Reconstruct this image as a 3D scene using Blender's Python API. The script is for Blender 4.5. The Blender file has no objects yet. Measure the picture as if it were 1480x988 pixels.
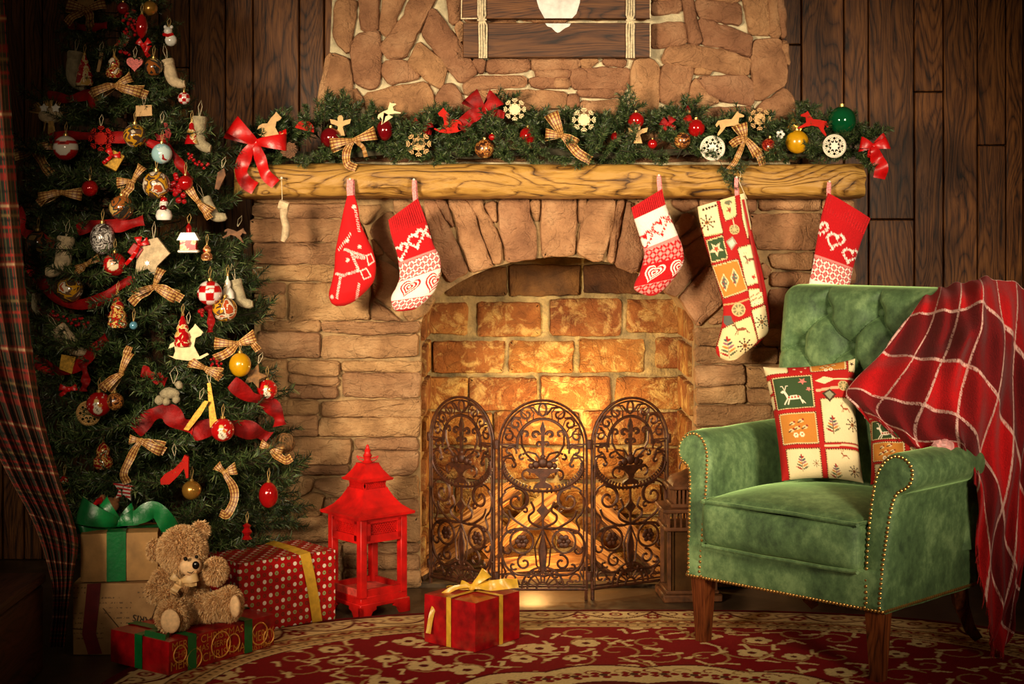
import bpy, bmesh, math, random
import numpy as np
from mathutils import Vector, Matrix, Euler, noise as mnoise

random.seed(7)
rng = np.random.default_rng(11)
scene = bpy.context.scene
COL = scene.collection
PI = math.pi

# ------------------------------------------------------------------ camera
FPX, CAM_Y, CAM_Z, VX, VY = 2300.0, -5.227, 1.17, 740.0, 335.0
cam = bpy.data.objects.new('camera', bpy.data.cameras.new('camera'))
COL.objects.link(cam)
cam.location = (0, CAM_Y, CAM_Z)
cam.rotation_euler = (PI / 2, 0, 0)
cam.data.sensor_width = 36.0
cam.data.lens = 36.0 * FPX / 1480.0
cam.data.shift_y = -(494.0 - VY) / 1480.0
cam.data.clip_start = 0.05
scene.camera = cam

# ------------------------------------------------------------------ light
world = bpy.data.worlds.new('room_world')
scene.world = world
world.use_nodes = True
world.node_tree.nodes['Background'].inputs[0].default_value = (1.0, 0.72, 0.42, 1)
world.node_tree.nodes['Background'].inputs[1].default_value = 0.03


def aim(o, target):
    d = Vector(target) - o.location
    o.rotation_euler = d.to_track_quat('-Z', 'Y').to_euler()


def spot(name, loc, target, power, color, size, blend, radius):
    l = bpy.data.lights.new(name, 'SPOT')
    l.energy, l.color, l.spot_size, l.spot_blend, l.shadow_soft_size = power, color, math.radians(size), blend, radius
    o = bpy.data.objects.new(name, l)
    COL.objects.link(o)
    o.location = loc
    aim(o, target)
    return o


spot('studio_lamp_left', (-2.1, -4.5, 1.60), (-0.02, -0.1, 1.02), 1120, (1.0, 0.80, 0.54), 36, 1.0, 0.40)
spot('studio_lamp_right', (1.9, -4.5, 1.65), (0.42, -0.2, 1.00), 680, (1.0, 0.82, 0.57), 36, 1.0, 0.40)
spot('added_fill_tree', (-0.7, -4.9, 1.9), (-1.02, -0.4, 0.85), 190, (1.0, 0.80, 0.54), 24, 1.0, 0.3)  # added fill light, only there to brighten the tree and its ornaments
spot('added_fill_rug', (0.3, -3.6, 2.9), (0.10, -0.80, 0.0), 105, (1.0, 0.80, 0.52), 30, 1.0, 0.2)  # added fill light from above, makes up for grazing light on the rug

scene.view_settings.view_transform = 'Standard'
scene.view_settings.look = 'None'
scene.view_settings.gamma = 1.0
scene.view_settings.use_curve_mapping = False
scene.view_settings.exposure = 0.45


# ------------------------------------------------------------------ helpers
def sc(Y):
    return FPX / (Y - CAM_Y)


def P(px, py, Y):
    s = sc(Y)
    return Vector(((px - VX) / s, Y, CAM_Z - (py - VY) / s))


def on_floor(px, py, z=0.0):
    s = (py - VY) / (CAM_Z - z)
    return Vector(((px - VX) / s, FPX / s + CAM_Y, z))


def lin(c):
    c = np.asarray(c, float) / 255.0
    return np.where(c <= 0.04045, c / 12.92, ((c + 0.055) / 1.055) ** 2.4)


def hashn(*a):
    return mnoise.noise(Vector(a))


# ---- materials
def nt_new(name):
    m = bpy.data.materials.new(name)
    m.use_nodes = True
    nt = m.node_tree
    return m, nt, nt.nodes['Principled BSDF']


def N(nt, typ, ins=None, **kw):
    n = nt.nodes.new(typ)
    for k, v in kw.items():
        setattr(n, k, v)
    for k, v in (ins or {}).items():
        s = n.inputs[k]
        if hasattr(v, 'is_output') or isinstance(v, bpy.types.NodeSocket):
            nt.links.new(v, s)
        else:
            s.default_value = v
    return n


def rgba(c):
    l = lin(c)
    return (float(l[0]), float(l[1]), float(l[2]), 1.0)


def ramp(nt, fac, stops, interp='LINEAR'):
    r = nt.nodes.new('ShaderNodeValToRGB')
    r.color_ramp.interpolation = interp
    e = r.color_ramp.elements
    while len(e) < len(stops):
        e.new(0.5)
    for i, (p, c) in enumerate(stops):
        e[i].position = p
        e[i].color = rgba(c)
    nt.links.new(fac, r.inputs[0])
    return r.outputs[0]


def coords(nt, kind='Object', scale=(1, 1, 1), rnd=False):
    tc = N(nt, 'ShaderNodeTexCoord')
    v = tc.outputs[kind]
    if rnd:
        oi = N(nt, 'ShaderNodeObjectInfo')
        mul = N(nt, 'ShaderNodeMath', {0: oi.outputs['Random'], 1: 57.0}, operation='MULTIPLY')
        v = N(nt, 'ShaderNodeVectorMath', {0: v, 1: mul.outputs[0]}, operation='ADD').outputs[0]
    return N(nt, 'ShaderNodeMapping', {'Vector': v, 'Scale': scale}).outputs[0]


def noise_tex(nt, vec, scale, detail=4, rough=0.55, dist=0.0):
    return N(nt, 'ShaderNodeTexNoise', {'Vector': vec, 'Scale': scale, 'Detail': detail, 'Roughness': rough, 'Distortion': dist}).outputs[0]


def add_bump(nt, bs, height, strength, dist):
    b = N(nt, 'ShaderNodeBump', {'Height': height, 'Strength': strength, 'Distance': dist})
    nt.links.new(b.outputs[0], bs.inputs['Normal'])


def mixc(nt, fac, a, b, mode='MIX'):
    m = N(nt, 'ShaderNodeMix', data_type='RGBA', blend_type=mode)
    for s, v in ((m.inputs[0], fac), (m.inputs[6], a), (m.inputs[7], b)):
        if isinstance(v, bpy.types.NodeSocket):
            nt.links.new(v, s)
        elif isinstance(v, (int, float)):
            s.default_value = v
        else:
            s.default_value = rgba(v)
    return m.outputs[2]


def mth(nt, op, a, b=0.0, c=None):
    d = {0: a, 1: b}
    if c is not None:
        d[2] = c
    return N(nt, 'ShaderNodeMath', d, operation=op).outputs[0]


def plain(name, c, rough=0.5, metal=0.0, var=0.12, scale=30, bump=0.0, bscale=None, bdist=0.002, sheen=0.0, coat=0.0, spec=0.5):
    """One colour with a little mottling and fine relief."""
    m, nt, bs = nt_new(name)
    v = coords(nt)
    n = noise_tex(nt, v, scale)
    c = np.asarray(c, float)
    lo, hi = np.clip(c * (1 - var), 0, 255), np.clip(c * (1 + var), 0, 255)
    nt.links.new(ramp(nt, n, [(0.3, lo), (0.7, hi)]), bs.inputs['Base Color'])
    bs.inputs['Roughness'].default_value = rough
    bs.inputs['Metallic'].default_value = metal
    bs.inputs['Specular IOR Level'].default_value = spec
    if sheen:
        bs.inputs['Sheen Weight'].default_value = sheen
        bs.inputs['Sheen Roughness'].default_value = 0.4
        bs.inputs['Sheen Tint'].default_value = rgba(np.clip(c * 1.1, 0, 255))
    if coat:
        bs.inputs['Coat Weight'].default_value = coat
        bs.inputs['Coat Roughness'].default_value = 0.05
    if bump:
        add_bump(nt, bs, noise_tex(nt, v, bscale or scale * 6, 3), bump, bdist)
    return m


def printed(name, rough=0.8, sheen=0.0, bump=0.3, bscale=900, bdist=0.001, spec=0.3, metal=0.0):
    """Colour comes from the dyed pattern stored on the cloth."""
    m, nt, bs = nt_new(name)
    a = N(nt, 'ShaderNodeAttribute', attribute_name='dye')
    nt.links.new(a.outputs['Color'], bs.inputs['Base Color'])
    bs.inputs['Roughness'].default_value = rough
    bs.inputs['Specular IOR Level'].default_value = spec
    bs.inputs['Metallic'].default_value = metal
    bs.inputs['Sheen Weight'].default_value = sheen
    if bump:
        add_bump(nt, bs, noise_tex(nt, coords(nt), bscale, 2), bump, bdist)
    return m


def stripe(nt, x, period, lo, hi):
    f = mth(nt, 'FRACT', mth(nt, 'DIVIDE', x, period))
    return mth(nt, 'MULTIPLY', mth(nt, 'GREATER_THAN', f, lo), mth(nt, 'LESS_THAN', f, hi))


# ---- objects
def WM(o):
    m = o.matrix_basis.copy()
    return WM(o.parent) @ m if o.parent else m


def link(name, data, parent=None):
    o = bpy.data.objects.new(name, data)
    COL.objects.link(o)
    if parent:
        o.parent = parent
    return o


def tag(o, label=None, cat=None, group=None, kind=None):
    if label: o['label'] = label
    if cat: o['category'] = cat
    if group: o['group'] = group
    if kind: o['kind'] = kind
    return o


def thing(name, label, cat, loc=(0, 0, 0), rotz=0.0, group=None, rot=None):
    o = link(name, None)
    o.location = loc
    o.rotation_euler = rot or (0, 0, rotz)
    o.empty_display_size = 0.05
    return tag(o, label, cat, group)


def bevel_box(size, bev, seg=2):
    bm = bmesh.new()
    bmesh.ops.create_cube(bm, size=1.0)
    for v in bm.verts:
        v.co = Vector((v.co.x * size[0], v.co.y * size[1], v.co.z * size[2]))
    if bev > 0:
        bmesh.ops.bevel(bm, geom=list(bm.edges), offset=bev, segments=seg, affect='EDGES', profile=0.5)
    bm.verts.index_update()
    r = ([v.co.copy() for v in bm.verts], [[v.index for v in f.verts] for f in bm.faces])
    bm.free()
    return r


def frame_of(d, hint=None):
    d = d.normalized()
    h = hint or (Vector((0, 0, 1)) if abs(d.z) < 0.9 else Vector((1, 0, 0)))
    a = d.cross(h)
    if a.length < 1e-6:
        a = d.cross(Vector((0, 1, 0.01)))
    a.normalize()
    return a, d.cross(a).normalized()


class MB:
    """Collects geometry for one mesh."""

    def __init__(s):
        s.v, s.f, s.uv, s.dye = [], [], {}, None

    def add(s, vs, fs, M=None):
        o = len(s.v)
        s.v += [(M @ Vector(v)) if M else Vector(v) for v in vs]
        s.f += [[i + o for i in f] for f in fs]
        return o

    def box(s, c, size, bev=0.0, rot=None, seg=1):
        vs, fs = bevel_box(size, bev, seg)
        M = Matrix.Translation(c) @ (Euler(rot).to_matrix().to_4x4() if rot else Matrix())
        s.add(vs, fs, M)
        return s

    def bar(s, a, b, w, d, hint=None):
        a, b = Vector(a), Vector(b)
        x, y = frame_of(b - a, hint)
        q = [x * w / 2 + y * d / 2, -x * w / 2 + y * d / 2, -x * w / 2 - y * d / 2, x * w / 2 - y * d / 2]
        s.add([a + t for t in q] + [b + t for t in q],
              [[3, 2, 1, 0], [4, 5, 6, 7]] + [[i, (i + 1) % 4, 4 + (i + 1) % 4, 4 + i] for i in range(4)])
        return s

    def tube(s, pts, r, n=6, closed=False, flat=1.0):
        pts = [Vector(p) for p in pts]
        m = len(pts)
        rs = r if isinstance(r, (list, tuple)) else [r] * m
        a = None
        rings = []
        for i, p in enumerate(pts):
            d = (pts[(i + 1) % m] - pts[i - 1]) if closed else (pts[min(i + 1, m - 1)] - pts[max(i - 1, 0)])
            if d.length < 1e-9:
                d = Vector((0, 0, 1))
            d.normalize()
            if a is None:
                a, _ = frame_of(d)
            a = (a - d * a.dot(d))
            if a.length < 1e-6:
                a, _ = frame_of(d)
            a.normalize()
            b = d.cross(a)
            rings.append([p + (a * math.cos(t) + b * math.sin(t) * flat) * rs[i] for t in [2 * PI * k / n for k in range(n)]])
        vs = [q for g in rings for q in g]
        fs = []
        for i in range(m if closed else m - 1):
            j = (i + 1) % m
            for k in range(n):
                fs.append([i * n + k, i * n + (k + 1) % n, j * n + (k + 1) % n, j * n + k])
        if not closed:
            fs += [list(range(n - 1, -1, -1)), [(m - 1) * n + k for k in range(n)]]
        s.add(vs, fs)
        return s

    def lathe(s, prof, c=(0, 0, 0), n=24, M=None):
        c = Vector(c)
        vs, fs = [], []
        m = len(prof)
        for (r, z) in prof:
            for k in range(n):
                t = 2 * PI * k / n
                vs.append(c + Vector((r * math.cos(t), r * math.sin(t), z)))
        for i in range(m - 1):
            for k in range(n):
                fs.append([i * n + k, i * n + (k + 1) % n, (i + 1) * n + (k + 1) % n, (i + 1) * n + k])
        fs += [list(range(n - 1, -1, -1)), [(m - 1) * n + k for k in range(n)]]
        s.add(vs, fs, M)
        return s

    def ball(s, c, r, n=16, sq=(1, 1, 1), M=None):
        m = max(6, n // 2)
        prof = [(r * max(math.sin(PI * i / m), 0.002), -r * math.cos(PI * i / m)) for i in range(m + 1)]
        t = MB().lathe(prof, (0, 0, 0), n)
        s.add([Vector((v.x * sq[0], v.y * sq[1], v.z * sq[2])) for v in t.v], t.f, Matrix.Translation(c) @ (M or Matrix()))
        return s

    def prism(s, poly, y0, y1, bev=0.0):
        """polygon in (x, z) given depth from y0 (front) to y1 (back)"""
        n = len(poly)
        ar = sum(poly[i][0] * poly[(i + 1) % n][1] - poly[(i + 1) % n][0] * poly[i][1] for i in range(n))
        if ar < 0:
            poly = poly[::-1]
        s.add([(x, y0, z) for x, z in poly] + [(x, y1, z) for x, z in poly],
              [list(range(n)), list(range(2 * n - 1, n - 1, -1))] + [[(i + 1) % n, i, n + i, n + (i + 1) % n] for i in range(n)])
        return s

    def strip(s, path, widths, dirs, nc=2, uv0=0.0, crown=None):
        """ribbon along path; widths/dirs per point"""
        path = [Vector(p) for p in path]
        L = uv0
        vs, fs, uvs = [], [], []
        for i, p in enumerate(path):
            if i:
                L += (path[i] - path[i - 1]).length
            w = widths[i] if isinstance(widths, (list, tuple)) else widths
            d = Vector(dirs[i] if isinstance(dirs, (list, tuple)) and isinstance(dirs[0], (list, tuple, Vector)) else dirs).normalized()
            for k in range(nc + 1):
                u = k / nc - 0.5
                q = p + d * (u * w)
                if crown:
                    q = q + Vector(crown) * (1 - 4 * u * u)
                vs.append(q)
                uvs.append((u + 0.5, L))
        m = nc + 1
        for i in range(len(path) - 1):
            for k in range(nc):
                fs.append([i * m + k, i * m + k + 1, (i + 1) * m + k + 1, (i + 1) * m + k])
        o = s.add(vs, fs)
        for i, t in enumerate(uvs):
            s.uv[o + i] = t
        return s

    def grid(s, pts, nr, nc, uv=None):
        fs = [[i * nc + j, i * nc + j + 1, (i + 1) * nc + j + 1, (i + 1) * nc + j] for i in range(nr - 1) for j in range(nc - 1)]
        o = s.add(pts, fs)
        if uv is not None:
            for i, t in enumerate(uv):
                s.uv[o + i] = t
        return s

    def mesh(s, name, mat, smooth=True, angle=40, M=None):
        me = bpy.data.meshes.new(name)
        vs = s.v if M is None else [M @ v for v in s.v]
        me.from_pydata([tuple(v) for v in vs], [], s.f)
        if s.uv:
            l = me.uv_layers.new(name='UVMap')
            vi = np.empty(len(me.loops), np.int32)
            me.loops.foreach_get('vertex_index', vi)
            t = np.zeros((len(s.v), 2), np.float32)
            for k, q in s.uv.items():
                t[k] = q
            l.data.foreach_set('uv', t[vi].ravel())
        if s.dye is not None:
            set_dye(me, s.dye)
        for m in (mat if isinstance(mat, (list, tuple)) else [mat]):
            me.materials.append(m)
        if smooth:
            me.shade_smooth()
            if angle:
                me.set_sharp_from_angle(angle=math.radians(angle))
        me.update()
        return me

    def build(s, name, mat, parent=None, world=False, smooth=True, angle=40):
        if parent is None:
            a = np.array([tuple(v) for v in s.v])
            lo, hi = a.min(0), a.max(0)
            c = Vector(((lo[0] + hi[0]) / 2, (lo[1] + hi[1]) / 2, lo[2]))
            o = link(name, s.mesh(name, mat, smooth, angle, Matrix.Translation(-c)))
            o.location = c
            return o
        M = WM(parent).inverted() if world else None
        return link(name, s.mesh(name, mat, smooth, angle, M), parent)


def set_dye(me, c):
    c = np.asarray(c, np.float32)
    if c.shape[1] == 3:
        c = np.concatenate([c, np.ones((len(c), 1), np.float32)], 1)
    at = me.color_attributes.new('dye', 'FLOAT_COLOR', 'POINT')
    at.data.foreach_set('color', c.ravel())


class Can:
    """Dyes a pattern onto a set of cloth points (x, y)."""

    def __init__(s, x, y, base):
        s.x, s.y = np.asarray(x, float).ravel(), np.asarray(y, float).ravel()
        s.c = np.tile(lin(base), (len(s.x), 1))

    def near(s, x0, y0, x1, y1):
        return np.nonzero((s.x >= x0) & (s.x <= x1) & (s.y >= y0) & (s.y <= y1))[0]

    def rect(s, x0, y0, x1, y1, c):
        s.c[s.near(x0, y0, x1, y1)] = lin(c)

    def circ(s, cx, cy, r, c, r0=0.0, ry=None):
        ry = ry or r
        i = s.near(cx - r, cy - ry, cx + r, cy + ry)
        d = np.hypot((s.x[i] - cx) / r, (s.y[i] - cy) / ry) * r
        s.c[i[(d <= r) & (d >= r0)]] = lin(c)

    def line(s, pts, w, c):
        for (ax, ay), (bx, by) in zip(pts[:-1], pts[1:]):
            i = s.near(min(ax, bx) - w, min(ay, by) - w, max(ax, bx) + w, max(ay, by) + w)
            if not len(i):
                continue
            dx, dy = bx - ax, by - ay
            t = np.clip(((s.x[i] - ax) * dx + (s.y[i] - ay) * dy) / (dx * dx + dy * dy + 1e-12), 0, 1)
            d = np.hypot(s.x[i] - ax - t * dx, s.y[i] - ay - t * dy)
            s.c[i[d <= w / 2]] = lin(c)

    def poly(s, pts, c):
        xs, ys = [p[0] for p in pts], [p[1] for p in pts]
        i = s.near(min(xs), min(ys), max(xs), max(ys))
        if not len(i):
            return
        x, y = s.x[i], s.y[i]
        ins = np.zeros(len(i), bool)
        n = len(pts)
        for k in range(n):
            (ax, ay), (bx, by) = pts[k], pts[(k + 1) % n]
            if ay == by:
                continue
            cr = ((ay > y) != (by > y)) & (x < (bx - ax) * (y - ay) / (by - ay) + ax)
            ins ^= cr
        s.c[i[ins]] = lin(c)

    def heart(s, cx, cy, r, c, a=0.0, flip=1):
        s.poly(heart_pts(cx, cy, r, a, flip), c)

    def star(s, cx, cy, r, c, n=5, k=0.42, a=0.0):
        s.poly([(cx + (r if j % 2 == 0 else r * k) * math.sin(a + PI * j / n), cy + (r if j % 2 == 0 else r * k) * math.cos(a + PI * j / n)) for j in range(2 * n)], c)

    def jitter(s, amt, f=60):
        n = 1 + amt * (rng.random(len(s.x)) - 0.5)
        s.c *= n[:, None]


def heart_pts(cx, cy, r, a=0.0, flip=1, n=36):
    o = []
    for k in range(n):
        t = 2 * PI * k / n
        x = 16 * math.sin(t) ** 3 / 16
        y = flip * (13 * math.cos(t) - 5 * math.cos(2 * t) - 2 * math.cos(3 * t) - math.cos(4 * t)) / 16
        o.append((cx + r * (x * math.cos(a) - y * math.sin(a)), cy + r * (x * math.sin(a) + y * math.cos(a))))
    return o


def catmull(pts, n):
    """smooth resample of a list of tuples"""
    A = np.array([tuple(p) for p in pts], float)
    m = len(A)
    out = []
    for t in np.linspace(0, m - 1, n):
        i = min(int(t), m - 2)
        u = t - i
        p0, p1, p2, p3 = A[max(i - 1, 0)], A[i], A[i + 1], A[min(i + 2, m - 1)]
        out.append(0.5 * (2 * p1 + (p2 - p0) * u + (2 * p0 - 5 * p1 + 4 * p2 - p3) * u * u + (3 * p1 - p0 - 3 * p2 + p3) * u ** 3))
    return np.array(out)


def surf(ctrl, nr, nc):
    """smooth surface through a grid of control points -> (nr, nc, 3)"""
    A = np.array([[tuple(p) for p in r] for r in ctrl], float)
    B = np.stack([catmull(A[i], nc) for i in range(A.shape[0])])
    return np.stack([catmull(B[:, j], nr) for j in range(nc)], 1)


def text_mesh(body, size, depth=0.0):
    cu = bpy.data.curves.new('lettering', 'FONT')
    cu.body = body
    cu.size = size
    cu.extrude = depth
    cu.resolution_u = 3
    o = bpy.data.objects.new('lettering', cu)
    COL.objects.link(o)
    dg = bpy.context.evaluated_depsgraph_get()
    me = bpy.data.meshes.new_from_object(o.evaluated_get(dg))
    vs = [v.co.copy() for v in me.vertices]
    fs = [list(p.vertices) for p in me.polygons]
    bpy.data.objects.remove(o)
    bpy.data.curves.remove(cu)
    bpy.data.meshes.remove(me)
    return vs, fs


def clone(o, parent=None):
    c = o.copy()
    COL.objects.link(c)
    if parent:
        c.parent = parent
    for ch in list(o.children):
        clone(ch, c)
    return c

# ================================================================== materials of the room
def wood_mat(name, dark, mid, light, axis=2, freq=60, rough=0.6, bump=0.5, bdist=0.003, coarse=1.0, rings=80.0, rw=0.16):
    """wood with grain running along one axis, swirling around knots"""
    m, nt, bs = nt_new(name)
    s = [freq, freq, freq]
    s[axis] = freq * 0.045
    v = coords(nt, 'Object', (1, 1, 1), True)
    warp = N(nt, 'ShaderNodeTexNoise', {'Vector': N(nt, 'ShaderNodeMapping', {'Vector': v, 'Scale': tuple(6.0 if i != axis else 1.6 for i in range(3))}).outputs[0], 'Scale': 1.0, 'Detail': 2.0})
    wv = N(nt, 'ShaderNodeVectorMath', {0: warp.outputs['Color'], 1: (0.11 * coarse,) * 3}, operation='MULTIPLY').outputs[0]
    v2 = N(nt, 'ShaderNodeVectorMath', {0: v, 1: wv}, operation='ADD').outputs[0]
    g = noise_tex(nt, N(nt, 'ShaderNodeMapping', {'Vector': v2, 'Scale': tuple(s)}).outputs[0], 1.0, 5, 0.62)
    fine = noise_tex(nt, N(nt, 'ShaderNodeMapping', {'Vector': v2, 'Scale': tuple(q * 4 for q in s)}).outputs[0], 1.0, 3, 0.6)
    big = noise_tex(nt, v, 3.0, 2)
    rs = [9.0, 9.0, 9.0]
    rs[axis] = 1.15
    low = noise_tex(nt, N(nt, 'ShaderNodeMapping', {'Vector': v2, 'Scale': tuple(rs)}).outputs[0], 1.0, 1, 0.4)
    ring = mth(nt, 'POWER', mth(nt, 'ABSOLUTE', mth(nt, 'SINE', mth(nt, 'MULTIPLY', low, rings))), 0.55)
    f = mth(nt, 'ADD', mth(nt, 'MULTIPLY', g, 0.52), mth(nt, 'ADD', mth(nt, 'MULTIPLY', fine, 0.24), mth(nt, 'MULTIPLY', ring, rw)))
    col = ramp(nt, f, [(0.36, dark), (0.48, mid), (0.62, light)])
    oi = N(nt, 'ShaderNodeObjectInfo')
    tone = mth(nt, 'ADD', mth(nt, 'MULTIPLY', oi.outputs['Random'], 0.45), mth(nt, 'ADD', mth(nt, 'MULTIPLY', big, 0.5), 0.5))
    hsv = N(nt, 'ShaderNodeHueSaturation', {'Color': col, 'Value': tone})
    nt.links.new(hsv.outputs[0], bs.inputs['Base Color'])
    bs.inputs['Roughness'].default_value = rough
    bs.inputs['Specular IOR Level'].default_value = 0.3
    add_bump(nt, bs, f, bump, bdist)
    return m


def stone_mat(name, cols, spec=0.25, bump=0.9, rough=0.8, stretch=(0.7, 1, 2.0), patch=None):
    m, nt, bs = nt_new(name)
    v = coords(nt, 'Object', (1, 1, 1), True)
    n1 = noise_tex(nt, v, 9, 6, 0.6)
    col = ramp(nt, n1, [(0.3, cols[0]), (0.5, cols[1]), (0.72, cols[2])])
    if patch:
        pn = noise_tex(nt, v, 16, 7, 0.72, 0.6)
        k = N(nt, 'ShaderNodeMapRange', {0: pn, 1: 0.50, 2: 0.62}).outputs[0]
        col = mixc(nt, mth(nt, 'MULTIPLY', k, 0.8), col, patch)
    oi = N(nt, 'ShaderNodeObjectInfo')
    hsv = N(nt, 'ShaderNodeHueSaturation', {'Color': col, 'Value': mth(nt, 'ADD', mth(nt, 'MULTIPLY', oi.outputs['Random'], 0.4), 0.78),
                                            'Hue': mth(nt, 'ADD', mth(nt, 'MULTIPLY', oi.outputs['Random'], 0.014), 0.495)})
    nt.links.new(hsv.outputs[0], bs.inputs['Base Color'])
    bs.inputs['Roughness'].default_value = rough
    bs.inputs['Specular IOR Level'].default_value = spec
    # split face relief: long ledges plus grit and a few cracks
    ms = N(nt, 'ShaderNodeMapping', {'Vector': v, 'Scale': stretch}).outputs[0]
    led0 = noise_tex(nt, ms, 11, 6, 0.62, 0.9)
    led = mth(nt, 'ADD', mth(nt, 'MULTIPLY', mth(nt, 'DIVIDE', mth(nt, 'FLOOR', mth(nt, 'MULTIPLY', led0, 9.0)), 9.0), 0.55), mth(nt, 'MULTIPLY', led0, 0.75))
    grit = noise_tex(nt, v, 150, 4, 0.7)
    vor = N(nt, 'ShaderNodeTexVoronoi', {'Vector': N(nt, 'ShaderNodeVectorMath', {0: v, 1: N(nt, 'ShaderNodeVectorMath', {0: N(nt, 'ShaderNodeTexNoise', {'Vector': v, 'Scale': 14.0}).outputs['Color'], 1: (0.09, 0.09, 0.09)}, operation='MULTIPLY').outputs[0]}, operation='ADD').outputs[0], 'Scale': 8.0}, feature='DISTANCE_TO_EDGE').outputs[0]
    crack = N(nt, 'ShaderNodeMapRange', {0: vor, 1: 0.0, 2: 0.03}).outputs[0]
    h = mth(nt, 'ADD', mth(nt, 'ADD', mth(nt, 'MULTIPLY', led, 1.0), mth(nt, 'MULTIPLY', grit, 0.20)), mth(nt, 'MULTIPLY', crack, 0.07))
    add_bump(nt, bs, h, bump, 0.045)
    return m


M_plank = wood_mat('plank_wood', (34, 16, 7), (94, 54, 24), (134, 84, 40), 2, 70, 0.5, 0.6, 0.003)
M_stone = stone_mat('split_stone', ((138, 98, 66), (172, 128, 88), (200, 158, 114)))
M_flag = stone_mat('flag_stone', ((138, 94, 66), (174, 124, 88), (200, 152, 112)), stretch=(1, 1, 1.3))
M_brick = stone_mat('firebox_brick', ((108, 60, 28), (146, 86, 40), (172, 118, 62)), bump=0.9, stretch=(1, 1, 1), patch=(206, 168, 100))
M_darkbrick = stone_mat('dark_brick', ((58, 36, 22), (92, 58, 32), (120, 80, 44)), bump=0.8, stretch=(1, 1, 1))  # darker brick colours, used on the top row of the firebox
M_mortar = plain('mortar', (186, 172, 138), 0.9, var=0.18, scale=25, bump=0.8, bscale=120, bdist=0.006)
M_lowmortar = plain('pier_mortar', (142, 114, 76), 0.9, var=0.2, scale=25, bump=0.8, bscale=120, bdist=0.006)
M_firemortar = plain('firebox_mortar', (140, 118, 76), 0.95, var=0.3, scale=14, bump=0.9, bscale=60, bdist=0.012)
M_mantel = wood_mat('mantel_wood', (50, 28, 8), (134, 94, 40), (176, 132, 62), 0, 44, 0.5, 1.0, 0.006, 2.6, 46.0, 0.26)

# ------------------------------------------------------------------ floor
fm, fnt, fbs = nt_new('dark_floor')
fv = coords(fnt)
fn = noise_tex(fnt, fv, 5, 6, 0.65)
fnt.links.new(ramp(fnt, fn, [(0.3, (46, 34, 24)), (0.55, (74, 58, 42)), (0.75, (104, 86, 64))]), fbs.inputs['Base Color'])
fbs.inputs['Roughness'].default_value = 0.38
add_bump(fnt, fbs, noise_tex(fnt, fv, 40, 4), 0.25, 0.003)
fo = MB(); fo.add([(-4, -6.5, 0), (4, -6.5, 0), (4, 0.6, 0), (-4, 0.6, 0), (-4, -6.5, -0.05), (4, -6.5, -0.05), (4, 0.6, -0.05), (-4, 0.6, -0.05)],
                  [[0, 1, 2, 3], [7, 6, 5, 4], [0, 4, 5, 1], [1, 5, 6, 2], [2, 6, 7, 3], [3, 7, 4, 0]])
floor = link('floor', fo.mesh('floor', fm, False))
tag(floor, 'dark brown polished concrete floor', None, kind='structure')

# ------------------------------------------------------------------ plank wall
WY = 0.46
wall = MB(); wall.box((0, WY + 0.065, 1.3), (8.0, 0.08, 2.7))
M_gap = plain('wall_gap', (26, 15, 9), 0.9, var=0.1)
wall_o = link('wall_back', wall.mesh('wall_back', M_gap, False))
tag(wall_o, 'wall of upright dark stained planks', None, kind='structure')
plank_cache = {}


def plank(px0, px1, y0, y1):
    a, b = P(px0, y0, WY), P(px1, y1, WY)
    z1, z0 = (2.62 if y0 <= 0 else a.z), (0.0 if y1 >= 840 else b.z)
    w, h = b.x - a.x - 0.004, z1 - z0 - 0.004
    m = MB(); m.box((0, 0, 0), (w, 0.03, h), 0.003)
    o = link('plank', m.mesh('plank', M_plank), wall_o)
    o.location = ((a.x + b.x) / 2, WY + 0.005, (z0 + z1) / 2)


xs = [-330, -270, -215, -150, -95, -40, 5, 36, 62, 100, 140, 185, 230, 274, 326, 366, 433, 469, 520, 580, 640]
for a, b in zip(xs[:-1], xs[1:]):
    if a == 230:
        plank(a, b, 0, 98); plank(a, b, 98, 860)
    elif a in (36, 140, 326 - 326):
        plank(a, b, 0, 300); plank(a, b, 300, 860)
    else:
        plank(a, b, 0, 860)
xs = [900, 960, 1020, 1085, 1120, 1157.6, 1219, 1254.6, 1320.5, 1362.6, 1412, 1453, 1478, 1540, 1590, 1660, 1710, 1770]
cut = {1120: 65, 1254.6: 317, 1320.5: 133, 1412: 210, 1478: 260}
for a, b in zip(xs[:-1], xs[1:]):
    if a in cut:
        plank(a, b, 0, cut[a]); plank(a, b, cut[a], 860)
    else:
        plank(a, b, 0, 860)

# ------------------------------------------------------------------ fireplace
fp = thing('fireplace', 'stone fireplace with arched firebox and rubble stone chimney', 'fireplace', (0, 0.2, 0))
LY, UY = 0.0, 0.06      # front planes of the lower body and of the chimney breast
FBY = 0.42              # back wall of the firebox

# arch curve (photo pixels at the front plane)
ARCH = [(607, 470), (613, 452), (625, 438), (642, 422), (662, 409), (685, 397), (710, 387), (740, 379), (770, 374), (800, 371), (830, 371.5),
        (860, 375), (888, 381), (912, 389), (935, 399), (956, 411), (975, 425), (990, 440), (1000, 455), (1005, 470)]


def px_poly(poly, x0, y0, k, Y):
    return [(lambda q: (q.x, q.z))(P(x0 + x * k, y0 + y * k, Y)) for x, y in poly]


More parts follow.
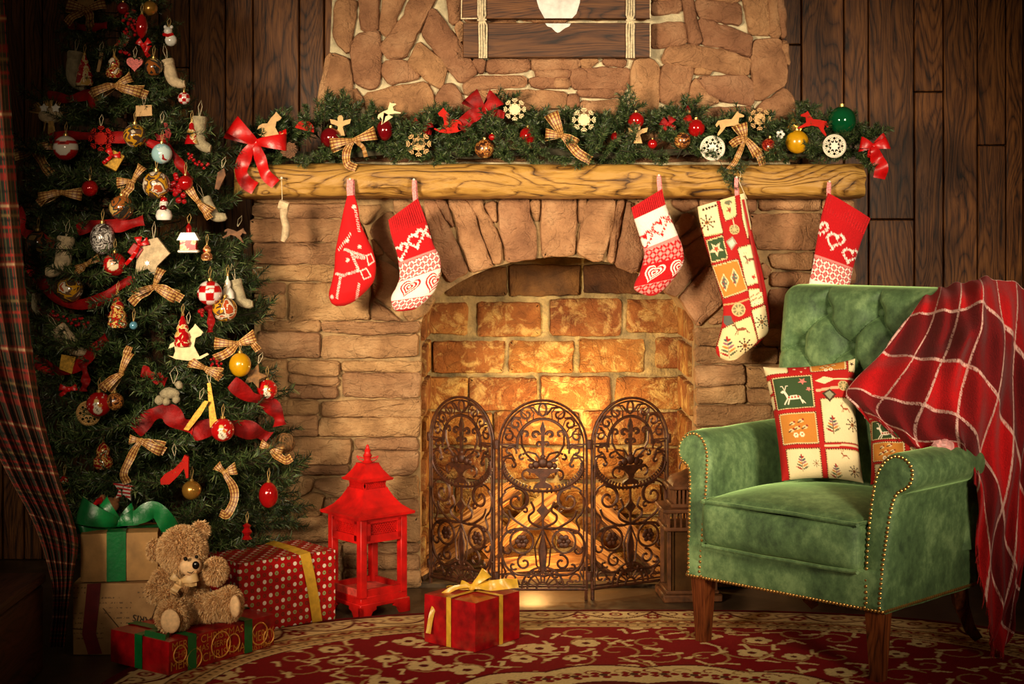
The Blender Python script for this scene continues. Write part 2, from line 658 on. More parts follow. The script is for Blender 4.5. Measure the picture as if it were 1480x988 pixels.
core = MB()
mY0, mY1 = LY + 0.022, 0.445
xl, xr = P(366, 0, 0).x, P(1234, 0, 0).x
ztop = P(0, 284, 0).z
A = [(P(x, y, 0).x, P(x, y, 0).z) for x, y in ARCH]
jl, jr = A[0][0], A[-1][0]
core.prism([(xl, 0), (jl, 0), (jl, ztop), (xl, ztop)], mY0, mY1)
core.prism([(jr, 0), (xr, 0), (xr, ztop), (jr, ztop)], mY0, mY1)
for (x0, z0), (x1, z1) in zip(A[:-1], A[1:]):
    core.prism([(x0, z0), (x1, z1), (x1, ztop), (x0, ztop)], mY0, mY1)
# tapering breast above the mantel, running on up out of view
bl0, br0 = P(466, 235, UY).x, P(1150, 235, UY).x
bl1, br1 = P(486, -160, UY).x, P(1102, -160, UY).x
zt = P(0, -160, UY).z
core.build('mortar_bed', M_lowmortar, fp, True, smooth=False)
core = MB()
core.prism([(bl0, ztop - 0.03), (br0, ztop - 0.03), (br1, zt), (bl1, zt)], UY + 0.022, mY1)
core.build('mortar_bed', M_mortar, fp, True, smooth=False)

fb = MB()
x0, x1 = jl - 0.02, jr + 0.02
fb.box(((x0 + x1) / 2, FBY + 0.012, 0.55), (x1 - x0, 0.02, 1.1))
for x in (x0 + 0.008, x1 - 0.008):
    fb.box((x, 0.24, 0.45), (0.022, 0.40, 0.9))
fb.build('firebox_lining', M_firemortar, fp, True, smooth=False)
hb = MB(); hb.box(((x0 + x1) / 2, 0.22, 0.006), (x1 - x0, 0.42, 0.012))
hb.build('hearth_slab', plain('hearth', (70, 54, 36), 0.9, var=0.3, scale=20, bump=0.6), fp, True, smooth=False)


def chaikin(p):
    o = []
    n = len(p)
    for i in range(n):
        a, b = np.array(p[i]), np.array(p[(i + 1) % n])
        L = np.linalg.norm(b - a)
        t = min(0.25, 0.007 / max(L, 1e-6))
        o += [a * (1 - t) + b * t, a * t + b * (1 - t)]
    return o


def stone(poly, Y, name='stone', mat=None, proud=0.0, thick=0.05, jit=0.003, face=0.010, grow=0.0025):
    """poly: world (x, z). A split stone with rounded arrises and an uneven face."""
    p = chaikin([np.array(q) for q in poly])
    n = len(p)
    ar = 0.5 * sum(p[i][0] * p[(i + 1) % n][1] - p[(i + 1) % n][0] * p[i][1] for i in range(n))
    if ar < 0:
        p = p[::-1]
    q = []
    for i in range(n):
        a, b = p[i], p[(i + 1) % n]
        k = max(1, int(np.linalg.norm(b - a) / 0.02))
        for j in range(k):
            q.append(a + (b - a) * j / k)
    q = np.array(q)
    c = q.mean(0)
    sd = random.random() * 90
    nrm = np.roll(q, -1, 0) - np.roll(q, 1, 0)
    nrm = np.stack([-nrm[:, 1], nrm[:, 0]], 1)
    nrm /= np.linalg.norm(nrm, axis=1)[:, None] + 1e-9
    q = q + nrm * np.array([[jit * 1.6 * hashn(x * 40, z * 40, sd)] for x, z in q]) + rng.normal(0, jit * 0.25, q.shape)
    per = np.linalg.norm(np.roll(q, -1, 0) - q, axis=1).sum()
    half = abs(ar) / per
    ia, ib = min(0.0035, half * 0.25), min(0.016, half * 0.5)
    q = q - nrm * grow
    m = len(q)
    f0 = Y - proud
    r1, r2 = q + nrm * ia, q + nrm * ib
    tilt = rng.normal(0, 0.03, 2)
    def hy(x, z): return f0 + face * hashn(x * 22 + sd, z * 30, sd) + float(np.dot(tilt, np.array([x, z]) - c))
    rings = [[(x, Y + thick, z) for x, z in q], [(x, f0 + 0.011, z) for x, z in q],
             [(x, hy(x, z) + 0.003, z) for x, z in r1], [(x, hy(x, z), z) for x, z in r2]]
    vs = [v for r in rings for v in r]
    fs = []
    for k in range(3):
        for i in range(m):
            j = (i + 1) % m
            fs.append([k * m + i, k * m + j, (k + 1) * m + j, (k + 1) * m + i])
    r3 = r2 + (c - r2) * 0.5
    vs += [(x, hy(x, z) - 0.002, z) for x, z in r3] + [(c[0], hy(c[0], c[1]) - 0.003, c[1])]
    for i in range(m):
        j = (i + 1) % m
        fs += [[3 * m + i, 3 * m + j, 4 * m + j, 4 * m + i], [4 * m + i, 4 * m + j, 5 * m]]
    ctr = Vector((c[0], Y, c[1]))
    mb = MB(); mb.add([Vector(v) - ctr for v in vs], fs)
    o = link(name, mb.mesh(name, mat or M_stone, True, 50), fp)
    o.location = WM(fp).inverted() @ ctr
    return o


def stones(lst, x0, y0, k, Y, **kw):
    for p in lst:
        stone(px_poly(p, x0, y0, k, Y), Y, proud=random.uniform(-0.003, 0.007), **kw)


UP_L = [
    [(175, 0), (285, 0), (275, 150), (245, 300), (200, 260), (165, 190)], [(305, -60), (412, -60), (405, 165), (325, 170)],
    [(450, -50), (580, -50), (465, 200), (425, 170)], [(560, 90), (580, 30), (630, -60), (755, -60), (700, 60), (560, 320), (480, 328), (425, 265)],
    [(265, 250), (300, 200), (385, 175), (415, 185), (425, 360), (410, 480), (375, 500), (285, 465), (272, 350)],
    [(700, 70), (725, 45), (770, 100), (810, 160), (890, 260), (975, 405), (880, 460), (800, 370), (665, 190)],
    [(640, 235), (790, 355), (795, 400), (770, 495), (720, 470), (585, 360), (600, 320)], [(445, 350), (560, 340), (650, 435), (480, 468), (438, 410)],
    [(160, 300), (245, 340), (262, 420), (262, 650), (105, 660), (130, 400)], [(272, 495), (325, 560), (320, 605), (280, 608)],
    [(345, 530), (500, 490), (680, 465), (715, 510), (725, 590), (640, 660), (350, 660)], [(745, 530), (790, 480), (840, 475), (885, 540), (885, 650), (735, 650)],
    [(890, 470), (980, 432), (1240, 432), (1250, 480), (950, 503), (910, 535)], [(905, 560), (990, 518), (1250, 512), (1470, 522), (1470, 600), (1100, 640), (900, 640)],
    [(1030, 335), (1262, 335), (1262, 390), (1140, 405), (1030, 405)], [(1272, 335), (1540, 335), (1540, 385), (1290, 395)],
    [(1258, 445), (1310, 440), (1490, 440), (1490, 490), (1290, 488)], [(800, -50), (880, -50), (870, 110), (825, 130)],
    [(945, 335), (1015, 335), (1005, 405), (985, 405)], [(850, 145), (885, 120), (885, 245)], [(130, 320), (155, 300), (125, 420), (100, 640), (60, 640)],
    [(1300, 400), (1480, 398), (1480, 428), (1310, 428)],
    [(110, 665), (262, 660), (262, 900), (95, 900)], [(280, 665), (640, 670), (640, 780), (280, 780)], [(660, 670), (890, 665), (890, 790), (660, 790)],
    [(910, 650), (1300, 650), (1300, 780), (910, 780)], [(280, 790), (700, 795), (700, 900), (280, 900)], [(720, 800), (1300, 795), (1300, 900), (720, 900)],
    [(910, 130), (1200, 130), (1200, 320), (900, 250)], [(900, -60), (1200, -60), (1200, 110), (900, 110)], [(1220, -60), (1480, -60), (1480, 120), (1220, 110)], [(1220, 135), (1480, 140), (1480, 320), (1220, 320)],
]
UP_R = [
    [(555, 20), (715, 0), (715, 65), (555, 80)], [(725, -40), (772, -40), (835, 240), (770, 245)], [(800, 0), (1050, 25), (1055, 135), (830, 95)],
    [(1065, -60), (1200, -60), (1222, 190), (1110, 190)], [(1213, -60), (1248, -60), (1280, 205), (1230, 200)], [(1256, -60), (1290, -60), (1310, 210), (1285, 205)],
    [(550, 140), (735, 125), (750, 240), (555, 265)], [(820, 105), (1115, 200), (1110, 320), (960, 260), (845, 250)],
    [(640, 268), (760, 258), (930, 278), (1115, 332), (1090, 425), (900, 390), (610, 345)],
    [(1130, 225), (1275, 220), (1315, 390), (1305, 470), (1170, 560), (1130, 545), (1120, 300)], [(1285, 225), (1315, 240), (1330, 360), (1310, 355)],
    [(630, 365), (770, 370), (785, 400), (735, 600), (700, 610), (600, 560), (605, 440)],
    [(815, 435), (1085, 430), (1125, 470), (1128, 588), (945, 560), (870, 520)], [(790, 460), (810, 440), (865, 525), (940, 565), (830, 600), (750, 600)],
    [(460, 335), (560, 330), (590, 380), (590, 560), (560, 660), (445, 660), (440, 400)], [(800, 385), (870, 380), (895, 408), (800, 415)],
    [(95, 390), (425, 385), (420, 480), (390, 498), (110, 490)], [(0, 335), (145, 335), (150, 370), (0, 385)], [(155, 335), (260, 335), (190, 378), (160, 370)],
    [(280, 335), (410, 335), (400, 368), (290, 365)], [(5, 450), (88, 445), (88, 490), (5, 485)], [(130, 508), (400, 505), (390, 543), (150, 540)],
    [(85, 540), (140, 530), (140, 600), (85, 600)], [(160, 575), (390, 562), (420, 640), (160, 650)], [(1150, 600), (1310, 500), (1350, 560), (1365, 660), (1140, 650)],
    [(780, 618), (1120, 602), (1130, 660), (770, 660)], [(560, -50), (710, -50), (710, -12), (560, 5)], [(790, -60), (1050, -60), (1050, 10), (800, -15)],
    [(160, 670), (560, 670), (560, 790), (160, 790)], [(580, 680), (1100, 675), (1100, 790), (580, 790)], [(1120, 670), (1370, 670), (1385, 900), (1120, 900)], [(160, 800), (1100, 800), (1100, 900), (160, 900)],
    [(20, 140), (250, 140), (250, 320), (20, 320)], [(270, 140), (535, 140), (535, 320), (270, 320)], [(60, -50), (535, -50), (535, 100), (60, 100)], [(5, 400), (90, 395), (90, 432), (5, 430)],
]
RS = random.Random(4)
yy = -158
while yy < -20:
    hh = min(RS.uniform(34, 50), -16 - yy)
    if hh < 16:
        break
    fl, frt = 484 - (yy + 160) * 0.05, 1104 + (yy + 160) * 0.11
    xx = fl
    while xx < frt - 12:
        ww = min(RS.uniform(45, 120), frt - xx)
        if frt - xx - ww < 25: ww = frt - xx
        j = lambda: RS.uniform(-4, 4)
        stone([(lambda q: (q.x, q.z))(P(px_, py_, UY)) for px_, py_ in ((xx + 2, yy + 2 + j()), (xx + ww / 2, yy + 2 + j()), (xx + ww - 2, yy + 2 + j()), (xx + ww - 2, yy + hh - 2 + j()), (xx + 2, yy + hh - 2 + j()))], UY, mat=M_flag, proud=RS.uniform(-0.003, 0.006), grow=0.0)
        xx += ww + 3
    yy += hh + 3
stones(UP_L, 440, 0, 0.2568, UY, mat=M_flag, grow=0.006)
stones(UP_R, 800, 0, 0.2568, UY, mat=M_flag, grow=0.006)

LO_L = [
    [(62, 22), (600, 20), (598, 52), (300, 55), (65, 48)], [(55, 62), (240, 60), (640, 62), (640, 140), (300, 138), (60, 130)], [(665, 68), (805, 68), (735, 160), (700, 180), (660, 110)],
    [(50, 145), (650, 145), (690, 190), (720, 272), (280, 278), (50, 275)], [(65, 288), (720, 285), (745, 405), (75, 402)], [(60, 412), (740, 418), (740, 505), (60, 498)],
    [(55, 522), (245, 512), (248, 578), (60, 580)], [(80, 590), (245, 585), (250, 715), (80, 725)], [(270, 518), (735, 520), (735, 725), (272, 728)],
    [(775, 375), (900, 445), (905, 520), (860, 610), (890, 680), (760, 590), (755, 450)], [(755, 615), (925, 735), (745, 728)], [(750, 175), (855, 95), (880, 150), (900, 250), (905, 415), (830, 340), (745, 235)],
    [(745, 255), (820, 345), (765, 360)], [(865, 35), (940, 30), (985, 60), (950, 100), (880, 115)], [(920, 690), (1085, 585), (1095, 620), (1050, 690), (965, 745)], [(920, 130), (1010, 60), (1085, 300), (1140, 470), (1060, 560), (930, 650), (915, 430)],
    [(120, 740), (450, 740), (448, 795), (135, 795)], [(90, 802), (448, 805), (448, 945), (90, 940)], [(462, 742), (1015, 745), (1010, 800), (700, 818), (462, 790)], [(465, 828), (720, 830), (1000, 815), (995, 940), (460, 950)],
]
LO_L2 = [
    [(90, 90), (258, 80), (255, 290), (90, 300)], [(272, 88), (562, 90), (560, 172), (430, 175), (272, 148)], [(272, 162), (430, 184), (560, 184), (556, 235), (272, 215)], [(272, 230), (552, 243), (550, 300), (272, 300)],
    [(574, 92), (1000, 90), (990, 155), (574, 145)], [(580, 157), (995, 162), (990, 300), (580, 290)], [(90, 315), (436, 320), (434, 395), (90, 395)], [(90, 402), (432, 402), (434, 518), (90, 520)],
    [(454, 325), (1000, 310), (990, 412), (454, 406)], [(447, 420), (1000, 418), (985, 522), (447, 520)], [(90, 535), (632, 540), (620, 680), (450, 688), (90, 680)], [(90, 698), (450, 695), (615, 692), (612, 742), (90, 742)],
    [(647, 540), (985, 535), (990, 598), (700, 600), (660, 592)], [(637, 607), (990, 610), (985, 690), (950, 745), (627, 745)], [(90, 755), (413, 760), (405, 830), (330, 870), (90, 860)], [(430, 770), (680, 765), (650, 880), (560, 880), (480, 850), (415, 810)],
    [(690, 768), (985, 755), (985, 880), (670, 885)], [(90, 875), (330, 880), (410, 850), (470, 865), (450, 985), (90, 985)], [(480, 880), (640, 895), (640, 985), (470, 985)], [(660, 895), (985, 890), (985, 985), (660, 985)],
]
LO_L3 = [[(-90, 190), (310, 190), (310, 330), (-90, 330)], [(325, 190), (790, 185), (790, 330), (325, 330)], [(-90, 345), (370, 345), (370, 480), (-90, 480)], [(385, 342), (790, 345), (785, 398), (385, 405)],
         [(385, 415), (790, 410), (790, 490), (385, 482)], [(-90, 495), (370, 495), (370, 600), (-90, 600)], [(385, 500), (795, 500), (795, 598), (385, 598)]]
ARC = [
    [(45, 40), (105, 35), (165, 140), (212, 225), (300, 440), (295, 460), (200, 510), (150, 440), (90, 220)], [(112, 30), (170, 30), (225, 200), (180, 155)],
    [(182, 30), (270, 25), (340, 90), (365, 200), (438, 400), (448, 420), (320, 450), (265, 290), (222, 120)], [(282, 25), (385, 25), (398, 100), (465, 190), (500, 300), (500, 395), (458, 408), (398, 260), (362, 130)],
    [(402, 60), (465, 40), (468, 165), (440, 145)], [(485, 30), (655, 25), (663, 120), (697, 200), (700, 370), (690, 380), (527, 393), (512, 300), (482, 180)],
    [(668, 40), (725, 30), (712, 160), (690, 150)], [(737, 22), (933, 22), (933, 190), (920, 355), (735, 365), (727, 180)], [(948, 25), (990, 25), (975, 165), (947, 165)],
    [(1005, 25), (1163, 25), (1148, 190), (1078, 395), (1020, 385), (937, 340), (952, 210)], [(1175, 30), (1215, 30), (1165, 290), (1148, 400), (1112, 390)],
    [(1228, 30), (1262, 80), (1300, 250), (1330, 320), (1290, 440), (1265, 460), (1165, 415), (1182, 290), (1212, 150)], [(1275, 30), (1400, 30), (1440, 250), (1480, 420), (1400, 560), (1300, 480), (1345, 330)],
]
LO_R = [
    [(125, 30), (265, 25), (280, 70), (200, 108), (130, 70)], [(280, 30), (540, 28), (540, 105), (300, 108)], [(555, 25), (615, 25), (615, 100), (565, 100)], [(632, 25), (985, 25), (985, 95), (640, 90)], [(1000, 30), (1180, 30), (1180, 95), (1000, 90)],
    [(575, 115), (985, 118), (985, 260), (960, 322), (620, 320), (590, 250)], [(1000, 110), (1182, 115), (1180, 330), (985, 330)], [(690, 350), (950, 340), (930, 440), (710, 430)], [(965, 345), (1185, 345), (1185, 520), (950, 520)],
    [(700, 455), (935, 455), (925, 530), (820, 540), (700, 530)], [(640, 400), (700, 430), (680, 490), (650, 480)], [(690, 560), (820, 545), (1180, 540), (1180, 750), (700, 750)],
    [(125, 200), (200, 112), (262, 130), (238, 185), (160, 258)], [(168, 265), (290, 190), (300, 235), (200, 300)], [(190, 330), (300, 245), (345, 370), (280, 440), (150, 600), (80, 570), (100, 480)],
    [(168, 600), (345, 405), (400, 480), (418, 640), (395, 660), (280, 768), (192, 640)], [(340, 738), (425, 670), (450, 740), (350, 758)], [(310, 235), (420, 130), (560, 130), (620, 330), (660, 520), (680, 740), (470, 740), (430, 600), (400, 450), (355, 360)],
]
LO_R2 = [
    [(830, 182), (1150, 172), (1200, 280), (835, 280)], [(830, 292), (1296, 292), (1293, 380), (830, 380)], [(1310, 268), (1740, 262), (1740, 380), (1306, 380)], [(830, 396), (1103, 392), (1106, 500), (830, 512)], [(828, 524), (1110, 507), (1113, 610), (832, 612)],
    [(1122, 396), (1740, 392), (1740, 508), (1122, 518)], [(1122, 532), (1740, 520), (1740, 605), (1127, 610)], [(827, 630), (1262, 622), (1282, 708), (1080, 738), (832, 740)], [(1300, 622), (1740, 622), (1740, 740), (1300, 735)], [(1215, 190), (1740, 160), (1740, 250), (1300, 278), (1215, 278)],
    [(822, 752), (1200, 752), (1200, 862), (822, 860)], [(1215, 752), (1740, 752), (1740, 862), (1215, 862)], [(818, 876), (1400, 876), (1400, 1040), (818, 1040)], [(1415, 876), (1740, 876), (1740, 1040), (1415, 1040)],
    [(818, 1054), (1240, 1054), (1240, 1220), (818, 1220)], [(1255, 1054), (1740, 1054), (1740, 1220), (1255, 1220)], [(818, 1234), (1480, 1234), (1480, 1420), (818, 1420)], [(1495, 1234), (1740, 1234), (1740, 1420), (1495, 1420)],
    [(818, 1434), (1200, 1434), (1200, 1560), (818, 1560)], [(1215, 1434), (1740, 1434), (1740, 1560), (1215, 1560)], [(818, 1574), (1300, 1574), (1300, 1672), (818, 1672)], [(1315, 1574), (1740, 1574), (1740, 1672), (1315, 1672)],
]
ext = lambda lst, lim, dx: [[(x + dx if x >= lim else x, y) for x, y in p] for p in lst]
LO_L, LO_L2, LO_L3 = ext(LO_L, 990, 16), ext(LO_L2, 940, 32), ext(LO_L3, 780, 34)
LO_R2 = [[(x - 8 if x <= 840 else x, y) for x, y in p] for p in LO_R2]
stones(LO_L, 350, 280, 0.25, LY)
stones(LO_L2, 350, 500, 0.25, LY)
stones(LO_L3, 400, 700, 0.25, LY)
stones(ARC, 600, 280, 0.25, LY, name='arch_stone', mat=M_flag)
stones(LO_R, 940, 280, 0.25, LY, mat=M_flag)
stones(LO_R2, 800, 430, 0.25, LY)


def rect4(x0, y0, x1, y1):
    return [(x0, y0 + random.uniform(0, 14)), (x0 + random.uniform(0, 12), y0), (x1 - random.uniform(0, 14), y0 + random.uniform(-4, 8)), (x1, y0 + random.uniform(5, 22)),
            (x1 + random.uniform(-8, 8), y1 - random.uniform(8, 20)), (x1 - random.uniform(5, 20), y1), (x0 + random.uniform(5, 20), y1 + random.uniform(-8, 4)), (x0 + random.uniform(-5, 5), y1 - random.uniform(5, 20))]


KB = [(180, -180, 528, -12), (545, -190, 950, -15), (975, -190, 1340, -25), (1365, -190, 1560, -25), (50, 32, 305, 212), (365, 25, 725, 220), (780, 10, 1190, 218), (1230, 12, 1580, 200),
      (105, 250, 515, 430), (550, 250, 915, 430), (950, 240, 1320, 425), (1390, 230, 1560, 400), (30, 460, 303, 640), (315, 460, 700, 645), (727, 455, 1130, 640), (1165, 460, 1530, 640),
      (30, 660, 440, 845), (462, 660, 945, 845), (975, 655, 1330, 845), (1350, 660, 1560, 850)]
y = 872
r = 0
while y < 1500:
    x = 30 if r % 2 == 0 else 30 - 190
    while x < 1540:
        KB.append((max(x, 30), y, min(x + 375, 1555), y + 170)); x += 400
    y += 200; r += 1
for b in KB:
    stone(px_poly(rect4(*b), 600, 430, 0.25, FBY), FBY, 'brick', M_darkbrick if b[1] < -100 else M_brick, proud=random.uniform(0.012, 0.024), thick=0.02, jit=0.003, face=0.008)

# side walls of the firebox, brick by brick
for side, xw in ((1, jl - 0.008), (-1, jr + 0.008)):
    for rI in range(7):
        z = 0.06 + rI * 0.125
        for k in range(2):
            y0 = 0.05 + k * 0.19 + (0.05 if rI % 2 else 0)
            mb = MB(); mb.box((0, 0, 0), (0.05, 0.17, 0.105), 0.008, seg=2)
            for v in mb.v:
                v += Vector((hashn(v.x * 40, v.y * 30, z), hashn(v.z * 40, v.y * 30, z), hashn(v.x * 50, v.z * 30, k))) * 0.004
            o = link('brick', mb.mesh('brick', M_brick), fp)
            o.location = WM(fp).inverted() @ Vector((xw, y0 + 0.085, z + 0.05))

# ------------------------------------------------------------------ mantel beam
mp = MB()
MYF = -0.16
a, b = P(337, 236, MYF), P(1252, 286, MYF)
prof = [(0.09, b.z + 0.004), (-0.02, b.z), (-0.10, b.z + 0.002), (-0.142, b.z + 0.010), (-0.157, b.z + 0.030), (-0.162, b.z + 0.055), (-0.160, b.z + 0.080), (-0.150, a.z - 0.014), (-0.135, a.z - 0.004), (-0.10, a.z), (0.0, a.z), (0.09, a.z)]
prof = [tuple(q) for q in catmull(prof, 44)]
nx = 230
pts = []
for i in range(nx):
    x = a.x + (b.x - a.x) * i / (nx - 1)
    for (py, pz) in prof:
        n = hashn(x * 3.2, pz * 22, 3) * 0.008 + hashn(x * 9, pz * 60, 9) * 0.005 + 0.004 * hashn(x * 30, pz * 90, 1)
        e = min(i, nx - 1 - i)
        sh = 0.012 * max(0, 1 - e / 4)
        pts.append((x + hashn(py * 30, pz * 30, i > 9) * (0.006 if e == 0 else 0), py + (n if py < -0.09 else n * 0.4) + (sh if py < -0.1 else 0), pz + n * 0.5))
np_ = len(prof)
mp.grid(pts, nx, np_)
mp.f += [[k for k in range(np_)][::-1], [(nx - 1) * np_ + k for k in range(np_)]]
mp.f += [[i * np_, (i + 1) * np_, (i + 1) * np_ + np_ - 1, i * np_ + np_ - 1] for i in range(nx - 1)]
mantel = mp.build('mantel_beam', M_mantel)
tag(mantel, 'rough hewn yellow brown timber mantel beam across the fireplace', 'mantel')
MANTEL_TOP = a.z

# ================================================================== fire, logs, screen
M_log = wood_mat('split_log', (92, 54, 22), (176, 116, 58), (214, 158, 92), 2, 50, 0.75, 0.8, 0.004)
M_bark = plain('bark', (74, 48, 28), 0.9, var=0.4, scale=30, bump=1.0, bscale=60, bdist=0.008)


def fire_light(name, loc, power, color, r):
    l = bpy.data.lights.new(name, 'POINT')
    l.energy, l.color, l.shadow_soft_size = power, color, r
    o = link(name, l)
    o.location = loc
    return o


fire_light('firebox_lamp', P(815, 610, 0.25), 6.2, (1.0, 0.68, 0.25), 0.04)
fire_light('ember_lamp', P(770, 775, 0.12), 2.2, (1.0, 0.5, 0.14), 0.05)

LOGS = [((606, 800, 0.10), (716, 727, 0.24), 0.052, 'split log sticking out left of the screen, upper one'), ((602, 822, 0.06), (722, 752, 0.16), 0.055, 'split log sticking out left of the screen, lower one'),
        ((650, 838, 0.20), (790, 828, 0.20), 0.06, 'split log lying flat behind the left screen panel'), ((700, 800, 0.24), (800, 712, 0.30), 0.055, 'split log leaning up behind the middle screen panel'),
        ((862, 722, 0.30), (968, 822, 0.12), 0.058, 'split log leaning down to the right behind the right screen panel'), ((795, 742, 0.26), (905, 824, 0.14), 0.055, 'split log crossing behind the middle and right panels'),
        ((716, 842, 0.09), (850, 836, 0.11), 0.06, 'split log lying flat behind the middle panel'), ((826, 846, 0.07), (968, 840, 0.07), 0.058, 'split log lying flat behind the right panel'),
        ((700, 818, 0.15), (850, 806, 0.20), 0.055, 'split log resting across the lower logs in the middle'), ((640, 772, 0.27), (744, 700, 0.30), 0.05, 'split log leaning on the back wall of the firebox')]
for (a, b, r, lab) in LOGS:
    a, b = P(*a), P(*b)
    d = b - a
    sd = random.random() * 50
    m = MB()
    # wedge shaped split log: bark arc on one side and two split faces
    prof = [(0.0, 0.55)] + [(math.cos(t), -0.45 + 0.0 * t + math.sin(t) * 0.55) for t in np.linspace(PI * 1.0, PI * 2.0, 7)]
    n, L = len(prof), d.length
    K = 7
    pts = []
    for i in range(K + 1):
        f = i / K
        for (u, v) in prof:
            e = 1 + 0.12 * hashn(u * 2 + sd, v * 2, f * 3)
            pts.append(Vector((u * r * 0.62 * e, v * r * 0.8 * e, f * L)))
    fs = [[i * n + k, i * n + (k + 1) % n, (i + 1) * n + (k + 1) % n, (i + 1) * n + k] for i in range(K) for k in range(n)]
    fs += [list(range(n))[::-1], [K * n + k for k in range(n)]]
    me = MB(); me.add(pts, fs)
    o = link('split_log', None)
    o.location = a
    o.rotation_euler = d.to_track_quat('Z', 'Y').to_euler()
    tag(o, lab, 'log', 'split logs in the firebox')
    link('wood', me.mesh('wood', M_log, True, 30), o)
    bk = MB()
    bp = [Vector((u * r * 0.64, v * r * 0.84, f * L)) for f in np.linspace(0, 1, K + 1) for (u, v) in prof[1:]]
    bk.grid(bp, K + 1, n - 1)
    link('bark', bk.mesh('bark', M_bark), o)

# ---- fire screen
M_iron = plain('cast_iron', (66, 34, 17), 0.5, 0.35, var=0.35, scale=60, bump=0.4, bscale=300)
SCR_H, SCR_R = 0.637, 0.145


def spiral(cx, cz, r0, r1, a0, a1, n=22):
    return [(cx + (r0 + (r1 - r0) * t) * math.cos(a0 + (a1 - a0) * t), cz + (r0 + (r1 - r0) * t) * math.sin(a0 + (a1 - a0) * t)) for t in np.linspace(0, 1, n)]


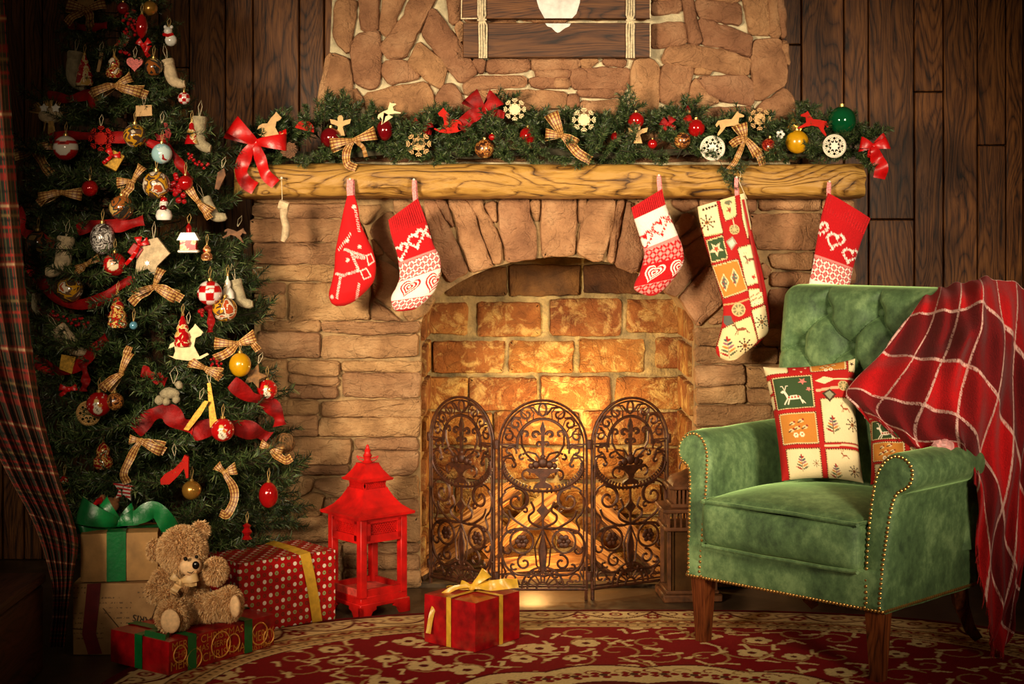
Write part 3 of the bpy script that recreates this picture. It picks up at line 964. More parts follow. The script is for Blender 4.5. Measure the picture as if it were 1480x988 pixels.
def panel_meshes():
    fr = MB()
    zc = SCR_H - SCR_R
    def arch(r, top=PI): return [(-r, 0)] + [(r * math.cos(t), zc + r * math.sin(t)) for t in np.linspace(PI, 0, 34)] + [(r, 0)]
    for r, tr in ((SCR_R - 0.003, 0.0045), (SCR_R - 0.013, 0.003)):
        fr.tube([(x, 0, z + (0.03 if z == 0 else 0)) for x, z in arch(r)], tr, 6)
    for z, r in ((0.034, 0.005), (0.044, 0.003)):
        fr.tube([(-SCR_R, 0, z), (SCR_R, 0, z)], r, 6)
    for s in (-1, 1):
        fr.tube([(s * 0.14, 0, 0.0), (s * 0.14, 0, 0.03)], 0.006, 6)
        fr.bar((s * SCR_R, 0, zc + 0.002), (s * 0.085, 0, zc + 0.002), 0.005, 0.005)
        fr.box((s * 0.148, 0, zc + 0.002), (0.012, 0.012, 0.03), 0.002)
        fr.box((s * 0.148, 0, 0.075), (0.012, 0.012, 0.03), 0.002)
    sw = MB()
    T = lambda pts, r=0.0030: sw.tube([(x, 0.002 * math.sin(40 * x), z) for x, z in pts], r * 1.25, 5)
    T([(x, z) for x, z in spiral(0, zc + 0.0, 0.083, 0.083, -0.15, PI + 0.15, 34)], 0.0042)
    ov = [(0.012 * math.cos(t), zc + 0.112 + 0.02 * math.sin(t)) for t in np.linspace(0, 2 * PI, 18)]
    T(ov)
    for s in (-1, 1):
        Q = lambda pts, r=0.0030: T([(s * x, z) for x, z in pts], r)
        # between the two arches
        Q(spiral(0.052, zc + 0.098, 0.024, 0.005, 2.2, -5.0)); Q(spiral(0.086, zc + 0.066, 0.020, 0.004, 1.9, -4.6))
        Q([(0.012, zc + 0.096), (0.03, zc + 0.118), (0.052, zc + 0.12)]); Q([(0.07, zc + 0.085), (0.098, zc + 0.088), (0.112, zc + 0.07)])
        Q(spiral(0.112, zc + 0.028, 0.019, 0.004, 1.7, 7.6)); Q([(0.104, zc + 0.05), (0.118, zc + 0.054), (0.128, zc + 0.03)])
        for q in range(5):
            t = 0.25 + q * 0.24
            Q([(0.088 * math.cos(t), zc + 0.088 * math.sin(t)), (0.106 * math.cos(t + 0.09), zc + 0.106 * math.sin(t + 0.09)), (0.128 * math.cos(t + 0.02), zc + 0.128 * math.sin(t + 0.02))], 0.0018)
        # fleur de lis and inner curls
        Q(spiral(0.024, zc + 0.032, 0.013, 0.004, PI, -2.2), 0.0042); Q(spiral(0.013, zc + 0.002, 0.009, 0.003, PI, -2.0), 0.0034)
        Q(spiral(0.056, zc + 0.034, 0.013, 0.004, -0.3, 5.0), 0.0036); Q([(0.069, zc + 0.03), (0.068, zc - 0.0), (0.052, zc - 0.03), (0.03, zc - 0.05)])
        Q([(0.0, zc - 0.06), (0.022, zc - 0.028), (0.048, zc - 0.022), (0.066, zc - 0.03)]); Q(spiral(0.068, zc - 0.04, 0.010, 0.003, 1.6, -3.2))
        Q(spiral(0.106, zc - 0.02, 0.022, 0.005, 3.5, -2.0)); Q([(0.13, zc - 0.005), (0.105, zc - 0.01), (0.088, zc + 0.0)]); Q([(0.13, zc - 0.04), (0.1, zc - 0.03), (0.09, zc - 0.05)])
        # leafy swag below the basket
        sg = [(0.128, 0.438), (0.118, 0.452), (0.1, 0.45), (0.09, 0.435)]
        Q(sg); Q(spiral(0.095, 0.428, 0.009, 0.002, 2.0, 7.0))
        cur = [(0.128, 0.438), (0.13, 0.415), (0.118, 0.39), (0.09, 0.367), (0.05, 0.350), (0.0, 0.345)]
        cur = [tuple(q) for q in catmull(cur, 20)]
        Q(cur, 0.0036)
        for q in range(3, 19):
            x, z = cur[q]
            Q([(x, z), (x * 0.94 + 0.006, z + 0.008), (x * 0.9 + 0.004, z + 0.015)], 0.0028)
            Q([(x, z), (x * 1.0 + 0.006, z - 0.007)], 0.0024)
        Q(spiral(0.05, 0.40, 0.02, 0.006, -1.4, 3.6))
        # mid scrolls
        Q(spiral(0.084, 0.316, 0.040, 0.006, 1.4, 9.4, 34), 0.0034); Q(spiral(0.084, 0.316, 0.05, 0.034, 0.6, 3.6), 0.0026)
        Q([tuple(q) for q in catmull([(0.118, 0.345), (0.135, 0.32), (0.128, 0.28), (0.108, 0.255), (0.118, 0.225), (0.105, 0.212), (0.095, 0.226)], 20)])
        Q([tuple(q) for q in catmull([(0.038, 0.312), (0.028, 0.285), (0.045, 0.268), (0.04, 0.248), (0.016, 0.235), (0.0, 0.229)], 18)], 0.0034)
        Q([tuple(q) for q in catmull([(0.0, 0.229), (0.04, 0.226), (0.075, 0.243), (0.1, 0.262), (0.11, 0.285)], 16)], 0.0034); Q(spiral(0.058, 0.285, 0.012, 0.003, 0.3, 6.0))
        # flower rings
        Q(spiral(0.068, 0.186, 0.037, 0.037, 0, 2 * PI, 24), 0.0034); Q(spiral(0.06, 0.118, 0.026, 0.005, 1.8, -5.5), 0.0032)
        for q in range(6):
            t = q * PI / 3
            sw.ball((s * (0.068 + 0.0135 * math.cos(t)), 0, 0.186 + 0.0135 * math.sin(t)), 0.0095, 8, (1, 0.35, 1))
        sw.ball((s * 0.068, -0.003, 0.186), 0.006, 8)
        Q([tuple(q) for q in catmull([(0.03, 0.228), (0.1, 0.222), (0.13, 0.195), (0.134, 0.15), (0.118, 0.105), (0.08, 0.08), (0.03, 0.082), (0.0, 0.075)], 26)], 0.0036)
        Q(spiral(0.112, 0.16, 0.018, 0.004, 0.6, -4.6)); Q(spiral(0.095, 0.108, 0.014, 0.003, 3.8, 8.6)); Q([(0.0, 0.21), (0.012, 0.16), (0.006, 0.1)], 0.003); Q([(0.0, 0.225), (0.026, 0.17), (0.02, 0.11), (0.0, 0.09)], 0.0024)
        Q(spiral(0.108, 0.066, 0.022, 0.004, 3.6, -2.6)); Q(spiral(0.085, 0.052, 0.012, 0.003, 0.2, 5.2)); Q([(0.135, 0.12), (0.12, 0.09), (0.135, 0.06)])
    for r in (0.068, 0.05, 0.02):
        T(spiral(0, 0.036, r, r, 0, PI, 20), 0.0032)
    for q in range(1, 9):
        t = PI * q / 9
        T([(0.02 * math.cos(t), 0.036 + 0.02 * math.sin(t)), (0.05 * math.cos(t), 0.036 + 0.05 * math.sin(t))], 0.0022)
        sw.ball((0.059 * math.cos(t), 0, 0.036 + 0.059 * math.sin(t)), 0.0055, 8, (1, 0.5, 1))
    T([(0, 0.226), (0, 0.345)], 0.0034)
    sw.prism([(0, zc + 0.078), (0.009, zc + 0.052), (0.006, zc + 0.03), (0.004, zc - 0.04), (-0.004, zc - 0.04), (-0.006, zc + 0.03), (-0.009, zc + 0.052)], -0.004, 0.004)
    sw.prism([(0, 0.315), (0.006, 0.300), (0.02, 0.284), (0.006, 0.268), (0, 0.245), (-0.006, 0.268), (-0.02, 0.284), (-0.006, 0.300)], -0.004, 0.004)
    sw.prism([(-0.004, 0.22), (0.004, 0.22), (0.012, 0.12), (0.0, 0.075), (-0.012, 0.12)], -0.003, 0.003)
    ur = MB()
    ur.prism([(-0.054, 0.418), (0.054, 0.418), (0.05, 0.408), (0.026, 0.402), (0.012, 0.388), (0.008, 0.376), (0.026, 0.366), (0.03, 0.356), (-0.03, 0.356), (-0.026, 0.366), (-0.008, 0.376), (-0.012, 0.388), (-0.026, 0.402), (-0.05, 0.408)], -0.006, 0.005)
    for (x, z, r) in ((0, 0.436, 0.017), (-0.022, 0.43, 0.013), (0.022, 0.43, 0.013), (-0.038, 0.426, 0.009), (0.038, 0.426, 0.009), (0.0, 0.455, 0.008)):
        ur.ball((x, -0.002, z), r, 10, (1, 0.5, 1))
    for s in (-1, 1):
        ur.prism([(s * 0.02, 0.44), (s * 0.035, 0.452), (s * 0.052, 0.446), (s * 0.04, 0.438)], -0.003, 0.003)
    return [q.mesh(nm, M_iron) for q, nm in ((fr, 'frame'), (sw, 'scrollwork'), (ur, 'urn_relief'))]


pm = panel_meshes()
pY = -0.17
cL, cR = P(717, 868, pY), P(852, 868, pY)
scr = thing('fire_screen', 'three panel cast iron fire screen with scrolls before the firebox', 'fire screen', ((cL.x + cR.x) / 2, pY, 0))
LE, RE = P(619, 800, 0.035), P(968, 800, -0.015)
for (a, b, lab) in ((LE, cL, 'left panel'), (cL, cR, 'middle panel'), (cR, RE, 'right panel')):
    a, b = Vector((a.x, a.y, 0)), Vector((b.x, b.y, 0))
    p = link('panel', None, scr)
    p.location = (a + b) / 2 - scr.location
    p.location.z = 0.001
    p.rotation_euler = (0, 0, math.atan2(b.y - a.y, b.x - a.x))
    p.scale = ((b - a).length / 0.302, 1, 1)
    for me in pm:
        link(me.name.split('.')[0], me, p)

# ================================================================== bows and ribbons
def ribbon_mat(name, c, rough=0.36, sheen=0.0, bump=0.25):
    return plain(name, c, rough, var=0.1, scale=40, bump=bump, bscale=120, bdist=0.003, sheen=sheen, spec=0.6)


M_redsat = ribbon_mat('red_satin', (190, 10, 10), 0.36)
M_greensat = ribbon_mat('green_satin', (8, 104, 48), 0.34)
M_goldrib = ribbon_mat('gold_ribbon', (206, 158, 48), 0.35)
M_velvet = plain('red_velvet', (124, 8, 8), 0.6, var=0.35, scale=18, bump=0.6, bscale=50, bdist=0.006, spec=0.25)

M_plaid, _nt, _bs = nt_new('plaid_ribbon')
_uv = N(_nt, 'ShaderNodeTexCoord').outputs['UV']
_sx = N(_nt, 'ShaderNodeSeparateXYZ', {0: _uv})
_base = ramp(_nt, noise_tex(_nt, coords(_nt), 60), [(0.3, (150, 104, 46)), (0.7, (196, 150, 78))])
_c = mixc(_nt, stripe(_nt, _sx.outputs[0], 0.333, 0.35, 0.6), _base, (112, 34, 22))
_c = mixc(_nt, stripe(_nt, _sx.outputs[0], 0.333, 0.85, 0.97), _c, (226, 190, 120))
_c = mixc(_nt, mth(_nt, 'MULTIPLY', stripe(_nt, _sx.outputs[1], 0.013, 0.3, 0.6), 0.55), _c, (92, 36, 22))
_nt.links.new(_c, _bs.inputs['Base Color'])
_bs.inputs['Roughness'].default_value = 0.5


def bow(root, c, mats, loops, tails, knot, yoff=0.0):
    """bow facing -y. loops: (angle, length, width); tails: ([(x, z)...], width); all relative to c, in metres"""
    c = Vector(c)
    for (ang, L, w) in loops:
        d, pd = Vector((math.cos(ang), 0, math.sin(ang))), Vector((-math.sin(ang), 0, math.cos(ang)))
        path, ws, ds = [], [], []
        for t in np.linspace(0, 1, 21):
            al = L * (0.5 - 0.5 * math.cos(2 * PI * t)) ** 0.8
            yy = -0.3 * L * math.sin(2 * PI * t) - 0.1 * L
            lift = 0.22 * w * (al / L) * (1 if t > 0.5 else -0.4)
            path.append(c + d * al + Vector((0, yy + yoff, 0)) + pd * lift)
            ws.append(w * (0.3 + 0.7 * (al / L) ** 0.8))
            ds.append(pd + Vector((0, 0.25 * math.sin(3 * t + ang), 0)))
        MB().strip(path, ws, ds, 4, crown=(0, -0.06 * w, 0)).build('loop', mats, root)
    for (pts, w) in tails:
        q = catmull(pts, 22)
        path, ds, ws = [], [], []
        for i, (x, z) in enumerate(q):
            j, k = min(i + 1, 21), max(i - 1, 0)
            t = Vector((q[j][0] - q[k][0], 0, q[j][1] - q[k][1])).normalized()
            path.append(c + Vector((x, yoff - 0.012 - 0.006 * math.sin(i * 0.55), z)))
            ds.append(Vector((-t.z, 0.35 * math.sin(i * 0.4), t.x)))
            ws.append(w * (0.45 + 0.55 * min(1, i / 6)))
        MB().strip(path, ws, ds, 4, crown=(0, -0.07 * w, 0)).build('tail', mats, root)
    MB().ball(c + Vector((0, yoff - 0.006, 0)), knot, 12, (1.1, 0.8, 1.0)).build('knot', mats, root)


# ================================================================== gifts
M_redwrap = plain('red_wrap', (150, 12, 18), 0.32, var=0.25, scale=25, bump=0.25, bscale=80, bdist=0.002, coat=0.25)
M_kraft = plain('kraft_paper', (168, 124, 70), 0.7, var=0.12, scale=22, bump=0.25, bscale=50, bdist=0.003)
M_kraftp, _nt, _bs = nt_new('printed_kraft')
_v = coords(_nt)
_b = ramp(_nt, noise_tex(_nt, _v, 20), [(0.3, (150, 108, 62)), (0.7, (178, 134, 82))])
_lines = noise_tex(_nt, N(_nt, 'ShaderNodeMapping', {'Vector': _v, 'Scale': (160, 160, 60)}).outputs[0], 1.0, 3, 0.7)
_s3 = N(_nt, 'ShaderNodeSeparateXYZ', {0: _v})
_row = stripe(_nt, _s3.outputs[2], 0.014, 0.2, 0.5)
_blk = mth(_nt, 'GREATER_THAN', noise_tex(_nt, _v, 14, 1), 0.53)
_k = mth(_nt, 'MULTIPLY', mth(_nt, 'MULTIPLY', mth(_nt, 'GREATER_THAN', _lines, 0.52), _row), mth(_nt, 'MULTIPLY', _blk, 0.7))
_nt.links.new(mixc(_nt, _k, _b, (60, 36, 20)), _bs.inputs['Base Color'])
_bs.inputs['Roughness'].default_value = 0.7
M_dots, _nt, _bs = nt_new('dotted_wrap')
_uvs = N(_nt, 'ShaderNodeTexCoord').outputs['UV']
_sc = N(_nt, 'ShaderNodeVectorMath', {0: _uvs, 'Scale': 1 / 0.0205}, operation='SCALE').outputs[0]
_fl = N(_nt, 'ShaderNodeVectorMath', {0: _sc}, operation='FLOOR').outputs[0]
_fr = N(_nt, 'ShaderNodeVectorMath', {0: _sc}, operation='FRACTION').outputs[0]
_dd = N(_nt, 'ShaderNodeVectorMath', {0: _fr, 1: (0.5, 0.5, 0.0)}, operation='DISTANCE').outputs['Value']
_wn = N(_nt, 'ShaderNodeSeparateXYZ', {0: _fl})
_chk = mth(_nt, 'FRACT', mth(_nt, 'MULTIPLY', mth(_nt, 'ADD', _wn.outputs[0], mth(_nt, 'MULTIPLY', _wn.outputs[1], 2.0)), 0.3334))
_dc = ramp(_nt, _chk, [(0.0, (244, 226, 205)), (0.2, (150, 170, 110)), (0.5, (226, 190, 170)), (0.6, (120, 40, 24))], 'CONSTANT')
_cc = mixc(_nt, mth(_nt, 'LESS_THAN', _dd, 0.30), (176, 14, 18), _dc)
_hole = mth(_nt, 'MULTIPLY', mth(_nt, 'LESS_THAN', _dd, 0.10), mth(_nt, 'GREATER_THAN', _chk, 0.2))
_cc = mixc(_nt, _hole, _cc, (176, 14, 18))
_nt.links.new(_cc, _bs.inputs['Base Color'])
_bs.inputs['Roughness'].default_value = 0.35
M_goldprint = plain('gold_print', (206, 140, 58), 0.4, 0.3, var=0.1)


def box_uv(m, w, d, h, bev):
    """wrapped box standing on z=0 with paper coordinates in metres on each face"""
    for ax, sgn in ((1, -1), (1, 1), (0, -1), (0, 1), (2, 1), (2, -1)):
        half = [w / 2, d / 2, h / 2]
        o1, o2 = [(0, 2), (1, 2), (0, 1)][{1: 0, 0: 1, 2: 2}[ax]]
        n = 6
        pts, uv = [], []
        for i in range(n):
            for j in range(n):
                q = [0, 0, 0]
                q[o1] = half[o1] * (2 * i / (n - 1) - 1); q[o2] = half[o2] * (2 * j / (n - 1) - 1)
                q[ax] = sgn * half[ax]
                uv.append((q[o1] + 0.5, q[o2] + 0.5))
                # soft corners
                inner = [max(-half[k] + bev, min(half[k] - bev, q[k])) for k in range(3)]
                dv = Vector(q) - Vector(inner)
                if dv.length > bev:
                    dv = dv.normalized() * bev
                p = Vector(inner) + dv
                p += Vector((hashn(p.x * 14, p.y * 14, p.z * 14 + w), hashn(p.x * 12 + 5, p.y * 12, p.z * 12), 0)) * 0.0015
                pts.append(p + Vector((0, 0, h / 2)))
        flip = (sgn > 0) == (ax == 1)
        fs = [[i * n + j, (i + 1) * n + j, (i + 1) * n + j + 1, i * n + j + 1] for i in range(n - 1) for j in range(n - 1)]
        if flip:
            fs = [f[::-1] for f in fs]
        o = m.add(pts, fs)
        for k, t in enumerate(uv):
            m.uv[o + k] = t
    return m


def wrap_band(root, w, d, h, axis, off, bw, mat, name='ribbon_band'):
    """flat ribbon around the box, crossing the top"""
    e = 0.0025
    if axis == 'x':
        pts = [(-w / 2 - e, off, 0.002), (-w / 2 - e, off, h + e), (w / 2 + e, off, h + e), (w / 2 + e, off, 0.002)]; dr = (0, 1, 0)
    else:
        pts = [(off, -d / 2 - e, 0.002), (off, -d / 2 - e, h + e), (off, d / 2 + e, h + e), (off, d / 2 + e, 0.002)]; dr = (1, 0, 0)
    MB().strip([Vector(p) for p in pts], bw, dr, 2).build(name, mat, root, smooth=False)


def gift(name, label, F, ang, w, d, h, mat, z=0.0, bev=0.004):
    """F: front corner on the ground; local x runs along ang"""
    ux, uy = Vector((math.cos(ang), math.sin(ang), 0)), Vector((-math.sin(ang), math.cos(ang), 0))
    c = Vector((F[0], F[1], z)) + ux * w / 2 + uy * d / 2
    t = thing(name, label, 'gift box', c, ang)
    box_uv(MB(), w, d, h, bev).build('wrapped_box', mat, t, angle=60)
    return t


# small red gift on the rug
RUGZ = 0.009
M_folds = plain('fold_line', (196, 60, 50), 0.4)
g = gift('gift_box', 'small red foil gift with gold ribbon lying on the rug', (-0.101, -0.838), math.radians(51.6), 0.2, 0.19, 0.138, M_redwrap, RUGZ)
wrap_band(g, 0.2, 0.19, 0.138, 'x', 0.0, 0.017, M_goldrib); wrap_band(g, 0.2, 0.19, 0.138, 'y', 0.01, 0.017, M_goldrib)
gb = link('bow', None, g); gb.location = (0.0, 0, 0.150); gb.rotation_euler = (math.radians(-25), 0, math.radians(-51.6))
bow(gb, (0, 0, 0), M_goldrib, [(0.75, 0.06, 0.032), (2.9, 0.035, 0.022)], [([(0, 0), (0.045, 0.004), (0.09, 0.006), (0.13, 0.012)], 0.03), ([(0, 0), (-0.05, -0.004), (-0.092, -0.03), (-0.112, -0.075), (-0.122, -0.13)], 0.014)], 0.010)

# long red gift with gold lettering
F = (-0.897, -1.068); an = math.radians(53.5)
g = gift('gift_box', 'long red gift with gold lettering and green ribbon under the teddy bear', F, an, 0.387, 0.234, 0.09, M_redwrap, RUGZ)
for off in (-0.115, 0.09):
    wrap_band(g, 0.387, 0.234, 0.09, 'y', off, 0.03, M_greensat)
wrap_band(g, 0.387, 0.234, 0.09, 'x', 0.0, 0.03, M_greensat)
MB().strip([(0.1, -0.05, 0.094), (0.13, 0.0, 0.105), (0.165, 0.05, 0.108), (0.175, 0.10, 0.097)], 0.03, (1, -0.4, 0.2), 2).build('ribbon_end', M_greensat, g)
MB().strip([(-0.14, -0.06, 0.094), (-0.19, -0.1, 0.098), (-0.20, -0.03, 0.102)], 0.028, (0.6, 0.6, 0.3), 2).build('ribbon_end', M_greensat, g)
pr = MB()
random.seed(5)
placed = 0
rows = [('MERRY CHRISTMAS', 0.030, 0.064, -0.185), ('CHRISTMAS MERRY', 0.024, 0.042, -0.18), ('MERRY CHRISTMAS', 0.033, 0.012, -0.19), ('MERRY', 0.042, 0.026, 0.105), ('CHRISTMAS', 0.02, 0.004, 0.07)]
for body, size, z, x in rows:
    vs, fs = text_mesh(body, size)
    wd = max(v.x for v in vs)
    pr.add([(x + v.x * min(1.0, 0.36 / wd) if x < 0 else x + v.x * min(1.0, (0.188 - x) / wd), -0.117 - 0.0012 - 0.0002 * placed, z + min(v.y, 0.085 - z)) for v in vs], fs)
    placed += 1
for (x, z, r) in ((-0.155, 0.05, 0.022), (-0.105, 0.028, 0.026), (-0.01, 0.045, 0.034), (0.035, 0.04, 0.024), (0.135, 0.045, 0.03), (0.17, 0.03, 0.02)):
    pr.tube([(x + r * math.cos(t), -0.1175, z + r * math.sin(t)) for t in np.linspace(0, 2 * PI, 26)[:-1]], 0.0022, 4, closed=True)
pr.build('printed_lettering', M_goldprint, g, smooth=False)

# dotted gift under the tree
F = (-0.787, -0.645); an = math.radians(39)
g = gift('gift_box', 'red gift with white and green dots and gold ribbon beside the red lantern', F, an, 0.33, 0.21, 0.215, M_dots, 0.0)
MB().strip([(0.06, 0.105, 0.218), (0.058, -0.02, 0.219), (0.055, -0.109, 0.217), (0.07, -0.112, 0.15), (0.085, -0.111, 0.08), (0.098, -0.110, 0.004)], 0.034, (1, 0.0, 0.15), 2).build('ribbon_band', M_goldrib, g)

# kraft gifts stacked by the curtain
g = gift('gift_box', 'printed brown paper gift with dark red ribbon, lower of the stack', (-1.215, -0.83), math.radians(2), 0.25, 0.19, 0.20, M_kraftp, 0.0, 0.006)
MB().strip([(-0.065, -0.0965, 0.199), (-0.07, -0.099, 0.14), (-0.078, -0.1, 0.06), (-0.062, -0.0965, 0.004)], 0.038, (1, 0, 0.05), 3).build('ribbon_band', plain('wine_ribbon', (110, 10, 14), 0.5), g)
fl = MB()
for a, b in (((-0.04, 0.13), (0.02, 0.055)), ((0.02, 0.055), (0.075, 0.05)), ((0.075, 0.05), (0.125, 0.19)), ((-0.125, 0.075), (-0.09, 0.072))):
    fl.tube([(a[0], -0.0965, a[1]), (b[0], -0.0965, b[1])], 0.0014, 4)
fl.build('paper_fold', plain('fold_shadow', (92, 62, 34), 0.8), g)
vs, fs = text_mesh('PARIS', 0.026)
wd = max(v.x for v in vs)
lt = MB(); lt.add([(0.105 - v.x * math.cos(0.2) - v.y * math.sin(0.2), -0.0972, 0.10 - v.y * math.cos(0.2) + v.x * math.sin(0.2) * 1.0) for v in vs], fs)
lt.build('printed_lettering', plain('ink', (44, 28, 16), 0.8), g, smooth=False)
an = math.radians(10)
w, d, h = 0.212, 0.155, 0.136
g = gift('gift_box', 'plain brown paper gift with wide green satin ribbon, top of the stack', (-1.192, -0.838), an, w, d, h, M_kraft, 0.2015, 0.006)
wrap_band(g, w, d, h, 'y', -0.008, 0.052, M_greensat); wrap_band(g, w, d, h, 'x', 0.0, 0.05, M_greensat)
gb = link('bow', None, g); gb.location = (-0.005, -0.02, h + 0.012)
bow(gb, (0, 0, 0.01), M_greensat, [(2.85, 0.115, 0.075), (2.45, 0.07, 0.06), (0.35, 0.05, 0.05)], [([(0, 0), (0.05, 0.012), (0.09, 0.03), (0.115, 0.02), (0.135, -0.012), (0.14, -0.03)], 0.05), ([(0, 0), (-0.05, 0.0), (-0.1, -0.004), (-0.125, -0.012)], 0.05)], 0.016)

# ================================================================== red lantern
M_redpaint = plain('red_paint', (178, 16, 12), 0.5, var=0.22, scale=16, spec=0.35, bump=0.2, bscale=60, bdist=0.002)
M_redworn = plain('worn_red_paint', (200, 70, 60), 0.55, var=0.25, scale=24)
lan = thing('lantern', 'tall red metal lantern with pagoda roof standing by the stone pier', 'lantern', (-0.456 + 0.0085, -0.415 + 0.118, 0), math.radians(41))
W = 0.088
bs_ = MB(); bs_.box((0, 0, 0.052), (2 * W, 2 * W, 0.024), 0.002); bs_.box((0, 0, 0.038), (2 * W + 0.012, 2 * W + 0.012, 0.012), 0.002)
bs_.build('base', M_redpaint, lan)
for sx in (-1, 1):
    for sy in (-1, 1):
        m = MB(); q = W + 0.006
        m.prism([(0, 0), (0.036, 0), (0.046, 0.018), (0.06, 0.024), (0.06, 0.034), (0, 0.034)], -0.006, 0.006)
        for v in m.v: v.x, v.y, v.z = sx * (q - v.x), sy * (q - 0.006) + v.y, v.z
        k = MB(); k.prism([(0, 0), (0.036, 0), (0.046, 0.018), (0.06, 0.024), (0.06, 0.034), (0, 0.034)], -0.006, 0.006)
        for v in k.v: v.x, v.y, v.z = sx * (q - 0.006) + v.y, sy * (q - v.x), v.z
        m.add(k.v, k.f)
        m.build('foot', M_redpaint, lan)
        MB().box((sx * (W - 0.012), sy * (W - 0.012), 0.18), (0.024, 0.024, 0.245), 0.002).build('post', M_redpaint, lan)
for k in range(4):
    R4 = Matrix.Rotation(k * PI / 2, 4, 'Z')
    m = MB(); h0, h1 = 0.225, 0.30
    iw = W - 0.024
    t = MB(); t.box((0, -W + 0.006, h0 + 0.012), (2 * iw, 0.012, 0.024)); t.box((0, -W + 0.006, h1 - 0.008), (2 * iw, 0.012, 0.016)); t.box((-iw + 0.006, -W + 0.006, 0.262), (0.012, 0.012, 0.06)); t.box((iw - 0.006, -W + 0.006, 0.262), (0.012, 0.012, 0.06))
    m.add(t.v, t.f, R4)
    m.build('vent_panel', M_redpaint, lan)
    l = MB()
    for q in range(-6, 7):
        for s in (-1, 1):
            l.bar((q * 0.0095 - s * 0.016, -W + 0.008, 0.247), (q * 0.0095 + s * 0.016, -W + 0.008, 0.285), 0.0026, 0.003)
    l.v = [R4 @ Vector((max(-iw + 0.005, min(iw - 0.005, v.x)), v.y, v.z)) for v in l.v]
    l.build('lattice', M_redpaint, lan)
    rl = MB(); rl.box((0, -W + 0.008, 0.074), (2 * iw, 0.010, 0.022), 0.001); rl.v = [R4 @ v for v in rl.v]
    rl.build('rail', M_redworn if k == 3 else M_redpaint, lan)
    ul = MB()
    for q in range(-5, 6):
        for s in (-1, 1):
            ul.bar((q * 0.0075 - s * 0.008, -0.0415, 0.381), (q * 0.0075 + s * 0.008, -0.0415, 0.401), 0.0024, 0.003)
    ul.v = [R4 @ Vector((max(-0.04, min(0.04, v.x)), v.y, v.z)) for v in ul.v]
    ul.build('lattice', M_redpaint, lan)
MB().box((0, 0, 0.066), (2 * W - 0.01, 2 * W - 0.01, 0.004)).build('tray', M_redworn, lan)


def pyramid(prof):
    m = MB()
    vs = [Vector((sx * r, sy * r, z)) for (r, z) in prof for (sx, sy) in ((-1, -1), (1, -1), (1, 1), (-1, 1))]
    fs = [[i * 4 + k, i * 4 + (k + 1) % 4, (i + 1) * 4 + (k + 1) % 4, (i + 1) * 4 + k] for i in range(len(prof) - 1) for k in range(4)]
    fs += [[3, 2, 1, 0], [(len(prof) - 1) * 4 + k for k in range(4)]]
    m.add(vs, fs)
    return m


pyramid([(W - 0.004, 0.298), (W + 0.016, 0.301), (W + 0.018, 0.309), (W + 0.008, 0.313), (0.075, 0.329), (0.058, 0.352), (0.046, 0.375), (0.0445, 0.381), (0.038, 0.381)]).build('roof', M_redpaint, lan, smooth=False)
pyramid([(0.038, 0.401), (0.0445, 0.401), (0.056, 0.404), (0.058, 0.410), (0.05, 0.414), (0.034, 0.436), (0.026, 0.452), (0.026, 0.456)]).build('cap', M_redpaint, lan, smooth=False)
pyramid([(0.03, 0.376), (0.03, 0.408)]).build('neck', plain('lantern_inside', (90, 12, 8), 0.7), lan, smooth=False)
MB().lathe([(0.014, 0.454), (0.017, 0.459), (0.011, 0.464), (0.012, 0.474), (0.015, 0.478), (0.011, 0.483), (0.009, 0.490), (0.0105, 0.494), (0.006, 0.499), (0.0065, 0.503), (0.004, 0.509), (0.001, 0.512)], n=14).build('finial', M_redpaint, lan)
MB().tube([(0.033 * math.cos(t) * 0.707, -0.033 * math.cos(t) * 0.707, 0.4615 + 0.006 * math.sin(t) + 0.004 * abs(math.cos(t)) + 0.012 * (1 - abs(math.sin(t)))) for t in np.linspace(0, 2 * PI, 30)[:-1]], 0.0022, 6, closed=True).build('ring_handle', M_redpaint, lan)

# ================================================================== dark lantern behind the armchair
M_bronze = plain('dark_bronze', (96, 58, 32), 0.55, 0.3, var=0.3, scale=30)
M_dglass = plain('smoked_glass', (70, 46, 24), 0.15, var=0.3, scale=12, spec=0.7)
dl = thing('lantern', 'dark bronze lantern with slatted tiers between fire screen and armchair', 'lantern', (P(995, 860, -0.12).x, -0.12, 0), math.radians(4))
dw = 0.074
m = MB(); m.box((0, 0, 0.012), (0.19, 0.17, 0.024), 0.004); m.box((0, 0, 0.03), (0.17, 0.155, 0.012), 0.003); m.build('base', M_bronze, dl)
for sx in (-1, 1):
    for sy in (-1, 1):
        MB().box((sx * dw, sy * dw * 0.9, 0.14), (0.012, 0.012, 0.21), 0.001).build('post', M_bronze, dl)
for k in range(4):
    R4 = Matrix.Rotation(k * PI / 2, 4, 'Z')
    m = MB(); m.box((0, -dw * 0.9 + 0.004, 0.13), (2 * dw, 0.003, 0.19)); m.v = [R4 @ v for v in m.v]; m.build('pane', M_dglass, dl)
for (z0, z1, r) in ((0.235, 0.285, 0.082), (0.305, 0.355, 0.058)):
    m = MB(); m.box((0, 0, z0 - 0.004), (2 * r + 0.016, 2 * r + 0.004, 0.012), 0.003); m.box((0, 0, z1 + 0.004), (2 * r + 0.03, 2 * r + 0.02, 0.012), 0.003); m.build('tier_frame', M_bronze, dl)
    for k in range(4):
        R4 = Matrix.Rotation(k * PI / 2, 4, 'Z')
        for q in range(9):
            m = MB(); m.box((-r + 0.006 + q * (2 * r - 0.012) / 8, -r + 0.004, (z0 + z1) / 2), (0.006, 0.004, z1 - z0)); m.v = [R4 @ v for v in m.v]
            m.build('slat', M_bronze, dl)
pyramid([(0.062, 0.365), (0.05, 0.385), (0.02, 0.40), (0.008, 0.41)]).build('roof', M_bronze, dl)
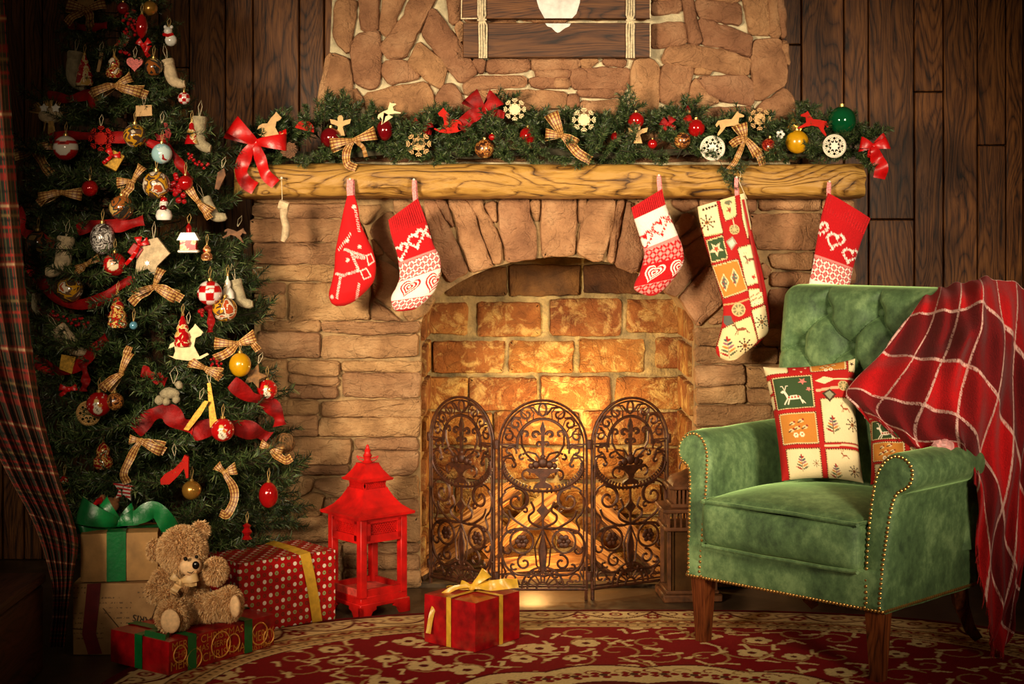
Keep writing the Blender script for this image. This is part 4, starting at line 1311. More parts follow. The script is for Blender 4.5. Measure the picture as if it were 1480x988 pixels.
MB().tube([(0.03 * math.cos(t), 0, 0.41 + 0.035 * math.sin(t)) for t in np.linspace(0, PI, 14)], 0.003, 6).build('handle', M_bronze, dl)

# ================================================================== dark trunk at the left
tr = thing('storage_trunk', 'dark brown wooden trunk standing in shadow beside the curtain', 'trunk', (-1.6, -1.36, 0))
M_trunk = wood_mat('trunk_wood', (40, 20, 12), (66, 36, 22), (84, 48, 30), 1, 40, 0.6, 0.3, 0.002)
MB().box((0, 0, 0.115), (0.70, 0.76, 0.23), 0.006).build('body', M_trunk, tr)
MB().box((0, 0, 0.247), (0.712, 0.772, 0.026), 0.006).build('lid', M_trunk, tr)

# ================================================================== hanging sign
M_sign = wood_mat('sign_board', (34, 17, 7), (78, 44, 19), (104, 64, 30), 0, 45, 0.5, 0.5, 0.002)
M_white = plain('white_paint', (226, 222, 216), 0.7, var=0.08, scale=40, bump=0.3)
M_rope = plain('cotton_rope', (214, 196, 160), 0.85, var=0.15, scale=120, bump=0.8, bscale=500)
SY = 0.012
sg = thing('hanging_sign', 'dark board sign tied with white rope on the chimney, cut by frame top', 'sign', P(805, 83, SY))
for (x0, y0, x1, y1) in ((668, -42, 940, 27), (669, 33, 940, 83)):
    a, b = P(x0, y0, SY), P(x1, y1, SY)
    MB().box(((a.x + b.x) / 2, SY + 0.011, (a.z + b.z) / 2), (b.x - a.x, 0.022, a.z - b.z), 0.002).build('board', M_sign, sg, True)
def px_prism(pts, Y, th):
    return MB().prism([(P(x, y, Y).x, P(x, y, Y).z) for x, y in pts], Y - th, Y)
px_prism([(787, 26.5), (827, 26.5), (833, 20), (838, 4), (840, -14), (833, -30), (818, -34), (806, -24), (794, -34), (780, -30), (773, -14), (776, 2), (779, 12)], SY, 0.003).build('painted_heart', M_white, sg, True)
px_prism([(788, 34), (825, 34), (823, 38), (817, 40.5), (809, 46.5), (806, 47.5), (803, 46), (797, 40), (791, 38)], SY, 0.003).build('painted_heart', M_white, sg, True)
for x in (696, 911):
    m = MB()
    for k in range(4):
        pts = [P(x + (k - 1.5) * 3.4 + (0 if abs(y - 29) > 6 else (1.5 - k) * 1.6) + random.uniform(-0.4, 0.4) + (2 if x < 800 and y > 30 else 0), y, SY - 0.007) for y in (-44, -30, -10, 10, 22, 29, 36, 50, 66, 80, 84)]
        m.tube(pts, 0.0034, 6)
    m.tube([P(x - 6, 29, SY - 0.011), P(x, 29.5, SY - 0.014), P(x + 7, 28, SY - 0.011)], 0.003, 6)
    m.build('rope', M_rope, sg, True)
px_prism([(667, -40), (669, -40), (667.5, 26), (690, 26), (690, 27.5), (666, 28)], SY - 0.0, 0.002).build('worn_edge', M_rope, sg, True)
px_prism([(939, -40), (940.5, -40), (940.5, 26), (939, 26)], SY - 0.0, 0.002).build('worn_edge', M_rope, sg, True)
px_prism([(939, 34), (940.5, 34), (940.5, 82), (939, 82)], SY - 0.0, 0.002).build('worn_edge', M_rope, sg, True)

# ================================================================== rug
M_rug = printed('rug_wool', 0.95, 0.0, 0.6, 420, 0.004, 0.15)
RCX, RCY, RA, RB, RN = 0.35, -1.53, 1.43, 1.20, 2.8
RED, DRED, BEI, TAN, BRN = (128, 10, 16), (92, 10, 12), (214, 184, 128), (168, 128, 78), (84, 44, 26)


def rug():
    ys = np.concatenate([np.linspace(-RB, 0.10, 60)[:-1], np.linspace(0.10, RB, 260)])
    nx = 620
    pts, X, Y = [], [], []
    for y in ys:
        hw = RA * max(1e-4, 1 - (abs(y) / RB) ** RN) ** (1 / RN)
        x = np.linspace(-hw, hw, nx)
        X.append(x); Y.append(np.full(nx, y))
    X, Y = np.concatenate(X), np.concatenate(Y)
    r = ((np.abs(X) / RA) ** RN + (np.abs(Y) / RB) ** RN) ** (1 / RN)
    dist = (1 - r) * 1.22                                   # rough distance to the edge in metres
    # position along the border
    bs = np.linspace(0, 2 * PI, 1600)
    bx = RA * np.sign(np.cos(bs)) * np.abs(np.cos(bs)) ** (2 / RN); by = RB * np.sign(np.sin(bs)) * np.abs(np.sin(bs)) ** (2 / RN)
    arc = np.concatenate([[0], np.cumsum(np.hypot(np.diff(bx), np.diff(by)))])
    ang = np.arctan2(by, bx); ang[ang < 0] += 2 * PI; ang[-1] = 2 * PI
    a = np.arctan2(Y, X); a[a < 0] += 2 * PI
    s = np.interp(a, ang, arc)
    # field first, in plan
    C = Can(X, Y, RED)
    R = random.Random(3)
    spots = []
    for k in range(2600):
        x, y = R.uniform(-1.3, 1.3), R.uniform(-0.3, 1.0)
        if all((x - p) ** 2 + (y - q) ** 2 > 0.115 ** 2 for p, q in spots):
            spots.append((x, y))
    for (x, y) in spots:                                     # vines
        t0, sg, sz = R.uniform(0, 6.28), R.choice((-1, 1)), R.uniform(0.055, 0.085)
        C.line(spiral(x, y, sz, 0.012, t0, t0 + sg * 6.6, 26), 0.0085, TAN)
        for q in range(3):
            t = t0 + sg * (q * 1.9 + 0.5)
            C.circ(x + sz * 1.0 * math.cos(t), y + sz * math.sin(t), 0.012, BEI, ry=0.008)
            C.line([(x + sz * 0.9 * math.cos(t), y + sz * 0.9 * math.sin(t)), (x + sz * 1.4 * math.cos(t + 0.4), y + sz * 1.4 * math.sin(t + 0.4))], 0.011, BEI)
    for (x, y) in spots[::2]:                                # flowers
        n = R.choice((4, 5, 6)); f = R.uniform(0.026, 0.04)
        for q in range(n):
            t = 2 * PI * q / n
            C.circ(x + f * 0.7 * math.cos(t), y + f * 0.7 * math.sin(t), f * 0.52, BEI)
        C.circ(x, y, f * 0.34, DRED)
    # medallion in the middle
    ma = np.arctan2(Y, X * 0.8); mr = np.hypot(X * 0.8, Y)
    lob = 0.56 + 0.035 * np.abs(np.sin(ma * 8)) - 0.02
    C.c[mr < lob + 0.012] = lin(DRED); C.c[mr < lob] = lin(BEI)
    inn = 0.40 + 0.03 * np.abs(np.sin(ma * 6)); C.c[mr < inn] = lin(DRED)
    for q in range(48):
        t = 2 * PI * q / 48 + 0.05
        x, y = 0.485 * math.cos(t) / 0.8, 0.485 * math.sin(t)
        for k in range(5):
            C.circ(x + 0.028 * math.cos(k * 1.256), y + 0.02 * math.sin(k * 1.256), 0.012, RED)
        C.circ(x, y, 0.012, BRN)
        C.line(spiral(x + 0.045, y + 0.03, 0.03, 0.006, 0, 5, 16), 0.006, TAN if q % 2 else RED)
    # border, along its own length
    B = Can(s, dist, BEI)
    B.rect(0, -1, 20, 0.022, DRED)
    B.rect(0, 0.022, 20, 0.027, BRN)
    per = 0.235
    k = 0
    x = 0.0
    while x < arc[-1]:
        yc = 0.082
        top = [(x + per * t, 0.032 + 0.085 * math.sin(PI * t) ** 0.7) for t in np.linspace(0, 1, 18)]
        B.line(top, 0.010, DRED)
        B.line([(p, q - 0.014) for p, q in top[3:-3]], 0.005, TAN)
        B.circ(x + per * 0.5, 0.062, 0.022, RED); B.circ(x + per * 0.5, 0.062, 0.013, BEI); B.circ(x + per * 0.5, 0.062, 0.006, DRED)
        for s_ in (-1, 1):
            B.line(spiral(x + per * 0.5 + s_ * 0.06, 0.055, 0.026, 0.006, 1.5, 1.5 + s_ * 5.5, 18), 0.006, DRED)
        for t in np.linspace(0, 2 * PI, 7)[:-1]:
            B.circ(x + 0.02 * math.cos(t), 0.092 + 0.02 * math.sin(t), 0.010, RED)
        B.circ(x, 0.092, 0.009, BEI)
        B.line([(x - 0.05, 0.045), (x, 0.035), (x + 0.05, 0.045)], 0.007, DRED); B.circ(x + per * 0.5, 0.03, 0.012, BEI)
        x += per
    B.rect(0, 0.132, 20, 0.137, BRN)
    B.rect(0, 0.137, 20, 0.180, TAN)
    x = 0.0
    while x < arc[-1]:
        B.line([(x, 0.150), (x + 0.02, 0.168), (x + 0.04, 0.168), (x + 0.06, 0.150), (x + 0.075, 0.150)], 0.007, RED)
        B.circ(x + 0.03, 0.154, 0.009, DRED); B.circ(x + 0.068, 0.166, 0.008, BEI)
        x += 0.075
    B.rect(0, 0.180, 20, 0.185, BRN)
    B.rect(0, 0.185, 20, 0.212, (190, 152, 98))
    x = 0.0
    while x < arc[-1]:
        B.circ(x, 0.198, 0.006, BRN); x += 0.035
    B.rect(0, 0.212, 20, 0.218, BEI); B.rect(0, 0.218, 20, 0.222, BRN)
    col = np.where((dist < 0.222)[:, None], B.c, C.c)
    col = col * (1 + 0.25 * (rng.random(len(X)) - 0.5))[:, None]
    n = len(X)
    m = MB()
    z = np.full(n, RUGZ)
    me_pts = np.stack([X, Y, z], 1)
    nr = len(ys)
    idx = np.arange(nr * nx).reshape(nr, nx)
    q = np.stack([idx[:-1, :-1], idx[:-1, 1:], idx[1:, 1:], idx[1:, :-1]], -1).reshape(-1, 4)
    me = bpy.data.meshes.new('rug')
    # edge skirt
    edge = np.concatenate([idx[0, :], idx[1:, -1], idx[-1, ::-1][1:], idx[::-1, 0][1:-1]])
    sk = me_pts[edge].copy(); sk[:, 2] = 0.0
    allp = np.concatenate([me_pts, sk])
    ne = len(edge)
    sf = [[int(edge[i]), n + i, n + (i + 1) % ne, int(edge[(i + 1) % ne])] for i in range(ne)]
    me.from_pydata(allp.tolist(), [], q.tolist() + sf)
    set_dye(me, np.concatenate([col, np.tile(lin(DRED), (ne, 1))]))
    me.materials.append(M_rug)
    o = link('rug', me)
    o.location = (RCX, RCY, 0)
    tag(o, 'red and beige oriental rug with rounded corners on the floor', 'rug')


rug()

# ================================================================== armchair
M_green, _nt, _bs = nt_new('green_velvet')
_v = coords(_nt)
_n1 = noise_tex(_nt, _v, 7, 3); _n2 = noise_tex(_nt, N(_nt, 'ShaderNodeMapping', {'Vector': _v, 'Scale': (1, 1, 0.8)}).outputs[0], 42, 6, 0.72)
_f = mth(_nt, 'ADD', mth(_nt, 'MULTIPLY', _n1, 0.5), mth(_nt, 'MULTIPLY', _n2, 0.5))
_nt.links.new(ramp(_nt, _f, [(0.36, (48, 70, 42)), (0.5, (80, 108, 66)), (0.64, (122, 150, 98))]), _bs.inputs['Base Color'])
_bs.inputs['Roughness'].default_value = 0.7
_bs.inputs['Sheen Weight'].default_value = 0.8
_bs.inputs['Sheen Roughness'].default_value = 0.35
_bs.inputs['Sheen Tint'].default_value = rgba((160, 200, 130))
add_bump(_nt, _bs, _n2, 0.15, 0.002)
M_brass = plain('antique_brass', (186, 138, 74), 0.3, 0.8, var=0.1)
M_legwood = wood_mat('leg_wood', (44, 18, 8), (92, 44, 20), (120, 62, 30), 2, 60, 0.35, 0.3, 0.001)

ch = thing('armchair', 'green velvet armchair with tufted back and brass nailheads by the fireplace', 'armchair', (0.898, -0.752, 0), math.radians(-44.8))
CW = 0.32


def soft_box(w, d, z0, z1, r, crown, n=26, seed=0):
    m = MB()
    h = [w / 2, d / 2, (z1 - z0) / 2]
    for ax in range(3):
        for sg in (-1, 1):
            o1, o2 = [k for k in range(3) if k != ax]
            pts = []
            for i in range(n):
                for j in range(n):
                    q = [0, 0, 0]
                    q[o1] = h[o1] * math.sin((i / (n - 1) - 0.5) * PI); q[o2] = h[o2] * math.sin((j / (n - 1) - 0.5) * PI); q[ax] = sg * h[ax]
                    inner = Vector([max(-h[k] + r, min(h[k] - r, q[k])) for k in range(3)])
                    dv = Vector(q) - inner
                    if dv.length > r: dv = dv.normalized() * r
                    p = inner + dv
                    fx, fy = 1 - (p.x / h[0]) ** 2, 1 - (p.y / h[1]) ** 2
                    if ax == 2 and sg > 0:
                        p.z += crown * max(fx, 0) ** 0.6 * max(fy, 0) ** 0.6
                    if ax == 1:
                        p.y += sg * 0.012 * max(fx, 0) * max(1 - (p.z / h[2]) ** 2, 0)
                    p += Vector((hashn(p.x * 9 + seed, p.y * 9, p.z * 9), hashn(p.x * 8, p.y * 9 + seed, p.z * 7), hashn(p.x * 7, p.y * 7, seed + p.z * 9))) * 0.003
                    pts.append(p + Vector((0, 0, (z0 + z1) / 2)))
            fs = [[i * n + j, (i + 1) * n + j, (i + 1) * n + j + 1, i * n + j + 1] for i in range(n - 1) for j in range(n - 1)]
            nrm = (sg > 0) == (ax != 1)
            m.add(pts, fs if nrm else [f[::-1] for f in fs])
    return m


# legs
for sx in (-1, 1):
    m = MB()
    t, b = 0.026, 0.016
    cx, cy = sx * 0.285, -0.215
    m.add([(cx + q * s, cy + p * s, z) for (s, z) in ((b, 0.0), (t, 0.20)) for q, p in ((-1, -1), (1, -1), (1, 1), (-1, 1))],
          [[3, 2, 1, 0], [4, 5, 6, 7], [0, 1, 5, 4], [1, 2, 6, 5], [2, 3, 7, 6], [3, 0, 4, 7]])
    for v in m.v: v.z += RUGZ
    m.build('leg', M_legwood, ch, smooth=False)
    m = MB()
    pts = [(sx * 0.27, 0.215, 0.22), (sx * 0.27, 0.235, 0.13), (sx * 0.272, 0.275, 0.06), (sx * 0.274, 0.318, 0.026)]
    m.tube(pts, [0.03, 0.027, 0.022, 0.018], 4)
    m.build('leg', M_legwood, ch, smooth=False)
# seat rail
MB().box((0, 0.0, 0.245), (2 * CW, 0.50, 0.11), 0.012, seg=3).build('seat_rail', M_green, ch)
# cushion
cu = soft_box(0.515, 0.47, 0.288, 0.418, 0.028, 0.042, 28, 3)
for v in cu.v: v.y -= 0.037
co = cu.build('seat_cushion', M_green, ch, angle=None)
for z, k in ((0.414, 1), (0.292, 0)):
    pts = []
    w, d, r = 0.2575 - 0.004, 0.235 - 0.004, 0.02
    loop = [(-w + r, -d), (0, -d - 0.010), (w - r, -d), (w, -d + r), (w + 0.0, 0), (w, d - r), (w - r, d), (0, d), (-w + r, d), (-w, d - r), (-w, 0), (-w, -d + r), (-w + r, -d)]
    q = catmull(loop, 70)[:-1]
    MB().tube([(x, y - 0.037, z + (0.006 * (1 - (x / w) ** 2) if k else 0) + 0.002 * hashn(x * 9, y * 9, 2)) for x, y in q], 0.0055, 6, closed=True).build('piping', M_green, co)

# arms
ARM = [(0.262, 0.19), (0.258, 0.30), (0.258, 0.42), (0.262, 0.50), (0.270, 0.548), (0.290, 0.582), (0.320, 0.600), (0.352, 0.598), (0.378, 0.580), (0.390, 0.552), (0.384, 0.522), (0.366, 0.503), (0.348, 0.492), (0.338, 0.46), (0.330, 0.38), (0.323, 0.28), (0.320, 0.19)]
ARMs = [tuple(q) for q in catmull(ARM, 60)]


def arm_front(z):
    t = max(0, (z - 0.19) / 0.41)
    return -0.252 + 0.055 * t ** 1.5


acx = np.mean([q[0] for q in ARMs])
for sx in (-1, 1):
    m = MB()
    rings = []
    n = len(ARMs)
    mid = [(0.291, z) for _, z in ARMs]
    A_ = np.array(ARMs)
    nr_ = np.roll(A_, -1, 0) - np.roll(A_, 1, 0)
    nr_ = np.stack([-nr_[:, 1], nr_[:, 0]], 1); nr_ /= np.linalg.norm(nr_, axis=1)[:, None] + 1e-9
    # profile runs inner-bottom -> top -> outer-bottom (clockwise), so the inside is to the right
    ins = lambda d: A_ - nr_ * d
    steps = [(ins(0.0), lambda z: 0.225), (ins(0.0), lambda z: 0.15), (ins(0.0), lambda z: 0.05), (ins(0.0), lambda z: -0.05), (ins(0.0), lambda z: -0.13), (ins(0.0), lambda z: arm_front(z) + 0.018), (ins(0.002), lambda z: arm_front(z) + 0.008), (ins(0.008), lambda z: arm_front(z) + 0.001), (ins(0.014), lambda z: arm_front(z) - 0.001)]
    vs = []
    for k, (pr_, fy) in enumerate(steps):
        for i, (x, z) in enumerate(pr_):
            y = fy(z)
            pf = 0.006 * hashn(x * 12, y * 9, z * 12) if 0 < k < 6 else 0
            fade = 1.0
            vs.append(Vector((sx * (x + pf), y, z + pf)))
    K = len(steps)
    fs = [[k * n + i, k * n + (i + 1) % n, (k + 1) * n + (i + 1) % n, (k + 1) * n + i] for k in range(K - 1) for i in range(n)]
    fs.append([(K - 1) * n + i for i in range(n)])
    fs.append([i for i in range(n)][::-1])
    if sx < 0:
        fs = [f[::-1] for f in fs]
    m.add(vs, fs)
    m.build('arm', M_green, ch, angle=60)
    # nailheads around the arm front
    nh = MB()
    path = catmull([tuple(q) for q in (A_ - nr_ * 0.010)], 400)
    last = None
    for (x, z) in path:
        if last is not None and math.hypot(x - last[0], z - last[1]) < 0.0105:
            continue
        if z < 0.2: continue
        last = (x, z)
        nh.ball((sx * x, arm_front(z) - 0.001, z), 0.0047, 6, (1, 0.6, 1))
    o = nh.build('nailhead_trim', M_brass, ch)
    tag(o, 'row of small brass nailheads', kind='stuff')
nh = MB()
x = -CW + 0.008
while x < CW:
    nh.ball((x, -0.251, 0.197), 0.0047, 6, (1, 0.6, 1)); x += 0.0105
for sx in (-1, 1):
    y = -0.245
    while y < 0.24:
        nh.ball((sx * 0.3215, y, 0.197), 0.0047, 6, (0.6, 1, 1)); y += 0.0105
tag(nh.build('nailhead_trim', M_brass, ch), 'row of small brass nailheads', kind='stuff')

# tufted back
BT = [(u, 0.935) for u in (-0.165, 0.015, 0.195)] + [(u, 0.835) for u in (-0.255, -0.075, 0.105, 0.275)] + [(u, 0.735) for u in (-0.165, 0.015, 0.195)] + [(u, 0.635) for u in (-0.255, -0.075, 0.105, 0.275)]
BZ0, BZ1, BHW = 0.30, 1.01, 0.335
segs = []
for i, p in enumerate(BT):
    for q in BT[i + 1:]:
        if abs(abs(p[1] - q[1]) - 0.1) < 0.01 and abs(p[0] - q[0]) < 0.12:
            segs.append((p, q))
for p in BT[:3]:
    segs.append((p, (p[0] + 0.005, 1.0)))
segs += [((-0.255, 0.835), (-0.335, 0.80)), ((-0.255, 0.635), (-0.335, 0.60)), ((0.275, 0.835), (0.335, 0.80))]


def back_y(z):
    return 0.20 + 0.075 * (z - 0.45) / 0.55


def tuft(u, z):
    d = 1.0
    dip = 0.0
    for (a, b) in BT:
        r2 = (u - a) ** 2 + (z - b) ** 2
        if r2 < 0.04:
            dip += 0.042 * math.exp(-r2 / (2 * 0.020 ** 2))
    cr = 0.0
    for (a, b) in segs:
        dx, dz = b[0] - a[0], b[1] - a[1]
        t = max(0, min(1, ((u - a[0]) * dx + (z - a[1]) * dz) / (dx * dx + dz * dz)))
        dd = math.hypot(u - a[0] - t * dx, z - a[1] - t * dz)
        cr = max(cr, math.exp(-dd / 0.0065))
    return dip + 0.022 * cr


m = MB()
nu, nv = 230, 230
rows = []
for j in range(nv):
    z = BZ0 + (BZ1 - BZ0) * (1 - (1 - j / (nv - 1)) ** 1.0)
    for i in range(nu):
        u = math.sin((i / (nu - 1) - 0.5) * PI) * BHW
        e = min(1, (BHW - abs(u)) / 0.05, (BZ1 - z) / 0.05)
        e = max(e, 0)
        rnd_ = 0.055 * math.sqrt(max(0, 1 - (1 - e) ** 2))
        # rounded top corners
        cz = z
        if abs(u) > BHW - 0.045 and z > BZ1 - 0.045:
            cx_, cz_ = BHW - 0.045, BZ1 - 0.045
            dx, dz = abs(u) - cx_, z - cz_
            L = math.hypot(dx, dz)
            mx = max(dx, dz)
            if L > 1e-6:
                k = mx / L
                uu, cz = math.copysign(cx_ + dx * k, u), cz_ + dz * k
            else:
                uu = u
        else:
            uu = u
        y = back_y(cz) - rnd_ + tuft(uu, cz) * min(1, e * 1.6) - 0.018 * (1 - (u / BHW) ** 2) + 0.002 * hashn(u * 12, z * 12, 4)
        rows.append((uu, y, cz))
m.grid(rows, nv, nu)
# back panel
bkp = [(u, back_y(z) + 0.07, z) for z in (BZ0, 0.6, BZ1 - 0.03, BZ1) for u in (-BHW + 0.01, 0, BHW - 0.01)]
bkp = []
for j in range(nv):
    for i in (0, nu - 1):
        pass
ring = [j * nu for j in range(nv)] + [(nv - 1) * nu + i for i in range(1, nu)] + [j * nu + nu - 1 for j in range(nv - 2, -1, -1)]
base = len(m.v)
for k in ring:
    v = m.v[k]
    m.v.append(Vector((v.x, back_y(v.z) + 0.055, v.z)))
for k in range(len(ring) - 1):
    m.f.append([ring[k], ring[k + 1], base + k + 1, base + k])
m.f.append([base + k for k in range(len(ring))])
bo = m.build('backrest', M_green, ch, angle=70)
for (u, z) in BT:
    MB().ball((u, back_y(z) - 0.055 - 0.018 * (1 - (u / BHW) ** 2) + 0.046, z), 0.012, 10, (1, 0.6, 1)).build('button', M_green, bo)

# ================================================================== padded outline shapes (stockings, cushions)
def puff(rows, T, nr, nc, power=0.5, endcap=(0.0, 0.0), wob=0.0):
    """rows: (tl, al, tr, ar), ends of each line across the shape; returns positions a, t, depth h and cloth coordinates pa, pt"""
    R = catmull(rows, nr)
    tl = np.linspace(0, 1, nr)
    us = np.sin(np.linspace(-PI / 2, PI / 2, nc))
    U = np.tile(us, nr)
    rp = lambda k: np.repeat(R[:, k], nc)
    t = rp(0) * (1 - U) / 2 + rp(2) * (1 + U) / 2
    a = rp(1) * (1 - U) / 2 + rp(3) * (1 + U) / 2
    cap = np.ones(nr)
    if endcap[0]: cap *= np.sqrt(np.clip(1 - (1 - np.clip(tl / endcap[0], 0, 1)) ** 2, 0, 1))
    if endcap[1]: cap *= np.sqrt(np.clip(1 - (1 - np.clip((1 - tl) / endcap[1], 0, 1)) ** 2, 0, 1))
    w1 = np.hypot(R[:, 2] - R[:, 0], R[:, 3] - R[:, 1])
    wd = np.repeat(w1, nc)
    h = T * (1 - U ** 2) ** power * np.repeat(cap, nc) * np.clip(wd / np.median(wd), 0.3, 1.3)
    if wob:
        h = h + np.array([wob * hashn(x * 16, y * 16, 2.2) for x, y in zip(a, t)]) * (1 - U ** 2)
    mid = np.stack([(R[:, 0] + R[:, 2]) / 2, (R[:, 1] + R[:, 3]) / 2], 1)
    pt = np.repeat(np.concatenate([[0], np.cumsum(np.linalg.norm(np.diff(mid, axis=0), axis=1))]), nc)
    return a, t, h, U * wd / 2, pt


def puff_obj(name, mat, a, t, h, nr, nc, frame, can, parent=None):
    """frame(a, t, d) -> world point, d toward the viewer"""
    n = nr * nc
    m = MB()
    f = [frame(x, y, d) for x, y, d in zip(a, t, h)]
    b = [frame(x, y, -0.6 * d) for x, y, d in zip(a, t, h)]
    q = [[i * nc + j, (i + 1) * nc + j, (i + 1) * nc + j + 1, i * nc + j + 1] for i in range(nr - 1) for j in range(nc - 1)]
    m.add(f, q)
    m.add(b, [x[::-1] for x in q])
    m.dye = np.concatenate([can.c, can.c])
    return m.build(name, mat, parent, world=parent is not None, angle=None)


M_knit = printed('knit_wool', 0.9, 0.05, 0.9, 260, 0.004)
M_patch = printed('printed_cotton', 0.85, 0.0, 0.4, 500, 0.002)
M_ging = plain('pink_gingham', (220, 130, 128), 0.8, var=0.2, scale=200)
M_pin = plain('pin_white', (230, 220, 200), 0.4)
RW, WW, PK = (186, 10, 18), (238, 226, 214), (216, 130, 124)
STY = -0.20


def axis_frame(top, bot, Y, tiltx=0.0):
    """top/bot: photo pixels of the leg axis ends. a = across (m, to the right), t = down the leg (m)"""
    A0, B0 = P(top[0], top[1], Y), P(bot[0], bot[1], Y)
    d = (B0 - A0); L = d.length; d.normalize()
    r = Vector((-d.z, 0, d.x))
    if r.x < 0: r = -r
    def fr(a, t, k):
        return A0 + d * t + r * a + Vector((0, -k, 0))
    def inv(px, py):
        w = P(px, py, Y) - A0
        return (w.dot(r), w.dot(d))
    return fr, inv, L


def rows_from(inv, pairs):
    """pairs: ((lx, ly), (rx, ry)) photo pixels, top to bottom"""
    out = []
    for l, r in pairs:
        a, b = inv(*l), inv(*r)
        out.append((a[1], a[0], b[1], b[0]))
    return out


def hang_loop(st, top, pin, Y, w=0.012):
    a, b = P(*top, Y), P(*pin, Y + 0.008)
    MB().strip([a + Vector((0, 0, -0.01)), (a + b) / 2 + Vector((-0.002, -0.003, 0)), b, b + Vector((0.003, 0.012, -0.004)), a + Vector((0.004, 0.012, -0.01))], w, (1, 0, 0), 2).build('hanging_loop', M_ging, st, True)
    MB().ball(b + Vector((0, -0.006, 0)), 0.004, 8).build('pin_head', M_pin, st, True)


def zoomk(x0, y0, k):
    return lambda x, y: (x0 + x * k, y0 + y * k)


# -- two nordic stockings and their mirror twin
def nordic(label, top, bot, pairs, scheme, loop, flip=1):
    fr, inv, L = axis_frame(top, bot, STY)
    rows = rows_from(inv, pairs)
    nr, nc = 190, 110
    a, t, h, pa, pt = puff(rows, 0.022, nr, nc, 0.5, (0, 0.10), 0.006)
    c1, c2 = (RW, WW) if scheme == 'red' else (WW, RW)
    cn = Can(pa, pt, c1)
    Lt = pt.max()
    cuff = 0.30 * Lt if scheme != 'red' else 0.13 * Lt
    cuff = 0.14 * Lt
    cn.rect(-1, -1, 1, cuff, RW)
    sl = 0.0
    # wreath of sprigs
    wc = 0.305 * Lt
    for (cx, cy, r0) in ((0.014 * flip, wc, 0.026), (-0.046 * flip, wc + 0.022, 0.026), (0.074 * flip, wc - 0.01, 0.026)):
        for q in range(22):
            tt = 2 * PI * q / 22
            hp = heart_pts(cx, cy, r0, 0, -1, 22)[q]
            for s_ in (-0.6, 0, 0.6):
                cn.line([hp, (hp[0] + 0.008 * math.cos(tt + s_), hp[1] - 0.008 * math.sin(tt + s_))], 0.0026, c2)
    # band of diamonds
    def diamonds(y0, y1, bg, ln, fill):
        i = cn.near(-1, y0, 1, y1)
        p = 0.0235
        X_, Y_ = cn.x[i] / p, (cn.y[i] - y0) / (p * 1.15)
        fu, fv = (X_ + Y_) % 1.0, (X_ - Y_) % 1.0
        cn.c[i] = lin(bg)
        du_, dv_ = np.minimum(fu, 1 - fu), np.minimum(fv, 1 - fv)
        cn.c[i[(du_ < 0.15) | (dv_ < 0.15)]] = lin(ln)
        cn.c[i[(du_ < 0.15) & (dv_ < 0.15)]] = lin(RW if ln == WW else PK)
        cn.c[i[(np.abs(fu - 0.5) < 0.25) & (np.abs(fv - 0.5) < 0.25)]] = lin(fill)
    b0, b1, b2, b3 = 0.475 * Lt, 0.635 * Lt, 0.865 * Lt, 1.1 * Lt
    cn.rect(-1, b0 - 0.008, 1, b0, PK)
    diamonds(b0, b1, WW if scheme == 'red' else RW, RW if scheme != 'red' else WW, PK)
    if scheme == 'red':
        diamonds(b0, b1, (180, 40, 44), WW, (206, 110, 106))
    else:
        diamonds(b0, b1, (214, 120, 114), RW, (226, 150, 142))
    cn.rect(-1, b1, 1, b2, c2)
    for x in (-0.105, -0.022, 0.060, 0.14):
        for k, rr in enumerate((0.034, 0.0285, 0.0228, 0.0170, 0.0115, 0.006)):
            cn.heart(x * flip + 0.0, (b1 + b2) / 2 - 0.004, rr, c1 if k % 2 == 0 else c2, 0.15 * flip, -1)
    if scheme == 'red':
        diamonds(b2, b3, (180, 40, 44), WW, (206, 110, 106))
    else:
        diamonds(b2, b3, (214, 120, 114), RW, (226, 150, 142))
    cn.rect(-1, 0.975 * Lt, 1, 2, RW)
    cn.jitter(0.12)
    st = thing('stocking', label, 'stocking', fr(0, t.max(), 0))
    puff_obj('knitted_body', M_knit, a, t, h, nr, nc, fr, cn, st)
    rb = MB()
    RR = catmull(rows, 60)
    ci = max(2, int(60 * cuff / Lt * 0.9))
    for f in np.linspace(0.03, 0.97, 17):
        u = f * 2 - 1
        hh = 0.022 * math.sqrt(max(0, 1 - u * u)) * 1.08
        rb.tube([fr(RR[k][1] * (1 - f) + RR[k][3] * f, RR[k][0] * (1 - f) + RR[k][2] * f, hh) for k in (0, ci // 2, ci)], 0.0026, 5)
    rb.build('ribbed_cuff', plain('cuff_wool', RW, 0.9, var=0.15, scale=200), st, True)
    hang_loop(st, *loop, STY)
    return st


z = zoomk(470, 250, 200 / 941)
nordic('red and white nordic stocking with heart pattern, left of the arch', z(590, 240), z(690, 760) and z(600, 890),
       [(z(430, 320), z(632, 172)), (z(450, 430), z(690, 330)), (z(490, 560), z(735, 480)), (z(505, 690), z(778, 570)), (z(490, 760), z(785, 670)), (z(450, 840), z(750, 790)), (z(455, 900), z(690, 865)), (z(480, 935), z(620, 920)), (z(520, 940), z(570, 935))],
       'red', (z(612, 190), z(604, 45)))
z = zoomk(900, 240, 220 / 750)
nordic('white and red nordic stocking with red cuff, right of the arch', z(120, 170), z(165, 620),
       [(z(42, 205), z(195, 112)), (z(56, 262), z(212, 190)), (z(100, 400), z(268, 330)), (z(105, 440), z(295, 400)), (z(85, 520), z(300, 470)), (z(58, 580), z(270, 530)), (z(62, 612), z(225, 585)), (z(110, 635), z(185, 622)), (z(135, 640), z(160, 636))],
       'white', (z(183, 120), z(178, 45)))
z = zoomk(940, 280, 0.25)
